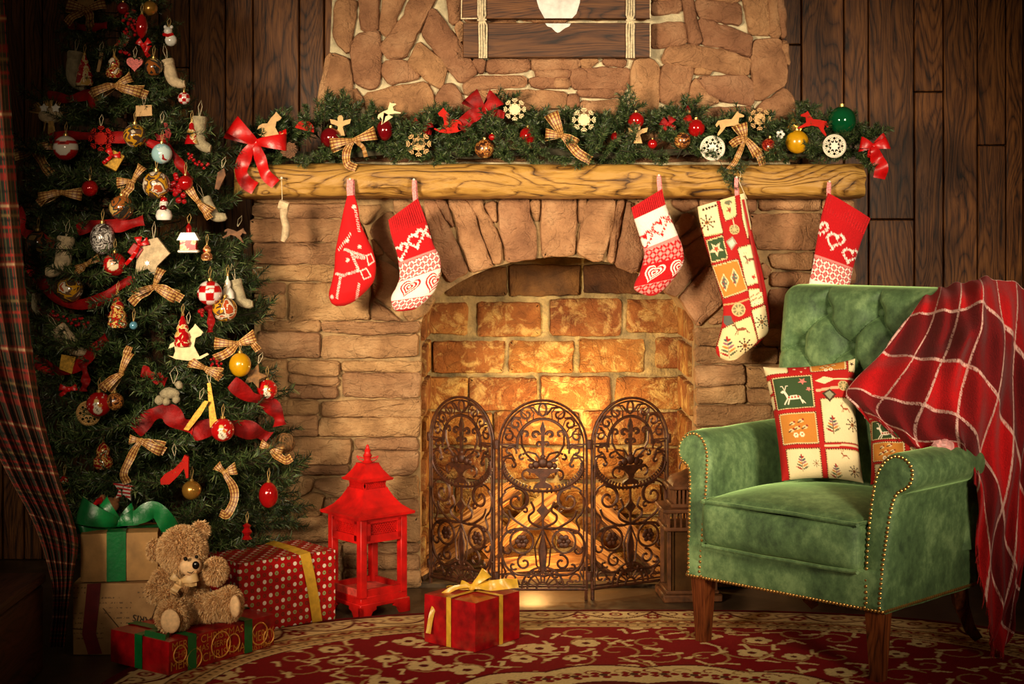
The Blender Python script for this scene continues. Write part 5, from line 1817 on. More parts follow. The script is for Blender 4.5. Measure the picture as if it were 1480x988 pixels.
nordic('red and white nordic stocking hanging above the green armchair', z(1135, 70), z(1020, 640),
       [(z(1025, -5), z(1272, 145)), (z(990, 120), z(1225, 260)), (z(955, 310), z(1180, 400)), (z(935, 430), z(1160, 490)), (z(915, 540), z(1150, 580)), (z(930, 640), z(1160, 700)), (z(980, 720), z(1170, 760)), (z(1050, 760), z(1140, 770))],
       'red', (z(1030, 5), z(1034, -70)), -1)

# -- red stocking with white stitching, seen folded
z = zoomk(470, 250, 200 / 941)
fr, inv, L = axis_frame(z(170, 150), z(110, 900), STY)
rows = rows_from(inv, [(z(150, 155), z(200, 150)), (z(128, 240), z(225, 240)), (z(105, 350), z(240, 340)), (z(85, 450), z(285, 440)), (z(68, 540), z(325, 530)), (z(62, 650), z(345, 620)), (z(45, 740), z(335, 720)), (z(25, 820), z(290, 790)), (z(40, 880), z(200, 870)), (z(75, 905), z(130, 903))])
nr, nc = 150, 90
a, t, h, pa, pt = puff(rows, 0.026, nr, nc, 0.5, (0.0, 0.10), 0.012)
cn = Can(a, t, (196, 12, 18))
iz = lambda x, y: inv(*z(x, y))
def dash(p, q, n, w=0.0032, ln=0.006, off=0.0):
    (ax, ay), (bx, by) = iz(*p), iz(*q)
    dx, dy = bx - ax, by - ay
    L_ = math.hypot(dx, dy); ux, uy = dx / L_, dy / L_
    for k in range(n):
        f = (k + 0.5) / n
        x, y = ax + dx * f, ay + dy * f
        cn.line([(x - uy * ln / 2, y + ux * ln / 2), (x + uy * ln / 2 + ux * 0.003, y - ux * ln / 2 + uy * 0.003)], w, (232, 190, 180))
for p, q, n in (((130, 515), (275, 565), 14), ((180, 530), (235, 665), 13), ((110, 700), (235, 660), 11), ((110, 700), (85, 850), 13), ((195, 565), (275, 580), 6), ((70, 680), (115, 690), 5), ((240, 740), (215, 860), 9), ((90, 530), (180, 410), 9), ((200, 210), (235, 400), 12)):
    dash(p, q, n)
for bx in ([(285, 560), (315, 548), (335, 600), (300, 625)], [(245, 665), (285, 645), (315, 700), (270, 720)]):
    pts = [iz(*q) for q in bx]
    cn.line(pts + [pts[0]], 0.0035, (232, 200, 190))
for (x, y) in ((155, 460), (240, 500), (195, 230), (50, 840), (160, 590)):
    cx, cy = iz(x, y)
    for q in range(4):
        cn.line([(cx + 0.006 * math.cos(q * PI / 4), cy + 0.006 * math.sin(q * PI / 4)), (cx - 0.006 * math.cos(q * PI / 4), cy - 0.006 * math.sin(q * PI / 4))], 0.0022, (232, 200, 190))
cn.jitter(0.1)
st = thing('stocking', 'plain red stocking with white cross stitching, leftmost of the big stockings', 'stocking', fr(0, L, 0))
puff_obj('felt_body', M_patch, a, t, h, nr, nc, fr, cn, st)
hang_loop(st, z(172, 165), z(170, 42), STY, 0.02)


# -- patchwork print: framed patches with little painted motifs
CRM, ORG, GRN, DKB = (232, 212, 164), (196, 124, 46), (54, 74, 40), (70, 46, 30)


def m_sprig(cn, cx, cy, S):
    R = random.Random(int(cx * 9999) + int(cy * 7777))
    pal = [(158, 44, 34), (96, 100, 70), (200, 124, 52), (150, 96, 104), (70, 86, 84)]
    cn.line([(cx, cy - S), (cx, cy + S * 0.95)], 0.0018, (120, 90, 60))
    for q in range(5):
        y = cy + S * (0.75 - q * 0.36)
        w = S * (0.72 - 0.12 * q)
        for s_ in (-1, 1):
            for k in range(4):
                f = 0.25 + 0.25 * k
                cn.circ(cx + s_ * w * f, y - w * 0.55 * f, S * (0.07 + 0.05 * math.sin(PI * f)), pal[(q + (s_ > 0)) % 5])
    cn.circ(cx, cy - S * 0.95, S * 0.09, pal[0], ry=S * 0.2)


def m_flake(cn, cx, cy, S, c=DKB):
    for q in range(4):
        t = q * PI / 4
        cn.line([(cx - S * math.cos(t), cy - S * math.sin(t)), (cx + S * math.cos(t), cy + S * math.sin(t))], S * 0.09, c)
    for q in range(8):
        t = q * PI / 4
        for r in (0.6, 1.0):
            cn.circ(cx + S * r * math.cos(t), cy + S * r * math.sin(t), S * 0.13, c)
    cn.circ(cx, cy, S * 0.3, (150, 90, 40)); cn.circ(cx, cy, S * 0.15, c)


def m_deer(cn, cx, cy, S, c=(234, 218, 190)):
    cn.circ(cx + S * 0.1, cy + S * 0.15, S * 0.58, c, ry=S * 0.2)
    cn.line([(cx - S * 0.38, cy + S * 0.15), (cx - S * 0.62, cy - S * 0.4)], S * 0.2, c)
    cn.circ(cx - S * 0.74, cy - S * 0.42, S * 0.22, c, ry=S * 0.12)
    for a_, b_ in ((-0.4, -0.75), (-0.25, -0.45), (0.55, 1.0), (0.62, 0.8)):
        cn.line([(cx + S * a_, cy + S * 0.2), (cx + S * b_, cy + S * 0.72)], S * 0.1, c)
    for a_ in (-0.15, 0.15):
        cn.line([(cx - S * 0.6, cy - S * 0.5), (cx - S * (0.6 - a_), cy - S * 0.95), (cx - S * (0.6 - a_ * 2.2), cy - S * 1.0)], S * 0.06, c)
    for k in range(4):
        cn.circ(cx - S * 0.3 + S * 0.26 * k, cy + S * 0.12, S * 0.09, (176, 60, 40))


def m_birds(cn, cx, cy, S):
    for (x, y) in ((-0.5, -0.4), (0.3, -0.6), (-0.1, 0.05), (0.6, 0.0), (-0.65, 0.25)):
        cn.circ(cx + S * x, cy + S * y, S * 0.24, (226, 196, 140), ry=S * 0.15); cn.circ(cx + S * (x + 0.18), cy + S * (y - 0.12), S * 0.1, (150, 50, 34)); cn.line([(cx + S * (x - 0.3), cy + S * (y + 0.15)), (cx + S * x, cy + S * y)], S * 0.1, DKB)
    for (x, y) in ((-0.3, 0.7), (0.25, 0.65)):
        for k in range(6):
            cn.circ(cx + S * (x + 0.16 * math.cos(k)), cy + S * (y + 0.16 * math.sin(k)), S * 0.09, (236, 222, 184))
        cn.circ(cx + S * x, cy + S * y, S * 0.07, (176, 80, 40))


def m_tree2(cn, cx, cy, S):
    for dx, dy in ((-0.4, 0.15), (0.42, -0.15)):
        x, y = cx + dx * S, cy + dy * S
        cn.poly([(x, y - S * 0.75), (x + S * 0.34, y), (x, y + S * 0.75), (x - S * 0.34, y)], (232, 206, 150)); cn.poly([(x, y - S * 0.6), (x + S * 0.24, y), (x, y + S * 0.6), (x - S * 0.24, y)], (96, 100, 90))
        for k in range(6):
            cn.circ(x + S * 0.1 * (-1) ** k, y + S * (-0.4 + 0.16 * k), S * 0.07, ((206, 180, 130), (150, 50, 40))[k % 2])


def m_disc(cn, cx, cy, r):
    cn.circ(cx, cy, r, (206, 176, 120)); cn.circ(cx, cy, r * 0.82, (128, 120, 80))
    for k in range(4):
        t = k * PI / 4
        cn.line([(cx - r * 0.8 * math.cos(t), cy - r * 0.8 * math.sin(t)), (cx + r * 0.8 * math.cos(t), cy + r * 0.8 * math.sin(t))], r * 0.16, (206, 176, 120))


def patch_poly(cn, pts, bg, edge=0.0035):
    """patch with a stitched frame"""
    cx, cy = sum(p[0] for p in pts) / len(pts), sum(p[1] for p in pts) / len(pts)
    cn.poly(pts, (224, 196, 140))
    n = len(pts)
    for i in range(n):
        (ax, ay), (bx, by) = pts[i], pts[(i + 1) % n]
        L = math.hypot(bx - ax, by - ay)
        k = max(1, int(L / 0.0065))
        for q in range(k):
            cn.circ(ax + (bx - ax) * (q + 0.5) / k, ay + (by - ay) * (q + 0.5) / k, 0.0021, (90, 20, 16))
    sh = [(cx + (x - cx) * (1 - edge * 1.6 / max(1e-6, math.hypot(x - cx, y - cy))), cy + (y - cy) * (1 - edge * 1.6 / max(1e-6, math.hypot(x - cx, y - cy)))) for x, y in pts]
    cn.poly(sh, bg)


def pillow_print(cn, W, H):
    q = lambda s, t: (s * W, t * H)
    rc = lambda a, b, c, d, col: patch_poly(cn, [q(a, b), q(c, b), q(c, d), q(a, d)], col)
    S = min(W, H)
    rc(-0.2, -0.05, 0.26, 0.09, CRM); rc(0.50, -0.05, 0.90, 0.10, ORG); rc(0.92, -0.05, 1.1, 0.12, CRM)
    for (x, y) in ((0.33, 0.05), (0.4, 0.09), (0.45, 0.04)): cn.star(*q(x, y), 0.02 * S, (226, 190, 150))
    m_birds(cn, *q(0.7, 0.04), 0.10 * S); cn.star(*q(0.96, 0.05), 0.03 * S, DKB)
    rc(0.06, 0.13, 0.51, 0.42, GRN); m_deer(cn, *q(0.27, 0.31), 0.135 * S); cn.star(*q(0.40, 0.185), 0.05 * S, (214, 120, 110)); cn.star(*q(0.46, 0.26), 0.033 * S, (214, 120, 110))
    rc(-0.1, 0.14, 0.045, 0.26, CRM); rc(-0.1, 0.28, 0.045, 0.40, CRM)
    cn.poly([q(0.54, 0.19), q(0.64, 0.155), q(0.74, 0.18), q(1.1, 0.175), q(1.1, 0.19), q(0.74, 0.195), q(0.64, 0.225)], CRM)
    cn.line([q(0.55, 0.275), q(0.8, 0.26)], 0.008, (220, 170, 130)); m_disc(cn, *q(0.85, 0.245), 0.062 * S)
    rc(0.575, 0.345, 1.1, 0.71, CRM)
    cn.poly([q(0.60, 0.30), q(0.69, 0.27), q(0.76, 0.32), q(0.68, 0.38)], DKB); cn.poly([q(0.63, 0.305), q(0.69, 0.285), q(0.73, 0.32), q(0.68, 0.36)], (150, 150, 120))
    m_sprig(cn, *q(0.69, 0.57), 0.105 * S); m_flake(cn, *q(0.93, 0.56), 0.075 * S); m_deer(cn, *q(0.85, 0.43), 0.06 * S, (150, 84, 50))
    rc(0.07, 0.455, 0.51, 0.72, ORG); m_birds(cn, *q(0.29, 0.58), 0.13 * S)
    rc(0.10, 0.755, 0.51, 1.03, CRM); m_sprig(cn, *q(0.28, 0.88), 0.10 * S); m_flake(cn, *q(0.45, 0.88), 0.04 * S)
    rc(0.575, 0.76, 1.1, 1.1, CRM); m_sprig(cn, *q(0.68, 0.95), 0.09 * S); m_flake(cn, *q(0.9, 0.93), 0.06 * S); m_deer(cn, *q(0.80, 0.81), 0.05 * S, (150, 84, 50))
    cn.line([q(0.575, 0.735), q(1.0, 0.725)], 0.006, (226, 196, 150))


z = zoomk(940, 280, 0.25)
fr, inv, L = axis_frame(z(430, 40), z(560, 940), STY)
rows = rows_from(inv, [(z(272, 75), z(545, -5)), (z(290, 190), z(572, 130)), (z(320, 300), z(600, 270)), (z(360, 430), z(640, 420)), (z(400, 560), z(670, 560)), (z(420, 650), z(685, 660)), (z(415, 740), z(690, 730)), (z(395, 830), z(680, 800)), (z(378, 890), z(640, 850)), (z(390, 935), z(580, 895)), (z(430, 960), z(520, 940)), (z(460, 966), z(490, 960))])
nr, nc = 240, 130
a, t, h, pa, pt = puff(rows, 0.024, nr, nc, 0.5, (0.0, 0.08), 0.008)
cn = Can(a, t, (168, 20, 18))
Lt = t.max()
z2 = zoomk(900, 240, 220 / 750)
I_ = lambda x, y: inv(*z2(x, y))
pp = lambda pts, col: patch_poly(cn, [I_(*p) for p in pts], col)
pp([(355, 195), (455, 165), (490, 330), (400, 350)], CRM); m_flake(cn, *I_(412, 278), 0.022)
for k in range(5): cn.circ(*I_(395 + 14 * k, 215 - 5 * k), 0.004, DKB)
pp([(470, 165), (548, 130), (558, 245), (500, 272)], (226, 196, 140)); cn.star(*I_(522, 215), 0.012, (150, 60, 36)); cn.circ(*I_(515, 180), 0.012, (110, 110, 80), ry=0.007)
pp([(572, 130), (600, 120), (640, 290), (612, 360), (585, 260)], CRM); m_disc(cn, *I_(545, 312), 0.016); cn.line([I_(525, 180), I_(545, 300)], 0.003, (220, 190, 150))
cn.poly([I_(505, 372), I_(535, 345), I_(558, 378), I_(530, 412)], (160, 150, 130)); cn.poly([I_(515, 374), I_(535, 358), I_(548, 380), I_(530, 400)], (206, 200, 180))
pp([(408, 365), (490, 338), (515, 455), (435, 478)], GRN); cn.star(*I_(458, 408), 0.024, (226, 200, 160)); cn.star(*I_(458, 408), 0.012, (176, 70, 40))
pp([(560, 402), (630, 382), (672, 572), (608, 592)], CRM); cn.star(*I_(640, 545), 0.010, (176, 50, 40)); m_deer(cn, *I_(622, 455), 0.022, (110, 80, 60))
pp([(438, 490), (562, 455), (612, 610), (495, 652)], ORG); m_tree2(cn, *I_(522, 560), 0.040)
cn.line([I_(498, 682), I_(560, 672), I_(650, 640)], 0.005, (190, 150, 100)); m_disc(cn, *I_(566, 705), 0.021)
pp([(612, 605), (682, 600), (692, 675), (628, 695)], CRM); m_birds(cn, *I_(652, 650), 0.022)
pp([(628, 708), (700, 680), (722, 826), (664, 856)], CRM); m_flake(cn, *I_(680, 765), 0.02, (70, 80, 60))
cn.poly([I_(496, 735), I_(530, 735), I_(540, 770), I_(515, 795), I_(495, 770)], (90, 90, 80))
pp([(488, 800), (545, 770), (625, 735), (662, 862), (560, 975), (470, 965), (462, 890)], (228, 200, 146)); m_deer(cn, *I_(575, 795), 0.026, (120, 80, 50)); m_sprig(cn, *I_(517, 895), 0.034); m_flake(cn, *I_(598, 882), 0.022)
cn.poly([I_(455, 890), I_(470, 885), I_(480, 945), I_(470, 950)], (168, 20, 18))
cn.jitter(0.08)
st = thing('stocking', 'tall patchwork print stocking hanging on the right pier', 'stocking', fr(0, Lt, 0))
puff_obj('cotton_body', M_patch, a, t, h, nr, nc, fr, cn, st)
MB().tube([fr(0.055, 0.004, 0.02), fr(0.06, 0.1, 0.023), fr(0.066, 0.22, 0.022), fr(0.07, 0.3, 0.02)], 0.004, 6).build('seam', plain('seam_red', (160, 24, 20), 0.8), st, True)
hang_loop(st, z(500, 5), z(497, -95), STY, 0.012)
MB().tube([fr(0.07, 0.004, 0.0), P(1068, 262, STY), P(1071, 250, STY), P(1069, 247, STY)], 0.0012, 5).build('twine', M_rope, st, True)

# -- small cream felt sock on twine
M_felt = plain('cream_felt', (196, 172, 136), 0.95, var=0.15, scale=60, bump=0.8, bscale=300, bdist=0.003, sheen=0.3)
z = zoomk(320, 130, 340 / 1480)
st = thing('stocking', 'tiny cream felt sock hanging by twine at the mantel left end', 'stocking', P(408, 350, STY))
zz = zoomk(350, 280, 0.25)
MB().tube([P(*zz(225, 45), STY), P(*zz(245, 85), STY), P(*zz(240, 130), STY), P(*zz(255, 190), STY), P(*zz(250, 240), STY), P(*zz(235, 275), STY)], [0.014, 0.021, 0.016, 0.018, 0.018, 0.011], 10, flat=0.7).build('felt_body', M_felt, st, True)
MB().tube([P(*zz(215, 60), STY - 0.01), P(*zz(268, 74), STY - 0.012)], [0.016, 0.013], 8).build('felt_cuff', M_felt, st, True)
MB().tube([P(*zz(232, 50), STY), P(407, 262, STY), P(407, 257, STY + 0.02)], 0.0013, 5).build('twine', M_rope, st, True)
MB().ball(P(407, 257, STY), 0.004, 8).build('pin_head', M_pin, st, True)

# ================================================================== cushions on the chair
def pillow(label, corners, T, seed, nxp, nyp):
    """corners: world points TL, TR, BL, BR"""
    TL, TR, BL, BR = [Vector(c) for c in corners]
    W_, H_ = ((TR - TL).length + (BR - BL).length) / 2, ((BL - TL).length + (BR - TR).length) / 2
    nrm = (TR - TL).cross(BL - TL).normalized()
    if nrm.y > 0: nrm = -nrm
    nr = nc = 170
    us = np.linspace(-1, 1, nc)
    U, V = np.meshgrid(us, us)
    U, V = U.ravel(), V.ravel()
    pin = 0.07
    uu, vv = U * (1 - pin * (1 - V ** 2) * np.abs(U) ** 4), V * (1 - pin * (1 - U ** 2) * np.abs(V) ** 4)
    h = T * ((1 - U ** 4) * (1 - V ** 4)) ** 0.6 + np.array([0.007 * hashn(x * 3 + seed, y * 3, 1) for x, y in zip(U, V)]) * (1 - U ** 2) * (1 - V ** 2)
    cn = Can((U + 1) / 2 * W_, (V + 1) / 2 * H_, (176, 24, 20))
    pillow_print(cn, W_, H_)
    cn.jitter(0.08)
    def fr(u, v, d):
        s_, t_ = (u + 1) / 2, (v + 1) / 2
        return TL * (1 - s_) * (1 - t_) + TR * s_ * (1 - t_) + BL * (1 - s_) * t_ + BR * s_ * t_ + nrm * d
    n = nr
    m = MB()
    q = [[i * n + j, (i + 1) * n + j, (i + 1) * n + j + 1, i * n + j + 1] for i in range(n - 1) for j in range(n - 1)]
    m.add([fr(x, y, d) for x, y, d in zip(uu, vv, h)], q)
    m.add([fr(x, y, -d) for x, y, d in zip(uu, vv, h)], [k[::-1] for k in q])
    m.dye = np.concatenate([cn.c, cn.c])
    o = m.build('cushion', M_patch, angle=None)
    tag(o, label, 'cushion')


pillow('patchwork print cushion standing upright on the green armchair seat', (P(1103, 530, -0.60), P(1236, 518, -0.64), P(1130, 695, -0.73), P(1248, 698, -0.77)), 0.05, 5, 2, 3)
pillow('patchwork print cushion half hidden behind the right chair arm', (P(1255, 600, -0.76), P(1372, 592, -0.88), P(1258, 700, -0.84), P(1376, 706, -0.95)), 0.045, 7, 2, 2)

# pink cloth bits
M_pink = plain('pink_satin', (226, 160, 156), 0.45, var=0.12, scale=60, bump=0.5, bscale=60, bdist=0.004)
for (c, r, lab) in ((P(1284, 690, -1.0), 0.026, 'crumpled pink satin flower tucked inside the right chair arm'), (P(1363, 643, -0.99), 0.03, 'pale pink satin scrap lying on top of the right chair arm')):
    m = MB()
    for k in range(7):
        t = k * 0.9
        m.strip([c + Vector((0.1 * r, 0, -0.2 * r)), c + Vector((math.cos(t) * r * 0.6, -0.006, math.sin(t) * r * 0.4)), c + Vector((math.cos(t) * r, 0.004, math.sin(t) * r * 0.55 - 0.002))], [r * 0.4, r * 0.9, r * 0.5], Vector((-math.sin(t), 0.4, math.cos(t))), 3, crown=(0, -0.004, 0))
    m.ball(c, r * 0.45, 10, (1.2, 0.7, 0.7))
    o = m.build('satin_flower', M_pink)
    tag(o, lab, 'ribbon flower')

# ================================================================== red plaid blanket
M_blank = printed('blanket_wool', 0.95, 0.06, 0.8, 300, 0.004)


def bl_y(px):
    return -0.42 - (px - 1150) / 275.0 * 0.45 - 0.055


G = []
def row(*pts):
    G.append([P(x, y, Y) for x, y, Y in pts])
# each row runs from the left edge, over the front of the backrest, round its right side and down to the floor
row((1338, 424, -0.62), (1362, 414, -0.70), (1392, 408, -0.77), (1420, 401, -0.83), (1446, 404, -0.80), (1475, 412, -0.74), (1500, 440, -0.70), (1505, 520, -0.70))
row((1326, 440, -0.78), (1358, 432, -0.85), (1392, 428, -0.92), (1424, 418, -0.95), (1452, 440, -0.90), (1478, 470, -0.82), (1500, 540, -0.76), (1504, 600, -0.74))
row((1303, 474, -0.76), (1345, 476, -0.86), (1385, 474, -0.95), (1420, 470, -0.99), (1452, 520, -0.94), (1474, 560, -0.84), (1492, 640, -0.80), (1498, 690, -0.76))
row((1272, 512, -0.74), (1318, 522, -0.86), (1364, 526, -0.96), (1408, 536, -1.01), (1444, 590, -0.96), (1466, 650, -0.86), (1482, 720, -0.82), (1488, 760, -0.78))
row((1232, 552, -0.73), (1290, 564, -0.84), (1345, 572, -0.95), (1394, 590, -1.00), (1432, 650, -0.95), (1456, 730, -0.88), (1470, 800, -0.84), (1478, 830, -0.80))
row((1224, 570, -0.74), (1272, 590, -0.83), (1330, 612, -0.94), (1386, 626, -0.99), (1422, 690, -0.93), (1446, 790, -0.90), (1458, 860, -0.86), (1466, 880, -0.82))
row((1240, 588, -0.75), (1282, 614, -0.85), (1334, 640, -0.95), (1392, 646, -0.97), (1416, 710, -0.92), (1438, 850, -0.91), (1448, 905, -0.88), (1458, 915, -0.84))
row((1250, 604, -0.75), (1292, 632, -0.86), (1340, 652, -0.95), (1400, 660, -0.96), (1412, 730, -0.92), (1428, 900, -0.92), (1438, 935, -0.89), (1450, 938, -0.85))
nr, nc = 250, 300
S = surf(G, nr, nc)
# wool folds
du = np.concatenate([np.zeros((nr, 1)), np.cumsum(np.linalg.norm(np.diff(S, axis=1), axis=2), 1)], 1)
dv = np.concatenate([np.zeros((1, nc)), np.cumsum(np.linalg.norm(np.diff(S, axis=0), axis=2), 0)], 0)
Uq = np.tile(np.linspace(0, 1, nc), (nr, 1)); Vq = np.tile(np.linspace(0, 1, nr)[:, None], (1, nc))
fold = 0.026 * np.sin((Uq * 5.0 + Vq * 1.6) * 2 * PI) * np.clip(Uq * 1.6, 0.25, 1) + 0.026 * np.exp(-((Vq - 0.30 - 0.55 * (0.42 - Uq)) / 0.05) ** 2) * (Uq < 0.55) + 0.012 * np.sin((Uq * 9 - Vq * 2.2) * 2 * PI + 1)
fold += 0.006 * np.array([[hashn(Uq[i, j] * 12, Vq[i, j] * 9, 7) for j in range(0, nc)] for i in range(nr)])
S[:, :, 1] -= fold * np.clip(Vq * 3 + 0.15, 0, 1)
S[:, :, 2] += 0.35 * fold * (1 - Uq)
u, v = (Uq * 0.92).ravel(), (Vq * 0.60).ravel()
cn = Can(u, v, (150, 10, 14))
for k in range(8):
    if k % 2 == 0:
        cn.c[((u % 0.25) < 0.125)] = lin((120, 12, 16))
        break
cn.c[(((u // 0.125).astype(int) + (v // 0.125).astype(int)) % 2) == 0] = lin((186, 10, 16))
cn.c[(((u // 0.125).astype(int) % 2 == 1) & ((v // 0.125).astype(int) % 2 == 1))] = lin((108, 10, 14))
for arr in (u, v):
    d = np.abs(((arr + 0.004) % 0.125) - 0.004)
    cn.c[(d < 0.0042) & (rng.random(len(u)) < 0.85)] = lin((224, 176, 164))
cn.jitter(0.25)
bt = thing('throw_blanket', 'red plaid wool throw with white lines draped over the armchair', 'blanket', (1.25, -0.85, 0.012))
m = MB(); m.grid([Vector(q) for q in S.reshape(-1, 3)], nr, nc); m.dye = cn.c
bo = m.build('woven_cloth', M_blank, bt, True, angle=None)
md = bo.modifiers.new('thickness', 'SOLIDIFY'); md.thickness = 0.006; md.offset = 1
# fringe on the lower hem near the floor
fg = MB()
R = random.Random(2)
for k in range(44):
    j = int(nc * (0.62 + 0.38 * k / 44))
    p = Vector(S[-1, min(j, nc - 1)])
    L_ = R.uniform(0.035, 0.05)
    fg.tube([p, p + Vector((R.uniform(-0.004, 0.004), -0.003, -L_ * 0.5)), p + Vector((R.uniform(-0.008, 0.008), -0.004, -L_))], [0.0022, 0.0018, 0.0008], 4)
for v_ in fg.v: v_.z = max(v_.z, 0.0105)
tag(fg.build('fringe', plain('fringe_wool', (150, 30, 26), 0.95, var=0.3, scale=90), bt, True), kind='stuff')

# ================================================================== tartan curtain
M_cur = printed('curtain_cotton', 0.85, 0.0, 0.4, 500, 0.002)
CYc = -0.93
rb_ = catmull([(2, -60), (8, 0), (16, 150), (27, 300), (40, 440), (58, 580), (86, 690), (112, 775), (106, 830), (99, 880), (94, 935)], 420)
lb_ = catmull([(-150, -60), (-145, 0), (-135, 150), (-120, 300), (-95, 440), (-50, 560), (8, 680), (48, 755), (72, 830), (76, 880), (70, 935)], 420)
nc = 260
pts, U, V = [], [], []
for i in range(420):
    f = i / 419
    for j in range(nc):
        g_ = j / (nc - 1)
        x, y = lb_[i][0] * (1 - g_) + rb_[i][0] * g_, lb_[i][1] * (1 - g_) + rb_[i][1] * g_
        width = (rb_[i][0] - lb_[i][0]) / 520
        dep = min(0.035, 0.12 * width + 0.008) * math.sin(2 * PI * (g_ * 5.0 + 0.25)) + 0.012 * hashn(g_ * 9, f * 5, 2)
        pts.append(P(x, y, CYc - 0.05 * math.exp(-((f - 0.82) / 0.1) ** 2) + dep))
        U.append(g_ * 0.62); V.append(f * 2.1)
U, V = np.array(U), np.array(V)
cn = Can(U, V, (40, 48, 34))
per = 0.062
for arr in (U, V):
    f = (arr % per) / per
    mk = lambda lo, hi: (f > lo) & (f < hi)
    cn.c[mk(0.0, 0.22)] = cn.c[mk(0.0, 0.22)] * 0.45 + lin((150, 24, 22)) * 0.55
    cn.c[mk(0.55, 0.62)] = lin((24, 24, 20)); cn.c[mk(0.80, 0.85)] = lin((150, 36, 28))
for arr in (U, V):
    f = (arr % per) / per
    cn.c[(f > 0.10) & (f < 0.13)] = lin((170, 140, 104)); cn.c[(f > 0.40) & (f < 0.43)] = lin((120, 96, 58))
cn.jitter(0.2)
m = MB(); m.grid(pts, 420, nc); m.dye = cn.c
o = m.build('curtain', M_cur, angle=None)
tag(o, 'dark green and red tartan curtain gathered at the left edge', 'curtain')

# ================================================================== teddy bear
def remeshed(parts, voxel, smooth_it=6):
    m = MB()
    for (c, r, sq, rot) in parts:
        m.ball(c, r, 20, sq, Euler(rot).to_matrix().to_4x4() if rot else None)
    me = m.mesh('tmp', None, False) if False else bpy.data.meshes.new('tmp')
    me.from_pydata([tuple(v) for v in m.v], [], m.f)
    o = bpy.data.objects.new('tmp', me); COL.objects.link(o)
    md = o.modifiers.new('r', 'REMESH'); md.mode = 'VOXEL'; md.voxel_size = voxel
    ms = o.modifiers.new('s', 'SMOOTH'); ms.iterations = smooth_it; ms.factor = 0.6
    dg = bpy.context.evaluated_depsgraph_get()
    out = bpy.data.meshes.new_from_object(o.evaluated_get(dg))
    bpy.data.objects.remove(o); bpy.data.meshes.remove(me)
    return out


def fur_on(me, n, length, name, mat, parent, up=-0.35, seed=1, keep=None, width=0.0011):
    r = np.random.default_rng(seed)
    me.calc_loop_triangles()
    V = np.empty(len(me.vertices) * 3); me.vertices.foreach_get('co', V); V = V.reshape(-1, 3)
    T = np.empty(len(me.loop_triangles) * 3, np.int32); me.loop_triangles.foreach_get('vertices', T); T = T.reshape(-1, 3)
    a, b, c = V[T[:, 0]], V[T[:, 1]], V[T[:, 2]]
    cr = np.cross(b - a, c - a); ar = np.linalg.norm(cr, axis=1)
    k = r.choice(len(T), n, p=ar / ar.sum())
    u, v = r.random(n), r.random(n); s = u + v > 1; u[s], v[s] = 1 - u[s], 1 - v[s]
    p = a[k] + (b[k] - a[k]) * u[:, None] + (c[k] - a[k]) * v[:, None]
    nn = cr[k] / ar[k][:, None]
    if keep is not None:
        q = keep(p); p, nn = p[q], nn[q]; n = len(p)
    d = nn + r.normal(0, 0.38, (n, 3)); d[:, 2] += up
    d /= np.linalg.norm(d, axis=1)[:, None]
    L = length * r.uniform(0.6, 1.2, n)
    sd = np.cross(d, r.normal(0, 1, (n, 3))); sd /= np.linalg.norm(sd, axis=1)[:, None] + 1e-9
    mid = p + d * (L * 0.55)[:, None]
    tip = p + d * L[:, None]; tip[:, 2] += up * L * 0.5
    w = width
    pts = np.stack([p - sd * w, p + sd * w, mid + sd * w * 0.8, mid - sd * w * 0.8, tip], 1).reshape(-1, 3)
    i = np.arange(n) * 5
    f = np.stack([i, i + 1, i + 2, i + 3], 1).tolist() + np.stack([i + 3, i + 2, i + 4], 1).tolist()
    fm_ = bpy.data.meshes.new(name); fm_.from_pydata(pts.tolist(), [], f); fm_.materials.append(mat)
    fm_.shade_smooth()
    o = link(name, fm_, parent); o['kind'] = 'stuff'
    return o


M_fur, _nt, _bs = nt_new('teddy_fur')
_g = N(_nt, 'ShaderNodeNewGeometry')
_nt.links.new(ramp(_nt, _g.outputs['Random Per Island'], [(0.0, (190, 140, 84)), (0.5, (218, 172, 116)), (1.0, (236, 200, 150))]), _bs.inputs['Base Color'])
_bs.inputs['Roughness'].default_value = 0.85
M_skin = plain('teddy_plush', (200, 152, 98), 0.95, var=0.15, scale=120, bump=0.8, bscale=400, bdist=0.004)
M_pad = plain('teddy_pad', (226, 182, 132), 0.85, var=0.08, scale=80, bump=0.3, bscale=400)
M_black = plain('black_plastic', (18, 12, 10), 0.2)
TB = on_floor(276, 905, 0.10)
TB.y = -0.86
TY = TB.y
s_ = sc(TY)
tz = lambda x, y, dy=0.0: P(200 + x * 0.2024, 740 + y * 0.2024, TY + dy)
td = thing('teddy_bear', 'fluffy beige teddy bear with raised arm sitting on the long red gift', 'teddy bear', Vector((tz(380, 0).x, TY, 0.10)))
L0 = td.location
tl = lambda x, y, dy=0.0: tz(x, y, dy) - L0
u = 0.2024 / s_          # metres per zoomed pixel
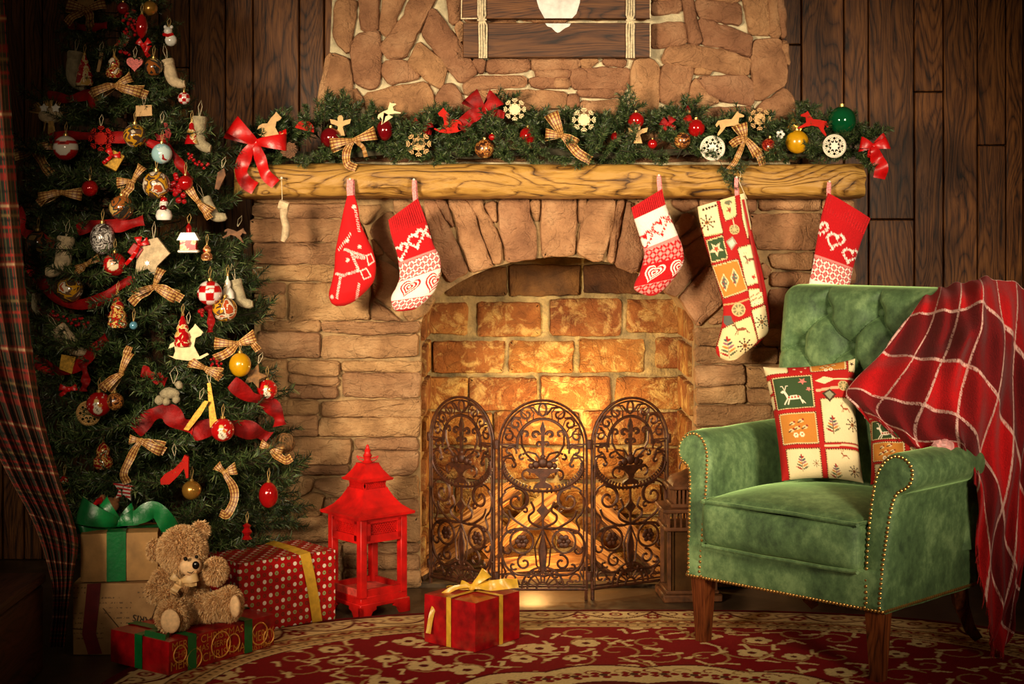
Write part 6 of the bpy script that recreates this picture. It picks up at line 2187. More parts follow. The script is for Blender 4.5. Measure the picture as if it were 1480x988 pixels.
body = [
    (tl(370, 620, 0), 120 * u, (1.0, 0.95, 1.15), None), (tl(350, 560, 0.0), 105 * u, (1.05, 0.9, 1.0), None), (tl(400, 700, -0.01), 112 * u, (1.05, 1.0, 0.9), None),
    (tl(315, 300, -0.02), 150 * u, (1.08, 0.98, 1.05), None), (tl(345, 350, -0.045), 110 * u, (1.1, 1.0, 0.9), None), (tl(300, 440, 0), 80 * u, (1.1, 1, 0.8), None),
    (tl(120, 300, 0.0), 62 * u, (0.85, 0.5, 1.15), None), (tl(150, 310, 0.0), 45 * u, (1, 0.5, 1.0), None), (tl(445, 160, 0.01), 56 * u, (1.0, 0.5, 1.1), None), (tl(425, 195, 0.0), 40 * u, (1, 0.6, 1), None),
    (tl(185, 520, -0.02), 78 * u, (1.0, 1.0, 1.1), None), (tl(145, 590, -0.04), 80 * u, (1.0, 1.0, 1.0), None), (tl(205, 620, -0.07), 58 * u, (1.1, 1, 0.8), None),
    (tl(455, 490, -0.02), 60 * u, (1.1, 1, 0.9), None), (tl(505, 465, -0.05), 62 * u, (1, 1, 1), None), (tl(550, 450, -0.07), 76 * u, (1.0, 1, 1.08), None),
    (tl(310, 740, -0.05), 88 * u, (1.0, 1.2, 1.0), None), (tl(265, 770, -0.085), 98 * u, (1.0, 0.9, 1.05), None), (tl(235, 775, -0.105), 104 * u, (1.0, 0.55, 1.05), (0, 0, -0.25)),
    (tl(500, 710, -0.03), 84 * u, (1.1, 1.0, 1.0), None), (tl(580, 695, -0.05), 88 * u, (1.15, 1.0, 1.0), None), (tl(650, 680, -0.06), 100 * u, (0.8, 0.95, 1.1), (0, 0, 0.5)),
]
tb_me = remeshed(body, 0.0045, 5)
tb_me.materials.clear(); tb_me.materials.append(M_skin); tb_me.shade_smooth()
tb_me.name = 'body'
lo = min(v.co.z for v in tb_me.vertices)
td.location.z += (0.0995 + 0.0) - (td.location.z + lo)
L0 = td.location.copy()
link('body', tb_me, td)
muz = tl(375, 385, -0.085)
mz = Vector(muz)
def tl2(x, y, dy): return tl(x, y, dy) + Vector((0, 0, 0))
off = tz(0, 0).z - L0.z - tl(0, 0).z
pads = [(tl(225, 780, -0.145), (74 * u, 96 * u)), ]
def keep(p):
    q = np.ones(len(p), bool)
    m_ = np.array(mz)
    q &= np.linalg.norm((p - m_) / np.array([72 * u, 90 * u, 66 * u]), axis=1) > 1
    f1 = np.array(tl(228, 778, -0.14)); q &= ~((np.hypot((p[:, 0] - f1[0]) / (72 * u), (p[:, 2] - f1[2]) / (82 * u)) < 1) & (p[:, 1] < f1[1] + 0.03))
    f2 = np.array(tl(690, 672, -0.10)); q &= np.linalg.norm((p - f2) / np.array([48 * u, 70 * u, 78 * u]), axis=1) > 1
    return q
fur_on(tb_me, 56000, 0.0120, 'fur', M_fur, td, keep=keep)
MB().ball(mz, 76 * u, 20, (1.05, 0.85, 0.9)).build('muzzle', M_pad, td)
MB().ball(tl(410, 378, -0.135), 26 * u, 14, (1, 0.6, 1.1)).build('nose', M_black, td)
MB().tube([tl(350, 425, -0.118), tl(378, 436, -0.124), tl(395, 420, -0.124)], 0.0011, 5).build('mouth', M_black, td)
MB().ball(tl(337, 333, -0.118), 15 * u, 12).build('eye', M_black, td); MB().ball(tl(415, 318, -0.11), 13 * u, 12).build('eye', M_black, td)
MB().ball(tl(228, 778, -0.138), 80 * u, 20, (0.92, 0.32, 1.05), Euler((0, 0, -0.25)).to_matrix().to_4x4()).build('foot_pad', M_pad, td)
MB().ball(tl(692, 672, -0.105), 78 * u, 20, (0.42, 0.85, 1.0), Euler((0, 0, 0.55)).to_matrix().to_4x4()).build('foot_pad', M_pad, td)
nb = link('neck_bow', None, td); nb.location = tl(300, 488, -0.105)
bow(nb, (0, 0, 0), plain('beige_satin', (206, 166, 112), 0.5, var=0.08), [(2.6, 0.028, 0.02), (0.3, 0.05, 0.024)], [([(0, 0), (-0.008, -0.015), (-0.02, -0.032)], 0.02), ([(0, 0), (0.02, -0.004), (0.045, -0.002)], 0.02)], 0.006)

# ================================================================== needles
M_needle, _nt, _bs = nt_new('fir_needles')
_g = N(_nt, 'ShaderNodeNewGeometry')
_nt.links.new(ramp(_nt, _g.outputs['Random Per Island'], [(0.0, (20, 36, 16)), (0.45, (42, 62, 28)), (0.8, (72, 92, 46)), (1.0, (126, 138, 84))]), _bs.inputs['Base Color'])
_bs.inputs['Roughness'].default_value = 0.45
M_stem = plain('fir_stem', (52, 46, 28), 0.9)


def sprig_mesh(name, length, ntw, tw_len, npt, nl, seed, droop=0.0, width=0.0013):
    """a fir branch along +x: stem, side twigs and needles in one mesh of two materials"""
    R = np.random.default_rng(seed)
    twigs = []
    main = [np.array([length * t, 0.0, droop * length * t * t + 0.0]) for t in np.linspace(0, 1, 9)]
    twigs.append(main)
    for k in range(ntw):
        f = 0.28 + 0.68 * k / max(1, ntw - 1)
        i = f * 8; b = main[min(int(i), 8)]
        sd = 1 if k % 2 else -1
        L = tw_len * (1.15 - 0.5 * f) * R.uniform(0.8, 1.15)
        ang = R.uniform(0.55, 0.95) * sd
        el = R.uniform(-0.3, 0.45)
        d = np.array([math.cos(ang) * math.cos(el), math.sin(ang) * math.cos(el), math.sin(el)])
        twigs.append([b + d * L * t + np.array([0, 0, 0.12 * L * t * t]) for t in np.linspace(0, 1, 6)])
    st = MB()
    for i, t in enumerate(twigs):
        st.tube(t, [0.0028 if i == 0 else 0.0016] * len(t), 4)
    pts, fc = [], []
    for i, t in enumerate(twigs):
        t = np.array(t)
        n = npt if i else int(npt * 2.0)
        lo_ = 0.35 if i == 0 else 0.05
        for f in lo_ + (1.0 - lo_) * (np.arange(n) + R.random(n)) / n:
            x = f * (len(t) - 1); j = min(int(x), len(t) - 2)
            p = t[j] + (t[j + 1] - t[j]) * (x - j)
            d = t[j + 1] - t[j]; d = d / np.linalg.norm(d)
            rv = R.normal(0, 1, 3); rv -= d * rv.dot(d); rv /= np.linalg.norm(rv)
            nd = d * R.uniform(0.45, 1.1) + rv; nd /= np.linalg.norm(nd)
            l = nl * R.uniform(0.7, 1.15) * (1.0 if f < 0.9 else 0.8)
            sw = np.cross(nd, R.normal(0, 1, 3)); sw /= np.linalg.norm(sw) + 1e-9
            o = len(pts)
            q = p + nd * l
            pts += [p - sw * width, p + sw * width, q + sw * width * 0.35, q - sw * width * 0.35]
            fc.append([o, o + 1, o + 2, o + 3])
    nv = len(st.v)
    me = bpy.data.meshes.new(name)
    me.from_pydata([tuple(v) for v in st.v] + [tuple(p) for p in pts], [], st.f + [[a + nv for a in f] for f in fc])
    me.materials.append(M_stem); me.materials.append(M_needle)
    mi = np.zeros(len(me.polygons), np.int32); mi[len(st.f):] = 1
    me.polygons.foreach_set('material_index', mi)
    return me


BR = [sprig_mesh('branch', 0.34, 14, 0.13, 60, 0.023, 30 + k, random.uniform(-0.15, 0.12)) for k in range(5)]
SP = [sprig_mesh('sprig', 0.13, 8, 0.065, 50, 0.020, 60 + k, random.uniform(-0.2, 0.3)) for k in range(5)]

# ================================================================== tree
TRY = -0.16
RAD = [(-140, 0.05), (0, 0.16), (80, 0.20), (150, 0.255), (230, 0.335), (350, 0.345), (470, 0.375), (560, 0.39), (680, 0.40), (760, 0.385), (800, 0.34)]
AX = [(-140, 158), (0, 168), (150, 178), (350, 188), (470, 210), (560, 230), (680, 258), (800, 276)]


def tree_r(py): return float(np.interp(py, [q[0] for q in RAD], [q[1] for q in RAD]))
def tree_x(py): return float(np.interp(py, [q[0] for q in AX], [q[1] for q in AX]))


def tree_pt(px, py, out=0.0):
    """a point on the front of the crown"""
    r = tree_r(py)
    dx = (px - tree_x(py)) / sc(TRY - 0.6 * r)
    y = TRY - math.sqrt(max(r * r - min(dx, r) ** 2, (0.25 * r) ** 2)) * 0.92 - out
    return P(px, py, y)


def tz_of(z): return VY + (CAM_Z - z) * sc(TRY)


base = P(276, 0, TRY)
tree = thing('christmas_tree', 'green fir christmas tree crowded with ornaments by the plank wall', 'christmas tree', (base.x, TRY, 0))
top = P(158, -140, TRY)
tk = MB(); tk.tube([Vector((base.x, TRY, 0.0)), Vector((base.x * 0.6 + top.x * 0.4, TRY, 0.8)), top], [0.03, 0.022, 0.006], 8)
tk.build('trunk', M_bark, tree, True)
R = random.Random(21)
nb_ = 0
zc_ = 0.13
while zc_ < 2.2:
    py = tz_of(zc_)
    r = tree_r(py)
    ax = P(tree_x(py), py, TRY)
    n = max(4, int(4 + r * 34))
    ph = R.uniform(0, 6.28)
    for k in range(n):
        a = ph + 2 * PI * k / n + R.uniform(-0.12, 0.12)
        if math.sin(a) > 0.55 and k % 2:
            continue                                     # thinner at the back, against the wall
        o = link('branch', R.choice(BR), tree)
        sc_ = r / 0.34 * R.uniform(0.82, 1.14)
        if math.sin(a) > 0: sc_ *= 0.9
        el = R.uniform(-0.25, 0.35)
        o.location = ax + Vector((0, 0, R.uniform(-0.04, 0.04))) - tree.location
        o.rotation_euler = Euler((R.uniform(-0.6, 0.6), -el, a), 'XYZ')
        o.scale = (sc_, max(sc_, 0.75), max(sc_, 0.75))
        nb_ += 1
    zc_ += 0.098 if zc_ < 1.2 else 0.085

# ================================================================== garland
gy = -0.075
gar = thing('fir_garland', 'thick fir garland lying along the top of the mantel beam', 'garland', (P(800, 0, gy).x, gy, MANTEL_TOP))
gp = [P(x, 222 + 3 * math.sin(x * 0.03), gy + 0.02 * math.sin(x * 0.021)) for x in range(362, 1256, 8)]
MB().tube(gp, 0.012, 6).build('wire_stem', M_stem, gar, True)
R = random.Random(8)
top_px = lambda x: 175 - 14 * math.sin(x * 0.027 + 1.1) - 10 * math.sin(x * 0.071) + (16 if x > 1180 else 0) + (14 if x < 400 else 0)
ns = 0
for x in np.linspace(366, 1250, 92):
    for lev in range(3):
        py = 224 - lev * 20 + R.uniform(-5, 5)
        if py < top_px(x) + 26 and lev == 2:
            py = top_px(x) + 26
        o = link('sprig', R.choice(SP), gar)
        Yo = R.uniform(-0.10, -0.02) if lev < 2 else R.uniform(-0.08, 0.01)
        o.location = P(x + R.uniform(-6, 6), py, Yo) - gar.location
        el = R.uniform(-0.25, 0.7) + 0.35 * lev
        az = R.uniform(-PI - 0.1, 0.1)
        o.rotation_euler = Euler((R.uniform(-1, 1), -el, az), 'XYZ')
        q = R.uniform(0.62, 0.92)
        o.scale = (q, q, q)
        ns += 1
for (x, y) in ((1040, 250), (1072, 240), (1060, 262), (440, 232)):
    o = link('sprig', SP[0], gar)
    o.location = P(x, y - 18, -0.155) - gar.location
    o.rotation_euler = Euler((0, 0.9, -PI / 2 + R.uniform(-0.6, 0.6)), 'XYZ'); o.scale = (0.55,) * 3

# ================================================================== ornaments
def gloss(name, c, rough=0.12, metal=0.25, coat=0.6, var=0.08):
    return plain(name, c, rough, metal, var=var, scale=30, coat=coat)


def painted(name, cols, scale=22, rough=0.14):
    """hand painted glass: hard edged patches"""
    m, nt, bs = nt_new(name)
    v = coords(nt, 'Object', (1, 1, 1), True)
    n = noise_tex(nt, v, scale, 2, 0.5, 0.8)
    st = np.linspace(0.36, 0.62, len(cols))
    nt.links.new(ramp(nt, n, [(0.0 if i == 0 else float(st[i]), c) for i, c in enumerate(cols)], 'CONSTANT'), bs.inputs['Base Color'])
    bs.inputs['Roughness'].default_value = rough
    bs.inputs['Coat Weight'].default_value = 0.5
    bs.inputs['Coat Roughness'].default_value = 0.05
    return m


MO = {
    'red': gloss('red_glass', (170, 14, 16)), 'deepred': gloss('deep_red_glass', (112, 8, 16)), 'yellow': gloss('amber_pearl', (206, 150, 14), 0.25, 0.1), 'green': gloss('green_glass', (8, 84, 44), 0.06, 0.3),
    'gold': gloss('gold_glass', (176, 126, 50), 0.25, 0.6), 'scene': painted('painted_scene', [(70, 50, 36), (196, 140, 30), (96, 70, 52), (214, 196, 170), (170, 70, 36)]),
    'scene2': painted('painted_dark', [(46, 42, 36), (150, 84, 34), (60, 56, 48), (196, 160, 90)], 18), 'tin': painted('painted_blue', [(150, 190, 196), (196, 216, 214), (150, 30, 28)], 26),
    'leopard': painted('speckled_gold', [(56, 26, 14), (176, 110, 50), (90, 44, 22), (206, 160, 84)], 70, 0.3), 'redgold': painted('red_scales', [(130, 16, 16), (196, 70, 40), (110, 12, 12), (206, 150, 90)], 60, 0.25),
    'silver': painted('silver_cone', [(60, 52, 48), (196, 188, 180), (90, 80, 74), (226, 220, 214)], 55, 0.25), 'nutcrack': painted('glass_red_green', [(140, 14, 18), (206, 170, 90), (150, 20, 20), (60, 90, 50), (226, 200, 170)], 45, 0.15),
    'santa': painted('glass_red_gold', [(160, 12, 18), (176, 16, 20), (226, 200, 150), (206, 160, 80)], 40, 0.15), 'smalltan': painted('tan_glass', [(120, 70, 40), (206, 160, 100), (160, 40, 30)], 40),
    'white': plain('white_glaze', (226, 220, 208), 0.25, coat=0.4), 'wood': plain('plywood', (196, 152, 92), 0.6, var=0.1, scale=50), 'palewood': plain('pale_plywood', (226, 200, 150), 0.6, var=0.08, scale=50),
    'whitewood': plain('white_plywood', (236, 226, 204), 0.6, var=0.05), 'redwood': plain('red_lacquer_wood', (176, 26, 14), 0.75, var=0.08, spec=0.15), 'felt': M_felt, 'greyfelt': plain('grey_felt', (156, 142, 112), 0.95, var=0.15, scale=60, bump=0.8, bscale=300, bdist=0.004, sheen=0.2),
    'pinkcloth': plain('pink_striped_cloth', (206, 110, 104), 0.9, var=0.2, scale=200), 'wicker': plain('wicker', (112, 78, 42), 0.85, var=0.3, scale=80), 'straw': plain('straw', (176, 140, 80), 0.9, var=0.2, scale=120), 'cone': plain('pine_cone', (104, 70, 46), 0.85, var=0.3, scale=60),
    'berry': gloss('red_berries', (150, 10, 16), 0.25, 0.0), 'goldfoil': plain('gold_foil', (186, 140, 50), 0.35, 0.6, var=0.2, scale=120), 'blue': gloss('blue_glass', (90, 150, 176)),
    'cap': plain('ornament_cap', (196, 160, 90), 0.3, 0.8), 'brown': plain('brown_plush', (150, 100, 60), 0.95, var=0.2, scale=90, bump=0.7, bscale=300),
}
M_snow = printed('painted_red_glass', 0.14, 0.0, 0.0, spec=0.6)
M_snow.node_tree.nodes['Principled BSDF'].inputs['Coat Weight'].default_value = 0.5
M_cord = plain('gold_cord', (190, 156, 96), 0.7)


def cord(root, top, h=0.045, w=0.006, mat=None):
    """hanging loop of thread"""
    top = Vector(top)
    MB().tube([top + Vector((0.001, 0, 0)), top + Vector((w, 0.004, h * 0.6)), top + Vector((w * 0.3, 0.006, h)), top + Vector((-w, 0.004, h * 0.6)), top + Vector((-0.001, 0, 0))], 0.0009, 4).build('hanging_cord', mat or M_cord, root)


ORN = 0


def spot_at(where, px, py, out):
    if where == 'tree':
        return tree_pt(px, py, 0.015 + out)
    return P(px, py, -0.125 - out)


def bauble(where, px, py, rpx, mat, label, egg=1.0, art=None, out=0.0, hang=True):
    c = spot_at(where, px, py, out)
    r = rpx / sc(c.y)
    t = thing('bauble', label, 'bauble', c - Vector((0, 0, r * egg)), 0, 'baubles on the tree' if where == 'tree' else 'baubles in the garland')
    n = 32 if art else 24
    m = MB().ball((0, 0, r * egg), r, n, (1, 1, egg))
    if art:
        m = MB().ball((0, 0, r * egg), r, 64, (1, 1, egg))
        x = np.array([v.x / r for v in m.v]); z = np.array([(v.z / r - egg) for v in m.v]); y = np.array([v.y for v in m.v])
        cn = Can(np.where(y < 0.2 * r, x, 9), z, (176, 14, 16))
        if art == 'snowman':
            for k in range(26):
                a_, b_ = R.uniform(-0.95, 0.95), R.uniform(-0.9, 0.9); cn.circ(a_, b_, 0.035, (236, 220, 200))
            cn.circ(0.12, -0.38, 0.34, (236, 222, 196)); cn.circ(0.05, 0.08, 0.25, (240, 228, 206)); cn.circ(0.32, 0.02, 0.16, (206, 130, 50)); cn.poly([(-0.18, 0.22), (0.25, 0.3), (0.1, 0.55), (-0.12, 0.5)], (226, 190, 120))
            cn.circ(-0.03, 0.12, 0.045, (30, 20, 20)); cn.circ(0.12, 0.14, 0.045, (30, 20, 20)); cn.line([(0.0, -0.2), (0.18, -0.5)], 0.09, (60, 36, 30)); cn.circ(0.1, -0.3, 0.05, (60, 30, 30))
        elif art == 'face':
            cn.circ(0.05, 0.0, 0.5, (232, 214, 176)); cn.circ(0.05, 0.25, 0.3, (226, 180, 150)); cn.circ(-0.05, 0.3, 0.05, (40, 20, 20)); cn.circ(0.18, 0.32, 0.05, (40, 20, 20)); cn.poly([(-0.35, 0.4), (0.45, 0.45), (0.5, 0.6), (-0.2, 0.75)], (190, 20, 20)); cn.line([(0.2, 0.05), (0.45, 0.25)], 0.07, (120, 40, 30))
        elif art == 'beard':
            cn.rect(-1, -0.15, 1, 0.35, (236, 226, 210)); cn.circ(0, 0.0, 0.62, (236, 226, 210)); cn.rect(-0.45, 0.25, 0.5, 0.55, (206, 40, 36)); cn.rect(-1, 0.6, 1, 0.78, (236, 226, 210)); cn.rect(-1, 0.78, 1, 1, (226, 214, 200)); cn.c[(np.abs(x) < 0.2) & (np.abs(z - 0.38) < 0.06)] = lin((40, 16, 14))
        elif art == 'check':
            cn.c[((np.floor(x * 1.6 + 3.2) + np.floor(z * 1.6 + 3.0)) % 2 == 0)] = lin((232, 214, 206)); cn.line([(-0.1, 0.3), (0.4, 0.4)], 0.12, (190, 40, 40))
        m.dye = cn.c
    m.build('ball', M_snow if art else mat, t, angle=None)
    MB().lathe([(r * 0.2, -0.002), (r * 0.2, r * 0.16), (r * 0.1, r * 0.2)], (0, 0, 2 * r * egg), 10).build('cap', MO['cap'], t)
    if hang:
        cord(t, (0, 0, 2 * r * egg + r * 0.2), 0.035 if where == 'tree' else 0.01, 0.004)
    return t


def flat_orn(where, px, py, polys, scale, mat, label, name, cat, th=0.0035, rot=0.0, out=0.0, hang=True, extra=None, tilt=0.0, group=None):
    """polys in unit space (x right, z up), scale in px"""
    c = spot_at(where, px, py, out)
    s = scale / sc(c.y)
    t = thing(name, label, cat, c, 0, group, rot=(0.0, rot, tilt))
    m = MB()
    for p in polys:
        m.prism([(x * s, z * s) for x, z in p], -th / 2, th / 2)
    if extra:
        extra(m, s)
    m.build('cut_out', mat, t, smooth=False)
    if hang:
        zt_ = max(z for p in polys for _, z in p) * s
        cord(t, (0, 0, zt_), 0.035, 0.006, M_rope)
    return t


HORSE = [(-0.95, -0.55), (-0.6, -0.72), (0, -0.8), (0.6, -0.72), (1.0, -0.5), (0.92, -0.42), (0.55, -0.6), (0.28, -0.1), (0.36, 0.3), (0.62, 0.42), (0.72, 0.58), (0.48, 0.82), (0.34, 0.98), (0.26, 0.84), (-0.02, 0.55), (-0.25, 0.18), (-0.6, 0.16), (-0.86, 0.0), (-0.95, -0.22), (-0.78, -0.16), (-0.66, -0.1), (-0.62, -0.35), (-0.72, -0.6)]
RUN = [(-1.0, 0.05), (-0.8, 0.28), (-0.3, 0.3), (0.1, 0.25), (0.4, 0.55), (0.55, 0.72), (0.62, 0.6), (0.95, 0.38), (0.92, 0.28), (0.6, 0.28), (0.5, -0.05), (0.75, -0.3), (0.98, -0.5), (0.88, -0.55), (0.45, -0.32), (0.1, -0.18), (-0.35, -0.18), (-0.6, -0.45), (-0.95, -0.7), (-0.98, -0.58), (-0.72, -0.25), (-0.75, 0.05), (-0.95, -0.12)]
ANGEL = [(-0.42, -1.0), (0.42, -1.0), (0.2, -0.2), (0.3, -0.1), (0.85, 0.1), (0.95, 0.5), (0.5, 0.42), (0.22, 0.3), (0.26, 0.6), (0.12, 0.84), (-0.12, 0.84), (-0.26, 0.6), (-0.22, 0.3), (-0.5, 0.42), (-0.95, 0.5), (-0.85, 0.1), (-0.3, -0.1), (-0.2, -0.2)]
STAR = [((1.0 if j % 2 == 0 else 0.45) * math.sin(PI * j / 5), (1.0 if j % 2 == 0 else 0.45) * math.cos(PI * j / 5)) for j in range(10)]
HEART = [(x, z) for x, z in heart_pts(0, 0, 0.9)]
SHOE = [(-1, -0.7), (-0.5, -0.75), (0.1, -0.3), (0.5, 0.1), (0.55, -0.5), (0.68, -0.5), (0.85, 0.75), (0.62, 0.9), (0.4, 0.55), (-0.1, 0.15), (-0.7, -0.1), (-1.0, -0.4)]
DISC = [(math.cos(t), math.sin(t)) for t in np.linspace(0, 2 * PI, 33)[:-1]]


def flake(n=8):
    out = [[(0.52 * x, 0.52 * z) for x, z in DISC]]
    for k in range(n):
        a = 2 * PI * k / n
        ca, sa = math.cos(a), math.sin(a)
        R_ = lambda q: [(x * ca - z * sa, x * sa + z * ca) for x, z in q]
        out.append(R_([(0.45, -0.07), (1.0, -0.05), (1.0, 0.05), (0.45, 0.07)]))
        for s in (-1, 1):
            out.append(R_([(0.58, -0.04 * s), (0.66, -0.04 * s), (0.9, 0.24 * s), (0.84, 0.28 * s)][::s]))
            out.append(R_([(0.76, 0.0), (0.84, 0.0), (1.02, 0.17 * s), (0.97, 0.21 * s)][::s]))
    return out


def fret_extra(m, s):
    for k in range(8):
        a = 2 * PI * k / 8
        m.tube([(s * (0.66 * math.cos(a) + 0.16 * math.cos(t)), 0, s * (0.66 * math.sin(a) + 0.16 * math.sin(t))) for t in np.linspace(0, 2 * PI, 11)[:-1]], s * 0.045, 4, closed=True)
    m.tube([(s * 0.9 * math.cos(t), 0, s * 0.9 * math.sin(t)) for t in np.linspace(0, 2 * PI, 33)[:-1]], s * 0.11, 4, closed=True)
    m.prism([((0.52 if j % 2 == 0 else 0.24) * s * math.sin(PI * j / 8), (0.52 if j % 2 == 0 else 0.24) * s * math.cos(PI * j / 8)) for j in range(16)], -0.0018, 0.0018)
    for k in range(8):
        a = 2 * PI * (k + 0.5) / 8
        m.bar((s * 0.45 * math.cos(a), 0, s * 0.45 * math.sin(a)), (s * 0.85 * math.cos(a), 0, s * 0.85 * math.sin(a)), s * 0.07, 0.003)


def pbow(where, px, py, loops, tails, label, mat=None, name='ribbon_bow', k=None, out=0.0, knot=4):
    """bow with lengths in photo pixels"""
    c = spot_at(where, px, py, out)
    s = 1 / sc(c.y)
    t = thing(name, label, 'bow', c, 0, 'bows on the tree' if where == 'tree' else 'bows in the garland')
    bow(t, (0, 0, 0), mat or M_plaid, [(a, L * s, w * s) for a, L, w in loops], [([(x * s, -y * s) for x, y in p], w * s) for p, w in tails], knot * s)
    return t


def felt_sock(where, px, py, h, mat, label, rot=0.0, toe=1, out=0.0, cuffmat=None):
    """boot shaped felt stocking, h px tall, hung by its top"""
    c = spot_at(where, px, py, out)
    s = h / sc(c.y)
    t = thing('felt_stocking', label, 'felt stocking', c, 0, 'felt stockings on the tree', rot=(0, rot, 0))
    pts = [(0, 0.5), (0, 0.3), (0.0, 0.08), (0.02 * toe, -0.14), (0.10 * toe, -0.28), (0.26 * toe, -0.36), (0.36 * toe, -0.38)]
    q = catmull(pts, 18)
    MB().tube([(x * s, 0, z * s) for x, z in q], [s * (0.17 + 0.03 * math.sin(i * 0.3)) * (1 if i < 16 else 0.75) for i in range(18)], 12, flat=1.0).build('boot', mat, t)
    MB().tube([(0, 0, 0.26 * s), (0, 0, 0.3 * s), (0, 0, 0.46 * s), (0, 0, 0.5 * s)], [0.17 * s, 0.205 * s, 0.21 * s, 0.18 * s], 12).build('cuff', cuffmat or mat, t)
    cord(t, (0, 0, 0.5 * s), 0.05, 0.006, M_rope)
    return t


def lathe_orn(where, px, py, h, prof, mat, label, name, cat, out=0.0, rot=0.0, tops=()):
    """turned glass ornament, prof (r, z) in units of its height; origin at its foot"""
    c = spot_at(where, px, py, out)
    s = h / sc(c.y)
    t = thing(name, label, cat, c - Vector((0, 0, s / 2)), 0, rot=(0, rot, 0))
    MB().lathe([(max(r, 0.004) * s, z * s) for r, z in prof], n=18).build('glass_body', mat, t)
    for (nm, x, y, z, r, m2) in tops:
        MB().ball((x * s, y * s, z * s), r * s, 12).build(nm, MO[m2], t)
    MB().lathe([(0.05 * s, 0.98 * s), (0.05 * s, 1.05 * s)], n=8).build('cap', MO['cap'], t)
    cord(t, (0, 0, 1.04 * s), 0.03, 0.004)
    return t


CONE_FIG = [(0.02, 0), (0.24, 0.02), (0.28, 0.12), (0.24, 0.25), (0.27, 0.32), (0.22, 0.45), (0.17, 0.5), (0.2, 0.58), (0.16, 0.68), (0.12, 0.74), (0.13, 0.78), (0.08, 0.88), (0.03, 1.0)]
BELLY = [(0.02, 0), (0.26, 0.03), (0.36, 0.18), (0.34, 0.38), (0.22, 0.5), (0.25, 0.62), (0.24, 0.75), (0.14, 0.88), (0.03, 1.0)]


def velvet(label, pts, w, out=0.0):
    """swag of wide red velvet ribbon; pts in photo pixels"""
    q = catmull(pts, 30)
    path = [tree_pt(x, y, out + 0.004 * math.sin(i * 0.7)) for i, (x, y) in enumerate(q)]
    ds, ws = [], []
    for i in range(30):
        d = (path[min(i + 1, 29)] - path[max(i - 1, 0)]).normalized()
        ds.append(Vector((-d.z, 0.3 * math.sin(i * 0.5), d.x)))
        ws.append(w / sc(path[i].y) * (0.8 + 0.2 * math.sin(i * 0.45)))
    m = MB().strip(path, ws, ds, 5, crown=(0, -0.006, 0))
    o = m.build('velvet_ribbon', M_velvet)
    tag(o, label, 'ribbon', 'velvet ribbon swags on the tree')


def berries(label, pts, n, spread, r=3.0, out=0.005):
    q = catmull(pts, n)
    R2 = random.Random(len(label))
    m, st = MB(), MB()
    P_ = []
    for (x, y) in q:
        c = tree_pt(x + R2.uniform(-spread, spread), y + R2.uniform(-spread, spread), out + R2.uniform(0, 0.012))
        P_.append(c)
        m.ball(c, r / sc(c.y) * R2.uniform(0.8, 1.15), 8)
    st.tube([tree_pt(x, y, out - 0.004) for x, y in q], 0.0012, 4)
    c0 = P_[0]
    t = thing('berry_spray', label, 'berry spray', c0, 0, 'berry sprays on the tree')
    tag(m.build('berries', MO['berry'], t, True), kind='stuff')
    st.build('stem', M_stem, t, True)


R = random.Random(77)
# ---- swags of velvet first
velvet('dark red velvet swag near the tree top, below the plaid bow', [(100, 35), (125, 40), (155, 36)], 14)
velvet('dark red velvet swag beside the wide plaid bow, upper left', [(68, 138), (100, 143), (128, 138), (134, 158)], 18)
velvet('dark red velvet swag behind the red snowflake', [(72, 200), (105, 196), (150, 198), (195, 200), (230, 212)], 18)
velvet('red velvet swag under the dark painted bauble', [(112, 332), (140, 324), (175, 326), (208, 318)], 20)
velvet('red velvet swag behind the dark baubles at the left edge', [(22, 300), (35, 335), (60, 345), (80, 352)], 22)
velvet('red velvet swag looping below the grey felt boot', [(40, 380), (55, 400), (80, 432), (115, 440), (150, 430), (170, 415), (195, 400)], 18)
velvet('red velvet swag behind the furry white boot', [(50, 520), (80, 536), (110, 530), (140, 500), (155, 488)], 20)
velvet('red velvet loop hanging beside the furry white boot', [(118, 520), (124, 545), (120, 565)], 14)
velvet('red velvet swag above the grey felt angel', [(205, 535), (225, 545), (240, 552)], 18)
velvet('dark red velvet swag behind the star and right red bauble', [(335, 552), (360, 572), (385, 580), (402, 600), (404, 615)], 24, 0.01)
velvet('bright red velvet swag left of the lower snowman bauble', [(195, 622), (215, 602), (240, 595), (262, 612), (280, 616)], 30, 0.02)
velvet('bright red velvet swag right of the lower snowman bauble', [(278, 626), (310, 616), (345, 618), (375, 626), (388, 634)], 28, 0.02)
velvet('red velvet tail below the checked bauble', [(300, 440), (305, 460), (303, 480)], 12)
velvet('red velvet swag under the gold painted bauble at right', [(232, 205), (250, 222), (262, 240), (275, 262)], 14)

# ---- plaid bows
pbow('tree', 127, 14, [(2.9, 30, 17), (0.35, 28, 17)], [([(0, 0), (4, 12), (6, 34)], 13), ([(0, 0), (-16, 8), (-30, 20)], 12)], 'gold and red plaid bow at the top left of the tree')
pbow('tree', 168, 124, [(3.5, 36, 16), (-0.25, 40, 16), (0.5, 26, 14)], [([(0, 0), (20, 6), (46, 14)], 14), ([(0, 0), (-20, 4), (-36, 14)], 12)], 'wide plaid bow above the red snowflake')
pbow('tree', 50, 213, [(3.3, 32, 15), (0.15, 30, 15)], [([(0, 0), (12, 20), (26, 40)], 14), ([(0, 0), (-14, 10), (-30, 14)], 12)], 'plaid bow at the left edge beside the bearded bauble')
pbow('tree', 193, 262, [(1.0, 26, 13), (3.2, 24, 13)], [([(0, 0), (-6, 12), (-14, 22)], 12)], 'plaid bow left of the large painted bauble')
pbow('tree', 90, 278, [(3.4, 34, 15), (-0.1, 30, 16)], [([(0, 0), (-18, 4), (-34, 16)], 12)], 'plaid ribbon bow above the silver cone bauble')
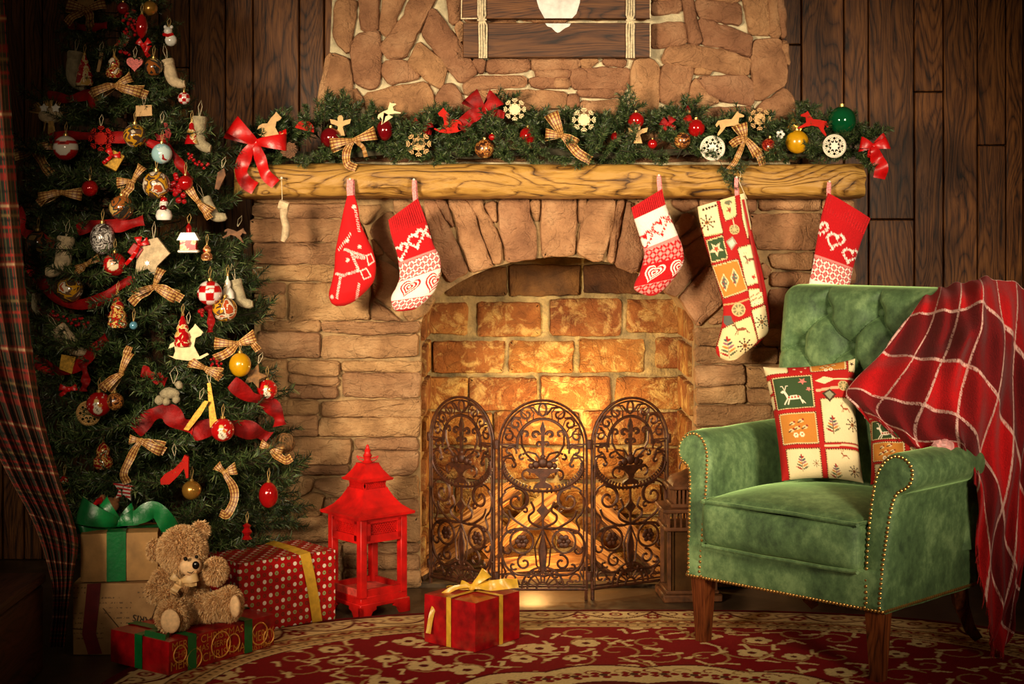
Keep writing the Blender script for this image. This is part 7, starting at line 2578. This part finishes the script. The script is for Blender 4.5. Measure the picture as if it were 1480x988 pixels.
pbow('tree', 288, 292, [(2.2, 26, 14), (-0.7, 24, 12)], [([(0, 0), (-14, -20), (-20, -34)], 12), ([(0, 0), (10, 14), (16, 24)], 10)], 'plaid bow tied to the furry sock at right')
pbow('tree', 224, 414, [(1.2, 28, 14), (3.5, 34, 15), (-0.45, 36, 15)], [([(0, 0), (-18, 10), (-34, 24)], 14), ([(0, 0), (20, 6), (40, 18)], 13)], 'plaid bow left of the checked bauble')
pbow('tree', 125, 382, [(3.6, 16, 11), (0.5, 22, 11)], [([(0, 0), (-8, 8), (-14, 14)], 9)], 'small plaid bow under the silver cone bauble')
pbow('tree', 176, 540, [(1.2, 34, 14), (3.9, 30, 15)], [([(0, 0), (-20, 14), (-28, 22)], 14), ([(0, 0), (8, -26), (12, -40)], 11)], 'plaid bow above the left snowman bauble')
pbow('tree', 344, 496, [(3.1, 34, 15), (0.4, 28, 15)], [([(0, 0), (-16, 14), (-34, 22)], 13), ([(0, 0), (20, -2), (30, 10)], 10)], 'plaid bow above the yellow pear bauble')
pbow('tree', 298, 532, [(2.7, 26, 15), (-0.4, 24, 14)], [([(0, 0), (14, 8), (22, 14)], 12)], 'plaid bow left of the yellow pear bauble')
pbow('tree', 205, 636, [(-0.4, 34, 16), (3.0, 18, 12)], [([(0, 0), (-14, 22), (-24, 46), (-20, 62)], 12), ([(0, 0), (16, 6), (34, 16)], 13)], 'plaid bow hanging below the left velvet swag', out=0.02)
pbow('tree', 325, 682, [(0.3, 18, 14), (2.4, 16, 13)], [([(0, 0), (12, 18), (14, 40), (4, 60), (-6, 58)], 13)], 'plaid bow with a curling tail above the dotted gift', out=0.02)
pbow('tree', 392, 646, [(2.8, 16, 12), (-0.3, 18, 11)], [([(0, 0), (10, 12), (22, 18), (30, 14)], 12)], 'plaid bow beside the wicker ball', out=0.02)

# ---- baubles
bauble('tree', 217, 12, 11, MO['gold'], 'gold bauble at the top right of the tree')
bauble('tree', 222, 97, 13, MO['scene2'], 'brown gold bauble right of the pink heart')
bauble('tree', 266, 142, 9, None, 'small red and white bauble at the upper right edge', art='check')
bauble('tree', 195, 196, 17, MO['scene'], 'painted yellow brown bauble right of the red snowflake')
bauble('tree', 95, 214, 18, None, 'red and white bearded bauble left of the red snowflake', art='beard')
bauble('tree', 234, 222, 15, MO['tin'], 'pale blue and red bauble right of the red snowflake')
bauble('tree', 226, 267, 20, MO['scene'], 'large painted bauble right of the small plaid bow')
bauble('tree', 176, 300, 18, MO['scene2'], 'dark painted bauble above the velvet swag')
bauble('tree', 130, 272, 12, MO['red'], 'red bauble behind the upper plaid ribbon')
bauble('tree', 268, 264, 11, MO['red'], 'small red bauble among the berries')
bauble('tree', 148, 345, 18, MO['silver'], 'silver white frosted cone bauble', egg=1.28)
bauble('tree', 55, 351, 18, MO['scene2'], 'dark patterned bauble at the left edge by the curtain')
bauble('tree', 166, 382, 17, None, 'red bauble with a pale face left of the felt mouse', art='face')
bauble('tree', 101, 418, 19, MO['scene'], 'painted gold bauble below the grey felt boot')
bauble('tree', 303, 423, 18, None, 'red and white checked bauble at the right', art='check')
bauble('tree', 325, 447, 18, MO['scene'], 'painted gold and pink bauble under the checked one')
bauble('tree', 193, 470, 6, MO['blue'], 'tiny blue bauble beside the cone figure')
bauble('tree', 143, 584, 18, None, 'red snowman bauble in front of the wooden disc', art='snowman', out=0.02)
bauble('tree', 166, 580, 13, MO['leopard'], 'dark speckled bauble behind the left snowman bauble')
bauble('tree', 347, 527, 16, MO['yellow'], 'yellow pear shaped bauble beside the wicker star', egg=1.1)
bauble('tree', 386, 563, 15, None, 'red snowman bauble at the right edge near the stones', art='snowman')
bauble('tree', 322, 621, 17, None, 'red snowman bauble on the bright velvet swag', art='snowman', out=0.04)
bauble('tree', 277, 708, 14, MO['gold'], 'dull gold bauble below the red shoe', out=0.02)
bauble('tree', 388, 715, 14, MO['red'], 'red egg shaped bauble above the dotted gift', egg=1.35, out=0.02)
bauble('tree', 178, 12, 9, MO['deepred'], 'deep red bauble at the top centre of the tree')

# ---- felt stockings and soft toys
felt_sock('tree', 106, 102, 56, MO['greyfelt'], 'grey felt sock left of the red glass figure', 0.12, 1)
felt_sock('tree', 247, 108, 46, MO['felt'], 'thin white knitted sock at the upper right edge', -0.25, 1)
felt_sock('tree', 287, 194, 52, MO['greyfelt'], 'grey felt boot behind the red glass house at right', 0.05, 1)
felt_sock('tree', 305, 305, 44, MO['greyfelt'], 'furry grey sock tied with plaid ribbon at right', -0.5, 1)
felt_sock('tree', 92, 372, 62, MO['felt'], 'cream felt boot under the dark patterned bauble', 0.12, -1)
felt_sock('tree', 102, 496, 60, MO['felt'], 'fluffy cream boot in the left middle of the tree', -0.7, 1, 0.01)
felt_sock('tree', 345, 426, 46, MO['greyfelt'], 'slim grey felt sock at the right edge', -0.25, 1)
felt_sock('tree', 52, 440, 34, MO['greyfelt'], 'little grey felt sock beside the curtain', 0.1, 1)
c = tree_pt(222, 370, 0.02); s = 1 / sc(c.y)
t = thing('felt_mouse', 'beige felt mouse with a white flower right of the face bauble', 'felt toy', c)
MB().prism([(-26 * s, -26 * s), (-22 * s, 8 * s), (-6 * s, 24 * s), (6 * s, 27 * s), (24 * s, 4 * s), (6 * s, -14 * s), (2 * s, -28 * s), (-8 * s, -18 * s)], -0.008, 0.008).build('body', M_felt, t)
MB().prism([((0.009 if j % 2 == 0 else 0.005) * math.sin(PI * j / 6) - 8 * s, (0.009 if j % 2 == 0 else 0.005) * math.cos(PI * j / 6) - 10 * s) for j in range(12)], -0.012, -0.008).build('flower', MO['white'], t)
cord(t, (0, 0, 26 * s), 0.05, 0.005, M_rope)
c = tree_pt(73, 165, 0.02); s = 1 / sc(c.y)
t = thing('straw_face', 'felt face with straw hair and flower eyes at the left edge', 'felt toy', c)
MB().ball((0, 0, -2 * s), 18 * s, 16, (1, 0.5, 0.62)).build('face', M_felt, t)
for x in (-6, 11):
    MB().prism([(x * s + (7 if j % 2 == 0 else 4) * s * math.sin(PI * j / 5), 8 * s + (7 if j % 2 == 0 else 4) * s * math.cos(PI * j / 5)) for j in range(10)], -0.026, -0.022).build('flower_eye', MO['white'], t)
h_ = MB()
for k in range(46):
    a = R.uniform(0.1, PI - 0.1); h_.tube([(14 * s * math.cos(a), -0.004, 6 * s * math.sin(a)), (28 * s * math.cos(a) + R.uniform(-3, 3) * s, -0.008, 20 * s * math.sin(a))], 0.0009, 3)
for k in range(24):
    x = R.uniform(-6, 6); h_.tube([(x * s, -0.012, -10 * s), (x * 1.5 * s, -0.012, -30 * s + abs(x) * s)], 0.0010, 3)
tag(h_.build('straw', MO['straw'], t), kind='stuff')
c = tree_pt(245, 568, 0.02); s = 1 / sc(c.y)
t = thing('wool_lamb', 'small grey wool lamb hanging under the rocking horse', 'felt toy', c)
m = MB(); m.ball((0, 0, 0), 10 * s, 12, (1.5, 0.8, 0.8)); m.ball((14 * s, -0.004, 12 * s), 6 * s, 10); m.ball((-14 * s, -0.004, -10 * s), 7 * s, 10); m.ball((10 * s, -0.004, -9 * s), 6 * s, 10); m.ball((-4 * s, -0.004, -12 * s), 6 * s, 10)
for v in m.v: v += Vector((hashn(v.x * 90, v.z * 90, 1), 0, hashn(v.z * 90, v.x * 90, 4))) * 0.003
m.build('body', MO['greyfelt'], t); cord(t, (6 * s, 0, 14 * s), 0.05, 0.012, M_rope)
c = tree_pt(158, 730, 0.03); s = 1 / sc(c.y)
t = thing('plush_bear_head', 'tiny brown plush bear with red hat above the green ribboned gift', 'soft toy', c)
MB().ball((0, 0, 0), 13 * s, 14, (1.1, 0.8, 0.9)).build('head', MO['brown'], t)
MB().ball((-3 * s, -0.016, -4 * s), 6 * s, 10).build('muzzle', MO['white'], t); MB().ball((-6 * s, -0.028, -3 * s), 2.2 * s, 8).build('nose', M_black, t)
MB().ball((-10 * s, 0, 11 * s), 5 * s, 8).build('ear', MO['brown'], t); MB().ball((11 * s, 0, 9 * s), 5 * s, 8).build('ear', MO['brown'], t)
MB().tube([(-8 * s, -0.004, 8 * s), (-16 * s, -0.004, 6 * s), (-24 * s, -0.004, -2 * s)], [7 * s, 4 * s, 2 * s], 8).build('hat', M_redsat, t); MB().ball((-28 * s, -0.004, -6 * s), 4.5 * s, 8).build('pompom', MO['white'], t)
c = tree_pt(244, 52, 0.01); s = 1 / sc(c.y)
t = thing('china_bear', 'white china bear with red scarf high on the right edge', 'figurine', c)
MB().ball((3 * s, 0, -6 * s), 9 * s, 12, (1, 0.8, 1.0)).build('body', MO['white'], t); MB().ball((-1 * s, 0, 7 * s), 6.5 * s, 12).build('head', MO['white'], t); MB().tube([(-7 * s, -0.004, 2 * s), (0, -0.016, 0), (6 * s, -0.004, 2 * s)], 2.6 * s, 6).build('scarf', M_redsat, t)
for x in (-5, 4): MB().ball((x * s, 0, 13 * s), 2.6 * s, 8).build('ear', MO['white'], t)
cord(t, (0, 0, 13 * s), 0.03)

# ---- glass figures
lathe_orn('tree', 122, 102, 46, CONE_FIG, MO['santa'], 'tall red glass figure right of the grey felt sock', 'glass_figure', 'glass ornament')
lathe_orn('tree', 165, 97, 34, BELLY, MO['nutcrack'], 'red and green glass figure left of the pink heart', 'glass_figure', 'glass ornament')
lathe_orn('tree', 205, 38, 36, [(0.02, 0), (0.16, 0.15), (0.24, 0.4), (0.24, 0.6), (0.16, 0.85), (0.03, 1)], MO['red'], 'red glitter drop near the tree top', 'glass_drop', 'glass ornament')
lathe_orn('tree', 277, 192, 34, [(0.02, 0), (0.3, 0.02), (0.24, 0.3), (0.2, 0.55), (0.12, 0.7), (0.1, 0.9), (0.03, 1)], MO['santa'], 'red glass bell in front of the grey felt boot', 'glass_bell', 'glass ornament')
lathe_orn('tree', 237, 302, 34, [(0.02, 0), (0.3, 0.04), (0.36, 0.2), (0.3, 0.42), (0.18, 0.52), (0.2, 0.64), (0.18, 0.8), (0.08, 0.92), (0.03, 1)], MO['white'], 'white glass snowman with red hat below the large bauble', 'glass_snowman', 'glass ornament', tops=[('hat', 0, 0, 0.86, 0.17, 'red'), ('scarf', 0, -0.1, 0.53, 0.17, 'deepred')])
lathe_orn('tree', 170, 448, 52, CONE_FIG, MO['nutcrack'], 'red and gold glass cone figure above the blue bauble', 'glass_figure', 'glass ornament')
lathe_orn('tree', 264, 478, 46, CONE_FIG, MO['santa'], 'red glass figure above the wooden rocking horse', 'glass_figure', 'glass ornament', 0.01)
lathe_orn('tree', 149, 658, 40, BELLY, MO['nutcrack'], 'gold and red glass figure above the striped star', 'glass_figure', 'glass ornament', 0.02)
lathe_orn('tree', 329, 415, 34, [(0.02, 0), (0.3, 0.02), (0.26, 0.3), (0.12, 0.5), (0.14, 0.62), (0.12, 0.75), (0.05, 0.85), (0.03, 1)], MO['white'], 'white glass angel right of the checked bauble', 'glass_angel', 'glass ornament')
lathe_orn('tree', 93, 700, 28, BELLY, MO['santa'], 'little red glass figure behind the curtain edge', 'glass_figure', 'glass ornament')
lathe_orn('tree', 299, 365, 24, BELLY, MO['smalltan'], 'small tan glass figure right of the red glass house', 'glass_figure', 'glass ornament')
lathe_orn('tree', 357, 768, 26, [(0.02, 0), (0.3, 0.1), (0.16, 0.3), (0.3, 0.5), (0.16, 0.7), (0.25, 0.85), (0.03, 1)], MO['red'], 'red glass candy above the dotted gift', 'glass_candy', 'glass ornament', 0.02)
c = tree_pt(273, 350, 0.02); s = 1 / sc(c.y)
t = thing('glass_house', 'snow covered red glass house at the right of the tree', 'glass ornament', c)
MB().box((0, 0, -4 * s), (24 * s, 14 * s, 16 * s), 0.002).build('walls', MO['santa'], t)
MB().prism([(-16 * s, 3 * s), (16 * s, 3 * s), (10 * s, 14 * s), (-10 * s, 14 * s)], -9 * s, 9 * s).build('roof', MO['white'], t)
MB().box((0, 0, -13 * s), (30 * s, 18 * s, 4 * s), 0.003).build('snow_base', MO['white'], t); MB().lathe([(4 * s, 13 * s), (4 * s, 20 * s), (5 * s, 21 * s), (0.5 * s, 28 * s)], n=10).build('turret', MO['red'], t)
cord(t, (0, 0, 27 * s), 0.03)
c = tree_pt(165, 232, 0.02); s = 1 / sc(c.y)
t = thing('mini_gift', 'tiny gold parcel with red bow below the red snowflake', 'mini gift', c, rot=(0, 0.5, 0.3))
MB().box((0, 0, 0), (20 * s, 16 * s, 26 * s), 0.002).build('parcel', MO['goldfoil'], t)
bow(t, (-6 * s, -0.02, 4 * s), M_redsat, [(0.6, 12 * s, 8 * s), (2.6, 12 * s, 8 * s)], [([(0, 0), (-4 * s, -10 * s), (-6 * s, -16 * s)], 5 * s)], 3 * s)
c = tree_pt(196, 362, 0.02); s = 1 / sc(c.y)
t = thing('mini_gift', 'tiny red parcel with red bow right of the silver cone', 'mini gift', c, rot=(0, 0.6, 0.2))
MB().box((0, 0, 0), (17 * s, 12 * s, 17 * s), 0.002).build('parcel', M_redwrap, t)
bow(t, (0, -0.012, 10 * s), M_redsat, [(1.0, 14 * s, 9 * s), (2.3, 12 * s, 9 * s)], [([(0, 0), (2 * s, -16 * s), (0, -34 * s)], 5 * s)], 3 * s)
pbow('tree', 208, 66, [(0.7, 12, 9), (2.4, 12, 9), (-0.5, 10, 8)], [([(0, 0), (4, 10), (8, 16)], 6)], 'small red satin bow above the pink heart', M_redsat)
pbow('tree', 100, 562, [(0.3, 12, 9), (2.9, 14, 9)], [([(0, 0), (-8, 6), (-12, 10)], 6)], 'small shiny red bow left of the snowman bauble', M_redsat)

# ---- flat cut outs on the tree
G_ = 'cut out ornaments on the tree'
flat_orn('tree', 146, 200, flake(), 18, MO['redwood'], 'red lacquered snowflake in the upper tree', 'snowflake', 'snowflake', group=G_)
flat_orn('tree', 195, 92, [HEART], 13, MO['pinkcloth'], 'pink striped cloth heart near the tree top', 'cloth_heart', 'heart', 0.012, group=G_)
flat_orn('tree', 272, 497, [HORSE], 30, MO['palewood'], 'pale plywood rocking horse in the right middle of the tree', 'rocking_horse', 'rocking horse', group=G_, out=0.008)
flat_orn('tree', 181, 706, [STAR], 19, printed('striped_cloth', 0.9) and MO['white'], 'red and white striped cloth star above the gifts', 'cloth_star', 'star', 0.012, 0.15, 0.03, group=G_,
         extra=None)
flat_orn('tree', 368, 543, [STAR], 19, MO['wicker'], 'wicker star right of the yellow pear bauble', 'wicker_star', 'star', 0.01, 0.3, group=G_)
flat_orn('tree', 255, 680, [SHOE], 24, MO['redwood'], 'red dotted cloth shoe in the lower tree', 'cloth_shoe', 'shoe ornament', 0.014, -0.12, 0.03, group=G_)
flat_orn('tree', 128, 597, [[(0.3 * x, 0.3 * z) for x, z in DISC]], 18, MO['wood'], 'fretwork wooden disc behind the left snowman bauble', 'fretwork_disc', 'wooden disc', extra=fret_extra, group=G_)
flat_orn('tree', 124, 2, [DISC], 12, MO['wood'], 'plain wooden disc at the very top left of the tree', 'wooden_disc', 'wooden disc', group=G_)
flat_orn('tree', 144, 90, [[(-0.2, -1), (0.1, -1), (0.3, 1), (-0.05, 1)]], 14, MO['wood'], 'small wooden peg on twine between the glass figures', 'wooden_peg', 'peg', 0.006, 0.1, group=G_)
flat_orn('tree', 208, 160, [[(-1, -0.7), (1, -0.6), (0.95, 0.7), (-0.95, 0.6)]], 12, MO['wood'], 'small wooden plaque below the wide plaid bow', 'wooden_plaque', 'plaque', 0.005, group=G_)
flat_orn('tree', 318, 258, [[(-0.25, -1), (0.1, -1), (0.45, 0.4), (0.2, 1), (-0.3, 0.5)]], 16, MO['cone'], 'slim brown cone hanging at the right edge', 'pine_cone', 'pine cone', 0.012, 0.2, group=G_)
flat_orn('tree', 234, 190, [[(-0.5, -0.9), (0.7, -1), (1, -0.2), (0.5, 0.9), (0.2, 0.9), (0.4, -0.2), (-0.3, -0.4), (-0.9, 0.1)]], 14, M_velvet, 'curled red velvet tag above the pale blue bauble', 'velvet_tag', 'tag', 0.004, group=G_)
flat_orn('tree', 340, 338, [RUN], 16, MO['cone'], 'brown twig bird at the right edge', 'twig_bird', 'bird ornament', 0.008, 0.3, group=G_)
flat_orn('tree', 283, 600, [[(-0.5, -1), (-0.2, -1), (0.3, 0.1), (0.55, 1), (0.3, 1), (-0.1, 0.1)]], 24, MO['goldfoil'], 'gold leaf strip left of the lower snowman bauble', 'gold_leaf', 'leaf ornament', 0.003, 0.25, 0.03, group=G_)
flat_orn('tree', 306, 585, [[(-0.18, -1), (0.18, -1), (0.05, 1), (-0.1, 1)]], 32, MO['goldfoil'], 'long gold strip hanging above the lower snowman bauble', 'gold_strip', 'strip ornament', 0.003, -0.1, 0.03, group=G_)
flat_orn('tree', 98, 524, [[(-0.6, -0.8), (0.7, -0.9), (0.6, 0.8), (-0.8, 0.6)]], 15, MO['goldfoil'], 'gold foil scrap below the fluffy cream boot', 'foil_square', 'foil ornament', 0.006, 0.3, group=G_)
# stripes and dots for star and shoe
o = bpy.data.objects['cloth_star']
st = MB()
s = 19 / sc(o.location.y)
for k in range(-3, 4):
    z = k * 0.27
    xs_ = []
    for i in range(10):
        (x0, z0), (x1, z1) = STAR[i], STAR[(i + 1) % 10]
        if (z0 - z) * (z1 - z) < 0: xs_.append(x0 + (x1 - x0) * (z - z0) / (z1 - z0))
    xs_.sort()
    for a, b in zip(xs_[::2], xs_[1::2]):
        st.box(((a + b) / 2 * s, -0.0065, z * s), ((b - a) * s, 0.002, 0.13 * s))
st.build('stripes', M_redsat, o)
o = bpy.data.objects['cloth_shoe']
s = 24 / sc(o.location.y)
st = MB()
for k in range(40):
    x, z = R.uniform(-0.9, 0.75), R.uniform(-0.7, 0.8)
    if abs(z - (0.75 * x)) < 0.3: st.ball((x * s, -0.007, z * s), 0.0012, 6)
tag(st.build('dots', M_redwrap, o), kind='stuff')
# wicker ball
c = tree_pt(412, 640, 0.02); rr = 15 / sc(c.y)
m = MB()
for k in range(22):
    M_ = Euler((R.uniform(0, 6), R.uniform(0, 6), R.uniform(0, 6))).to_matrix()
    q = rr * R.uniform(0.88, 1.0)
    m.tube([c + M_ @ Vector((q * math.cos(t), q * math.sin(t), 0)) for t in np.linspace(0, 2 * PI, 18)[:-1]], 0.0012, 4, closed=True)
tag(m.build('wicker_ball', MO['wicker']), 'brown wicker ball at the lower right edge of the tree', 'wicker ball')
# tinsel tangle
c = tree_pt(70, 560, 0.01)
m = MB()
for k in range(16):
    p = c + Vector((R.uniform(-0.02, 0.02), R.uniform(-0.01, 0.01), R.uniform(-0.06, 0.06)))
    m.tube([p + Vector((0.014 * math.cos(t * 2 + k), 0.006 * math.sin(t), 0.014 * math.sin(t * 2 + k) - 0.008 * t)) for t in np.linspace(0, 3, 12)], 0.0007, 3)
tag(m.build('tinsel_tangle', gloss('tinsel', (150, 140, 130), 0.2, 0.9)), 'tangle of thin silver tinsel wire at the left edge', 'tinsel')
# berries
berries('red berry spray running down from the tree top', [(188, 18), (184, 35), (190, 50), (176, 62), (182, 74)], 44, 8, 2.4)
berries('red berry spray at the right below the felt boot', [(272, 226), (285, 234), (298, 240)], 16, 5, 2.4)
berries('cluster of red berries beside the large painted bauble', [(248, 258), (254, 272), (262, 290)], 16, 7, 4.2)
berries('red berry spray below the painted gold bauble', [(62, 448), (80, 456), (100, 462), (122, 468)], 34, 8, 2.2)
berries('red berries under the checked bauble', [(290, 445), (296, 452)], 9, 5, 2.6)
berries('red berries right of the plaid bow near the stones', [(305, 522), (318, 530)], 12, 6, 2.2)

# ================================================================== things in the garland
G_ = 'cut out ornaments in the garland'
pbow('garland', 371, 206, [(2.55, 44, 30), (0.05, 44, 26)], [([(0, 0), (-14, 18), (-22, 40), (-14, 58), (-2, 66)], 20), ([(0, 0), (6, 24), (14, 46), (28, 60)], 17)], 'large red satin bow at the left end of the mantel', M_redsat, out=0.045, knot=6)
pbow('garland', 1262, 212, [(2.9, 20, 18), (0.35, 22, 20)], [([(0, 0), (4, 16), (10, 30), (8, 46)], 20), ([(0, 0), (-4, 10), (-6, 16)], 10)], 'red satin bow at the right end of the mantel', M_redsat, out=0.03, knot=5)
pbow('garland', 699, 160, [(2.3, 30, 24), (0.75, 28, 24)], [([(0, 0), (-20, 10), (-34, 26)], 20), ([(0, 0), (16, 4), (30, 6)], 12)], 'red velvet bow in the middle of the garland', M_velvet, out=0.02)
pbow('garland', 511, 203, [(3.35, 34, 17), (0.3, 34, 17)], [([(0, 0), (-10, 18), (-8, 34), (4, 40)], 12), ([(0, 0), (14, 10), (18, 24)], 6)], 'plaid bow in the garland right of the wooden angel', None, out=0.03)
pbow('garland', 812, 196, [(2.0, 36, 17), (3.05, 24, 15)], [([(0, 0), (14, 14), (24, 26), (42, 36)], 14), ([(0, 0), (16, 8), (22, 12)], 14)], 'plaid bow in the middle of the garland', None, out=0.03)
pbow('garland', 1076, 200, [(1.9, 22, 18), (-0.9, 30, 16)], [([(0, 0), (-12, 4), (-20, 10)], 12), ([(0, 0), (18, 20), (26, 38)], 12), ([(0, 0), (-12, 30), (-24, 46)], 8)], 'plaid bow in the garland above the patchwork stocking', None, out=0.035)
pbow('garland', 610, 184, [(2.6, 16, 12), (0.4, 16, 12)], [([(0, 0), (8, 6), (14, 8)], 8)], 'little red velvet bow left of the red rocking horse', M_velvet)
pbow('garland', 966, 180, [(1.0, 12, 10), (2.6, 12, 10), (4.0, 10, 8)], [([(0, 0), (6, 4), (10, 6)], 6)], 'little red velvet bow left of the red figurine', M_velvet)
bauble('garland', 478, 199, 15, MO['deepred'], 'deep red bauble below the wooden angel', hang=False)
bauble('garland', 556, 188, 12, MO['deepred'], 'dark red drop bauble under the carved horse', egg=1.3, hang=False)
bauble('garland', 700, 215, 14, MO['leopard'], 'brown speckled bauble in the left middle of the garland', hang=False)
bauble('garland', 711, 198, 5, MO['red'], 'tiny red bauble above the brown speckled bauble', hang=False, out=0.01)
bauble('garland', 763, 196, 12.5, MO['red'], 'red bauble below the pale snowflake', hang=False, out=0.01)
bauble('garland', 889, 198, 7, MO['red'], 'small red bauble left of the right wooden angel', hang=False, out=0.01)
bauble('garland', 919, 174, 12, MO['red'], 'red bauble behind the right wooden angel', hang=False)
bauble('garland', 943, 208, 7, MO['red'], 'small red bauble below the right wooden angel', hang=False, out=0.01)
bauble('garland', 1006, 185, 13, MO['red'], 'red bauble below the red figurine', hang=False)
bauble('garland', 986, 203, 12, MO['leopard'], 'gold speckled bauble left of the white fretwork disc', hang=False, out=0.01)
bauble('garland', 1113, 212, 13, MO['redgold'], 'red and gold scaled bauble left of the yellow bauble', hang=False, out=0.01)
bauble('garland', 1152, 205, 17, MO['yellow'], 'shiny yellow bauble at the right of the garland', hang=False, out=0.015)
bauble('garland', 1217, 174, 20.5, MO['green'], 'large green glass bauble at the garland right end', hang=False)
flat_orn('garland', 392, 182, [HORSE], 21, MO['wood'], 'wooden rocking horse behind the large red bow', 'rocking_horse', 'rocking horse', hang=False, group=G_, out=0.03)
flat_orn('garland', 440, 188, [[(math.cos(t), math.sin(t)) for t in np.linspace(0, PI, 14)]], 14, MO['redwood'], 'red fretwork half disc near the garland left end', 'fretwork_half_disc', 'wooden disc', hang=False, rot=0.25, group=G_, out=0.035)
flat_orn('garland', 492, 180, [ANGEL], 16, MO['wood'], 'wooden angel cut out at the left of the garland', 'wooden_angel', 'angel', hang=False, group=G_)
flat_orn('garland', 922, 192, [ANGEL], 15, MO['wood'], 'wooden angel cut out right of the garland middle', 'wooden_angel', 'angel', hang=False, out=0.03, group=G_)
flat_orn('garland', 561, 163, [RUN, [(-0.9, -0.6), (0.2, -0.5), (-0.3, 0.2)]], 17, MO['palewood'], 'pale carved horse rising from the garland', 'carved_horse', 'horse', hang=False, rot=-0.5, group=G_, out=0.02)
flat_orn('garland', 648, 176, [[(-x, z) for x, z in HORSE]], 21, MO['redwood'], 'red rocking horse in the left middle of the garland', 'rocking_horse', 'rocking horse', hang=False, group=G_, out=0.045)
flat_orn('garland', 1056, 178, [RUN], 22, MO['wood'], 'leaping wooden horse above the white fretwork disc', 'leaping_horse', 'horse', hang=False, group=G_, out=0.01, rot=-0.15)
flat_orn('garland', 1176, 178, [[(-x, z) for x, z in RUN]], 22, MO['redwood'], 'red wooden horse between yellow and green baubles', 'leaping_horse', 'horse', hang=False, group=G_, rot=0.2, out=0.035)
flat_orn('garland', 605, 208, flake(), 18, MO['wood'], 'tan wooden snowflake left of the red rocking horse', 'snowflake', 'snowflake', hang=False, group=G_, out=0.03)
flat_orn('garland', 744, 158, flake(), 16, MO['palewood'], 'pale wooden snowflake right of the red velvet bow', 'snowflake', 'snowflake', hang=False, group=G_, out=0.03)
flat_orn('garland', 844, 173, flake(), 17, MO['palewood'], 'pale wooden snowflake right of the middle plaid bow', 'snowflake', 'snowflake', hang=False, group=G_, out=0.03)
flat_orn('garland', 1098, 172, flake(), 16, MO['wood'], 'tan wooden snowflake above the scaled red bauble', 'snowflake', 'snowflake', hang=False, group=G_, out=0.03)
flat_orn('garland', 1030, 214, [[(0.3 * x, 0.3 * z) for x, z in DISC]], 18, MO['whitewood'], 'white fretwork star disc in the right middle of the garland', 'fretwork_disc', 'wooden disc', hang=False, extra=fret_extra, group=G_, out=0.05)
flat_orn('garland', 1206, 211, [[(0.3 * x, 0.3 * z) for x, z in DISC]], 17, MO['whitewood'], 'white fretwork star disc below the green bauble', 'fretwork_disc', 'wooden disc', hang=False, extra=fret_extra, group=G_, out=0.05)
# pine cone at the left
c = P(418, 217, -0.175); s = 1 / sc(c.y)
m = MB()
for k in range(60):
    f = k / 60; a = k * 2.4; rr = 11 * s * math.sqrt(f); d = 6 * s * (1 - f)
    m.ball((c.x + rr * math.cos(a), c.y - d, c.z + rr * math.sin(a)), 2.3 * s, 6, (1, 0.6, 0.7))
m.ball(c, 9 * s, 10, (1, 0.6, 1))
tag(m.build('pine_cone', MO['cone']), 'round brown pine cone right of the large red bow', 'pine cone')
c = P(994, 170, -0.10); s = 1 / sc(c.y)
t = thing('red_figurine', 'small red clay figurine standing in the garland', 'figurine', c - Vector((0, 0, 18 * s)))
MB().lathe([(8 * s, 0), (9 * s, 6 * s), (6 * s, 18 * s), (4 * s, 22 * s)], n=14).build('robe', MO['redwood'], t); MB().ball((0, 0, 26 * s), 4.4 * s, 10).build('head', MO['smalltan'], t); MB().lathe([(5 * s, 28 * s), (3 * s, 32 * s), (0.5 * s, 36 * s)], n=10).build('hat', MO['deepred'], t)
c = P(1149, 183, -0.12); s = 1 / sc(c.y)
t = thing('gold_drum', 'gold glitter drum ornament above the yellow bauble', 'drum', c, rot=(0.2, 0.6, 0))
MB().lathe([(7 * s, -9 * s), (9 * s, -9 * s), (9 * s, -7 * s), (8 * s, -6 * s), (8 * s, 6 * s), (9 * s, 7 * s), (9 * s, 9 * s), (7 * s, 9 * s)], n=18, M=Euler((0, PI / 2, 0)).to_matrix().to_4x4()).build('shell', MO['goldfoil'], t)
c = P(1128, 194, -0.16); s = 1 / sc(c.y)
m = MB()
for k in range(5): m.ball(c + Vector((4 * s * math.cos(k * 1.256), 0, 4 * s * math.sin(k * 1.256))), 2.6 * s, 8, (1, 0.5, 1))
tag(m.build('white_flower', MO['white']), 'tiny white flower left of the yellow bauble', 'flower')
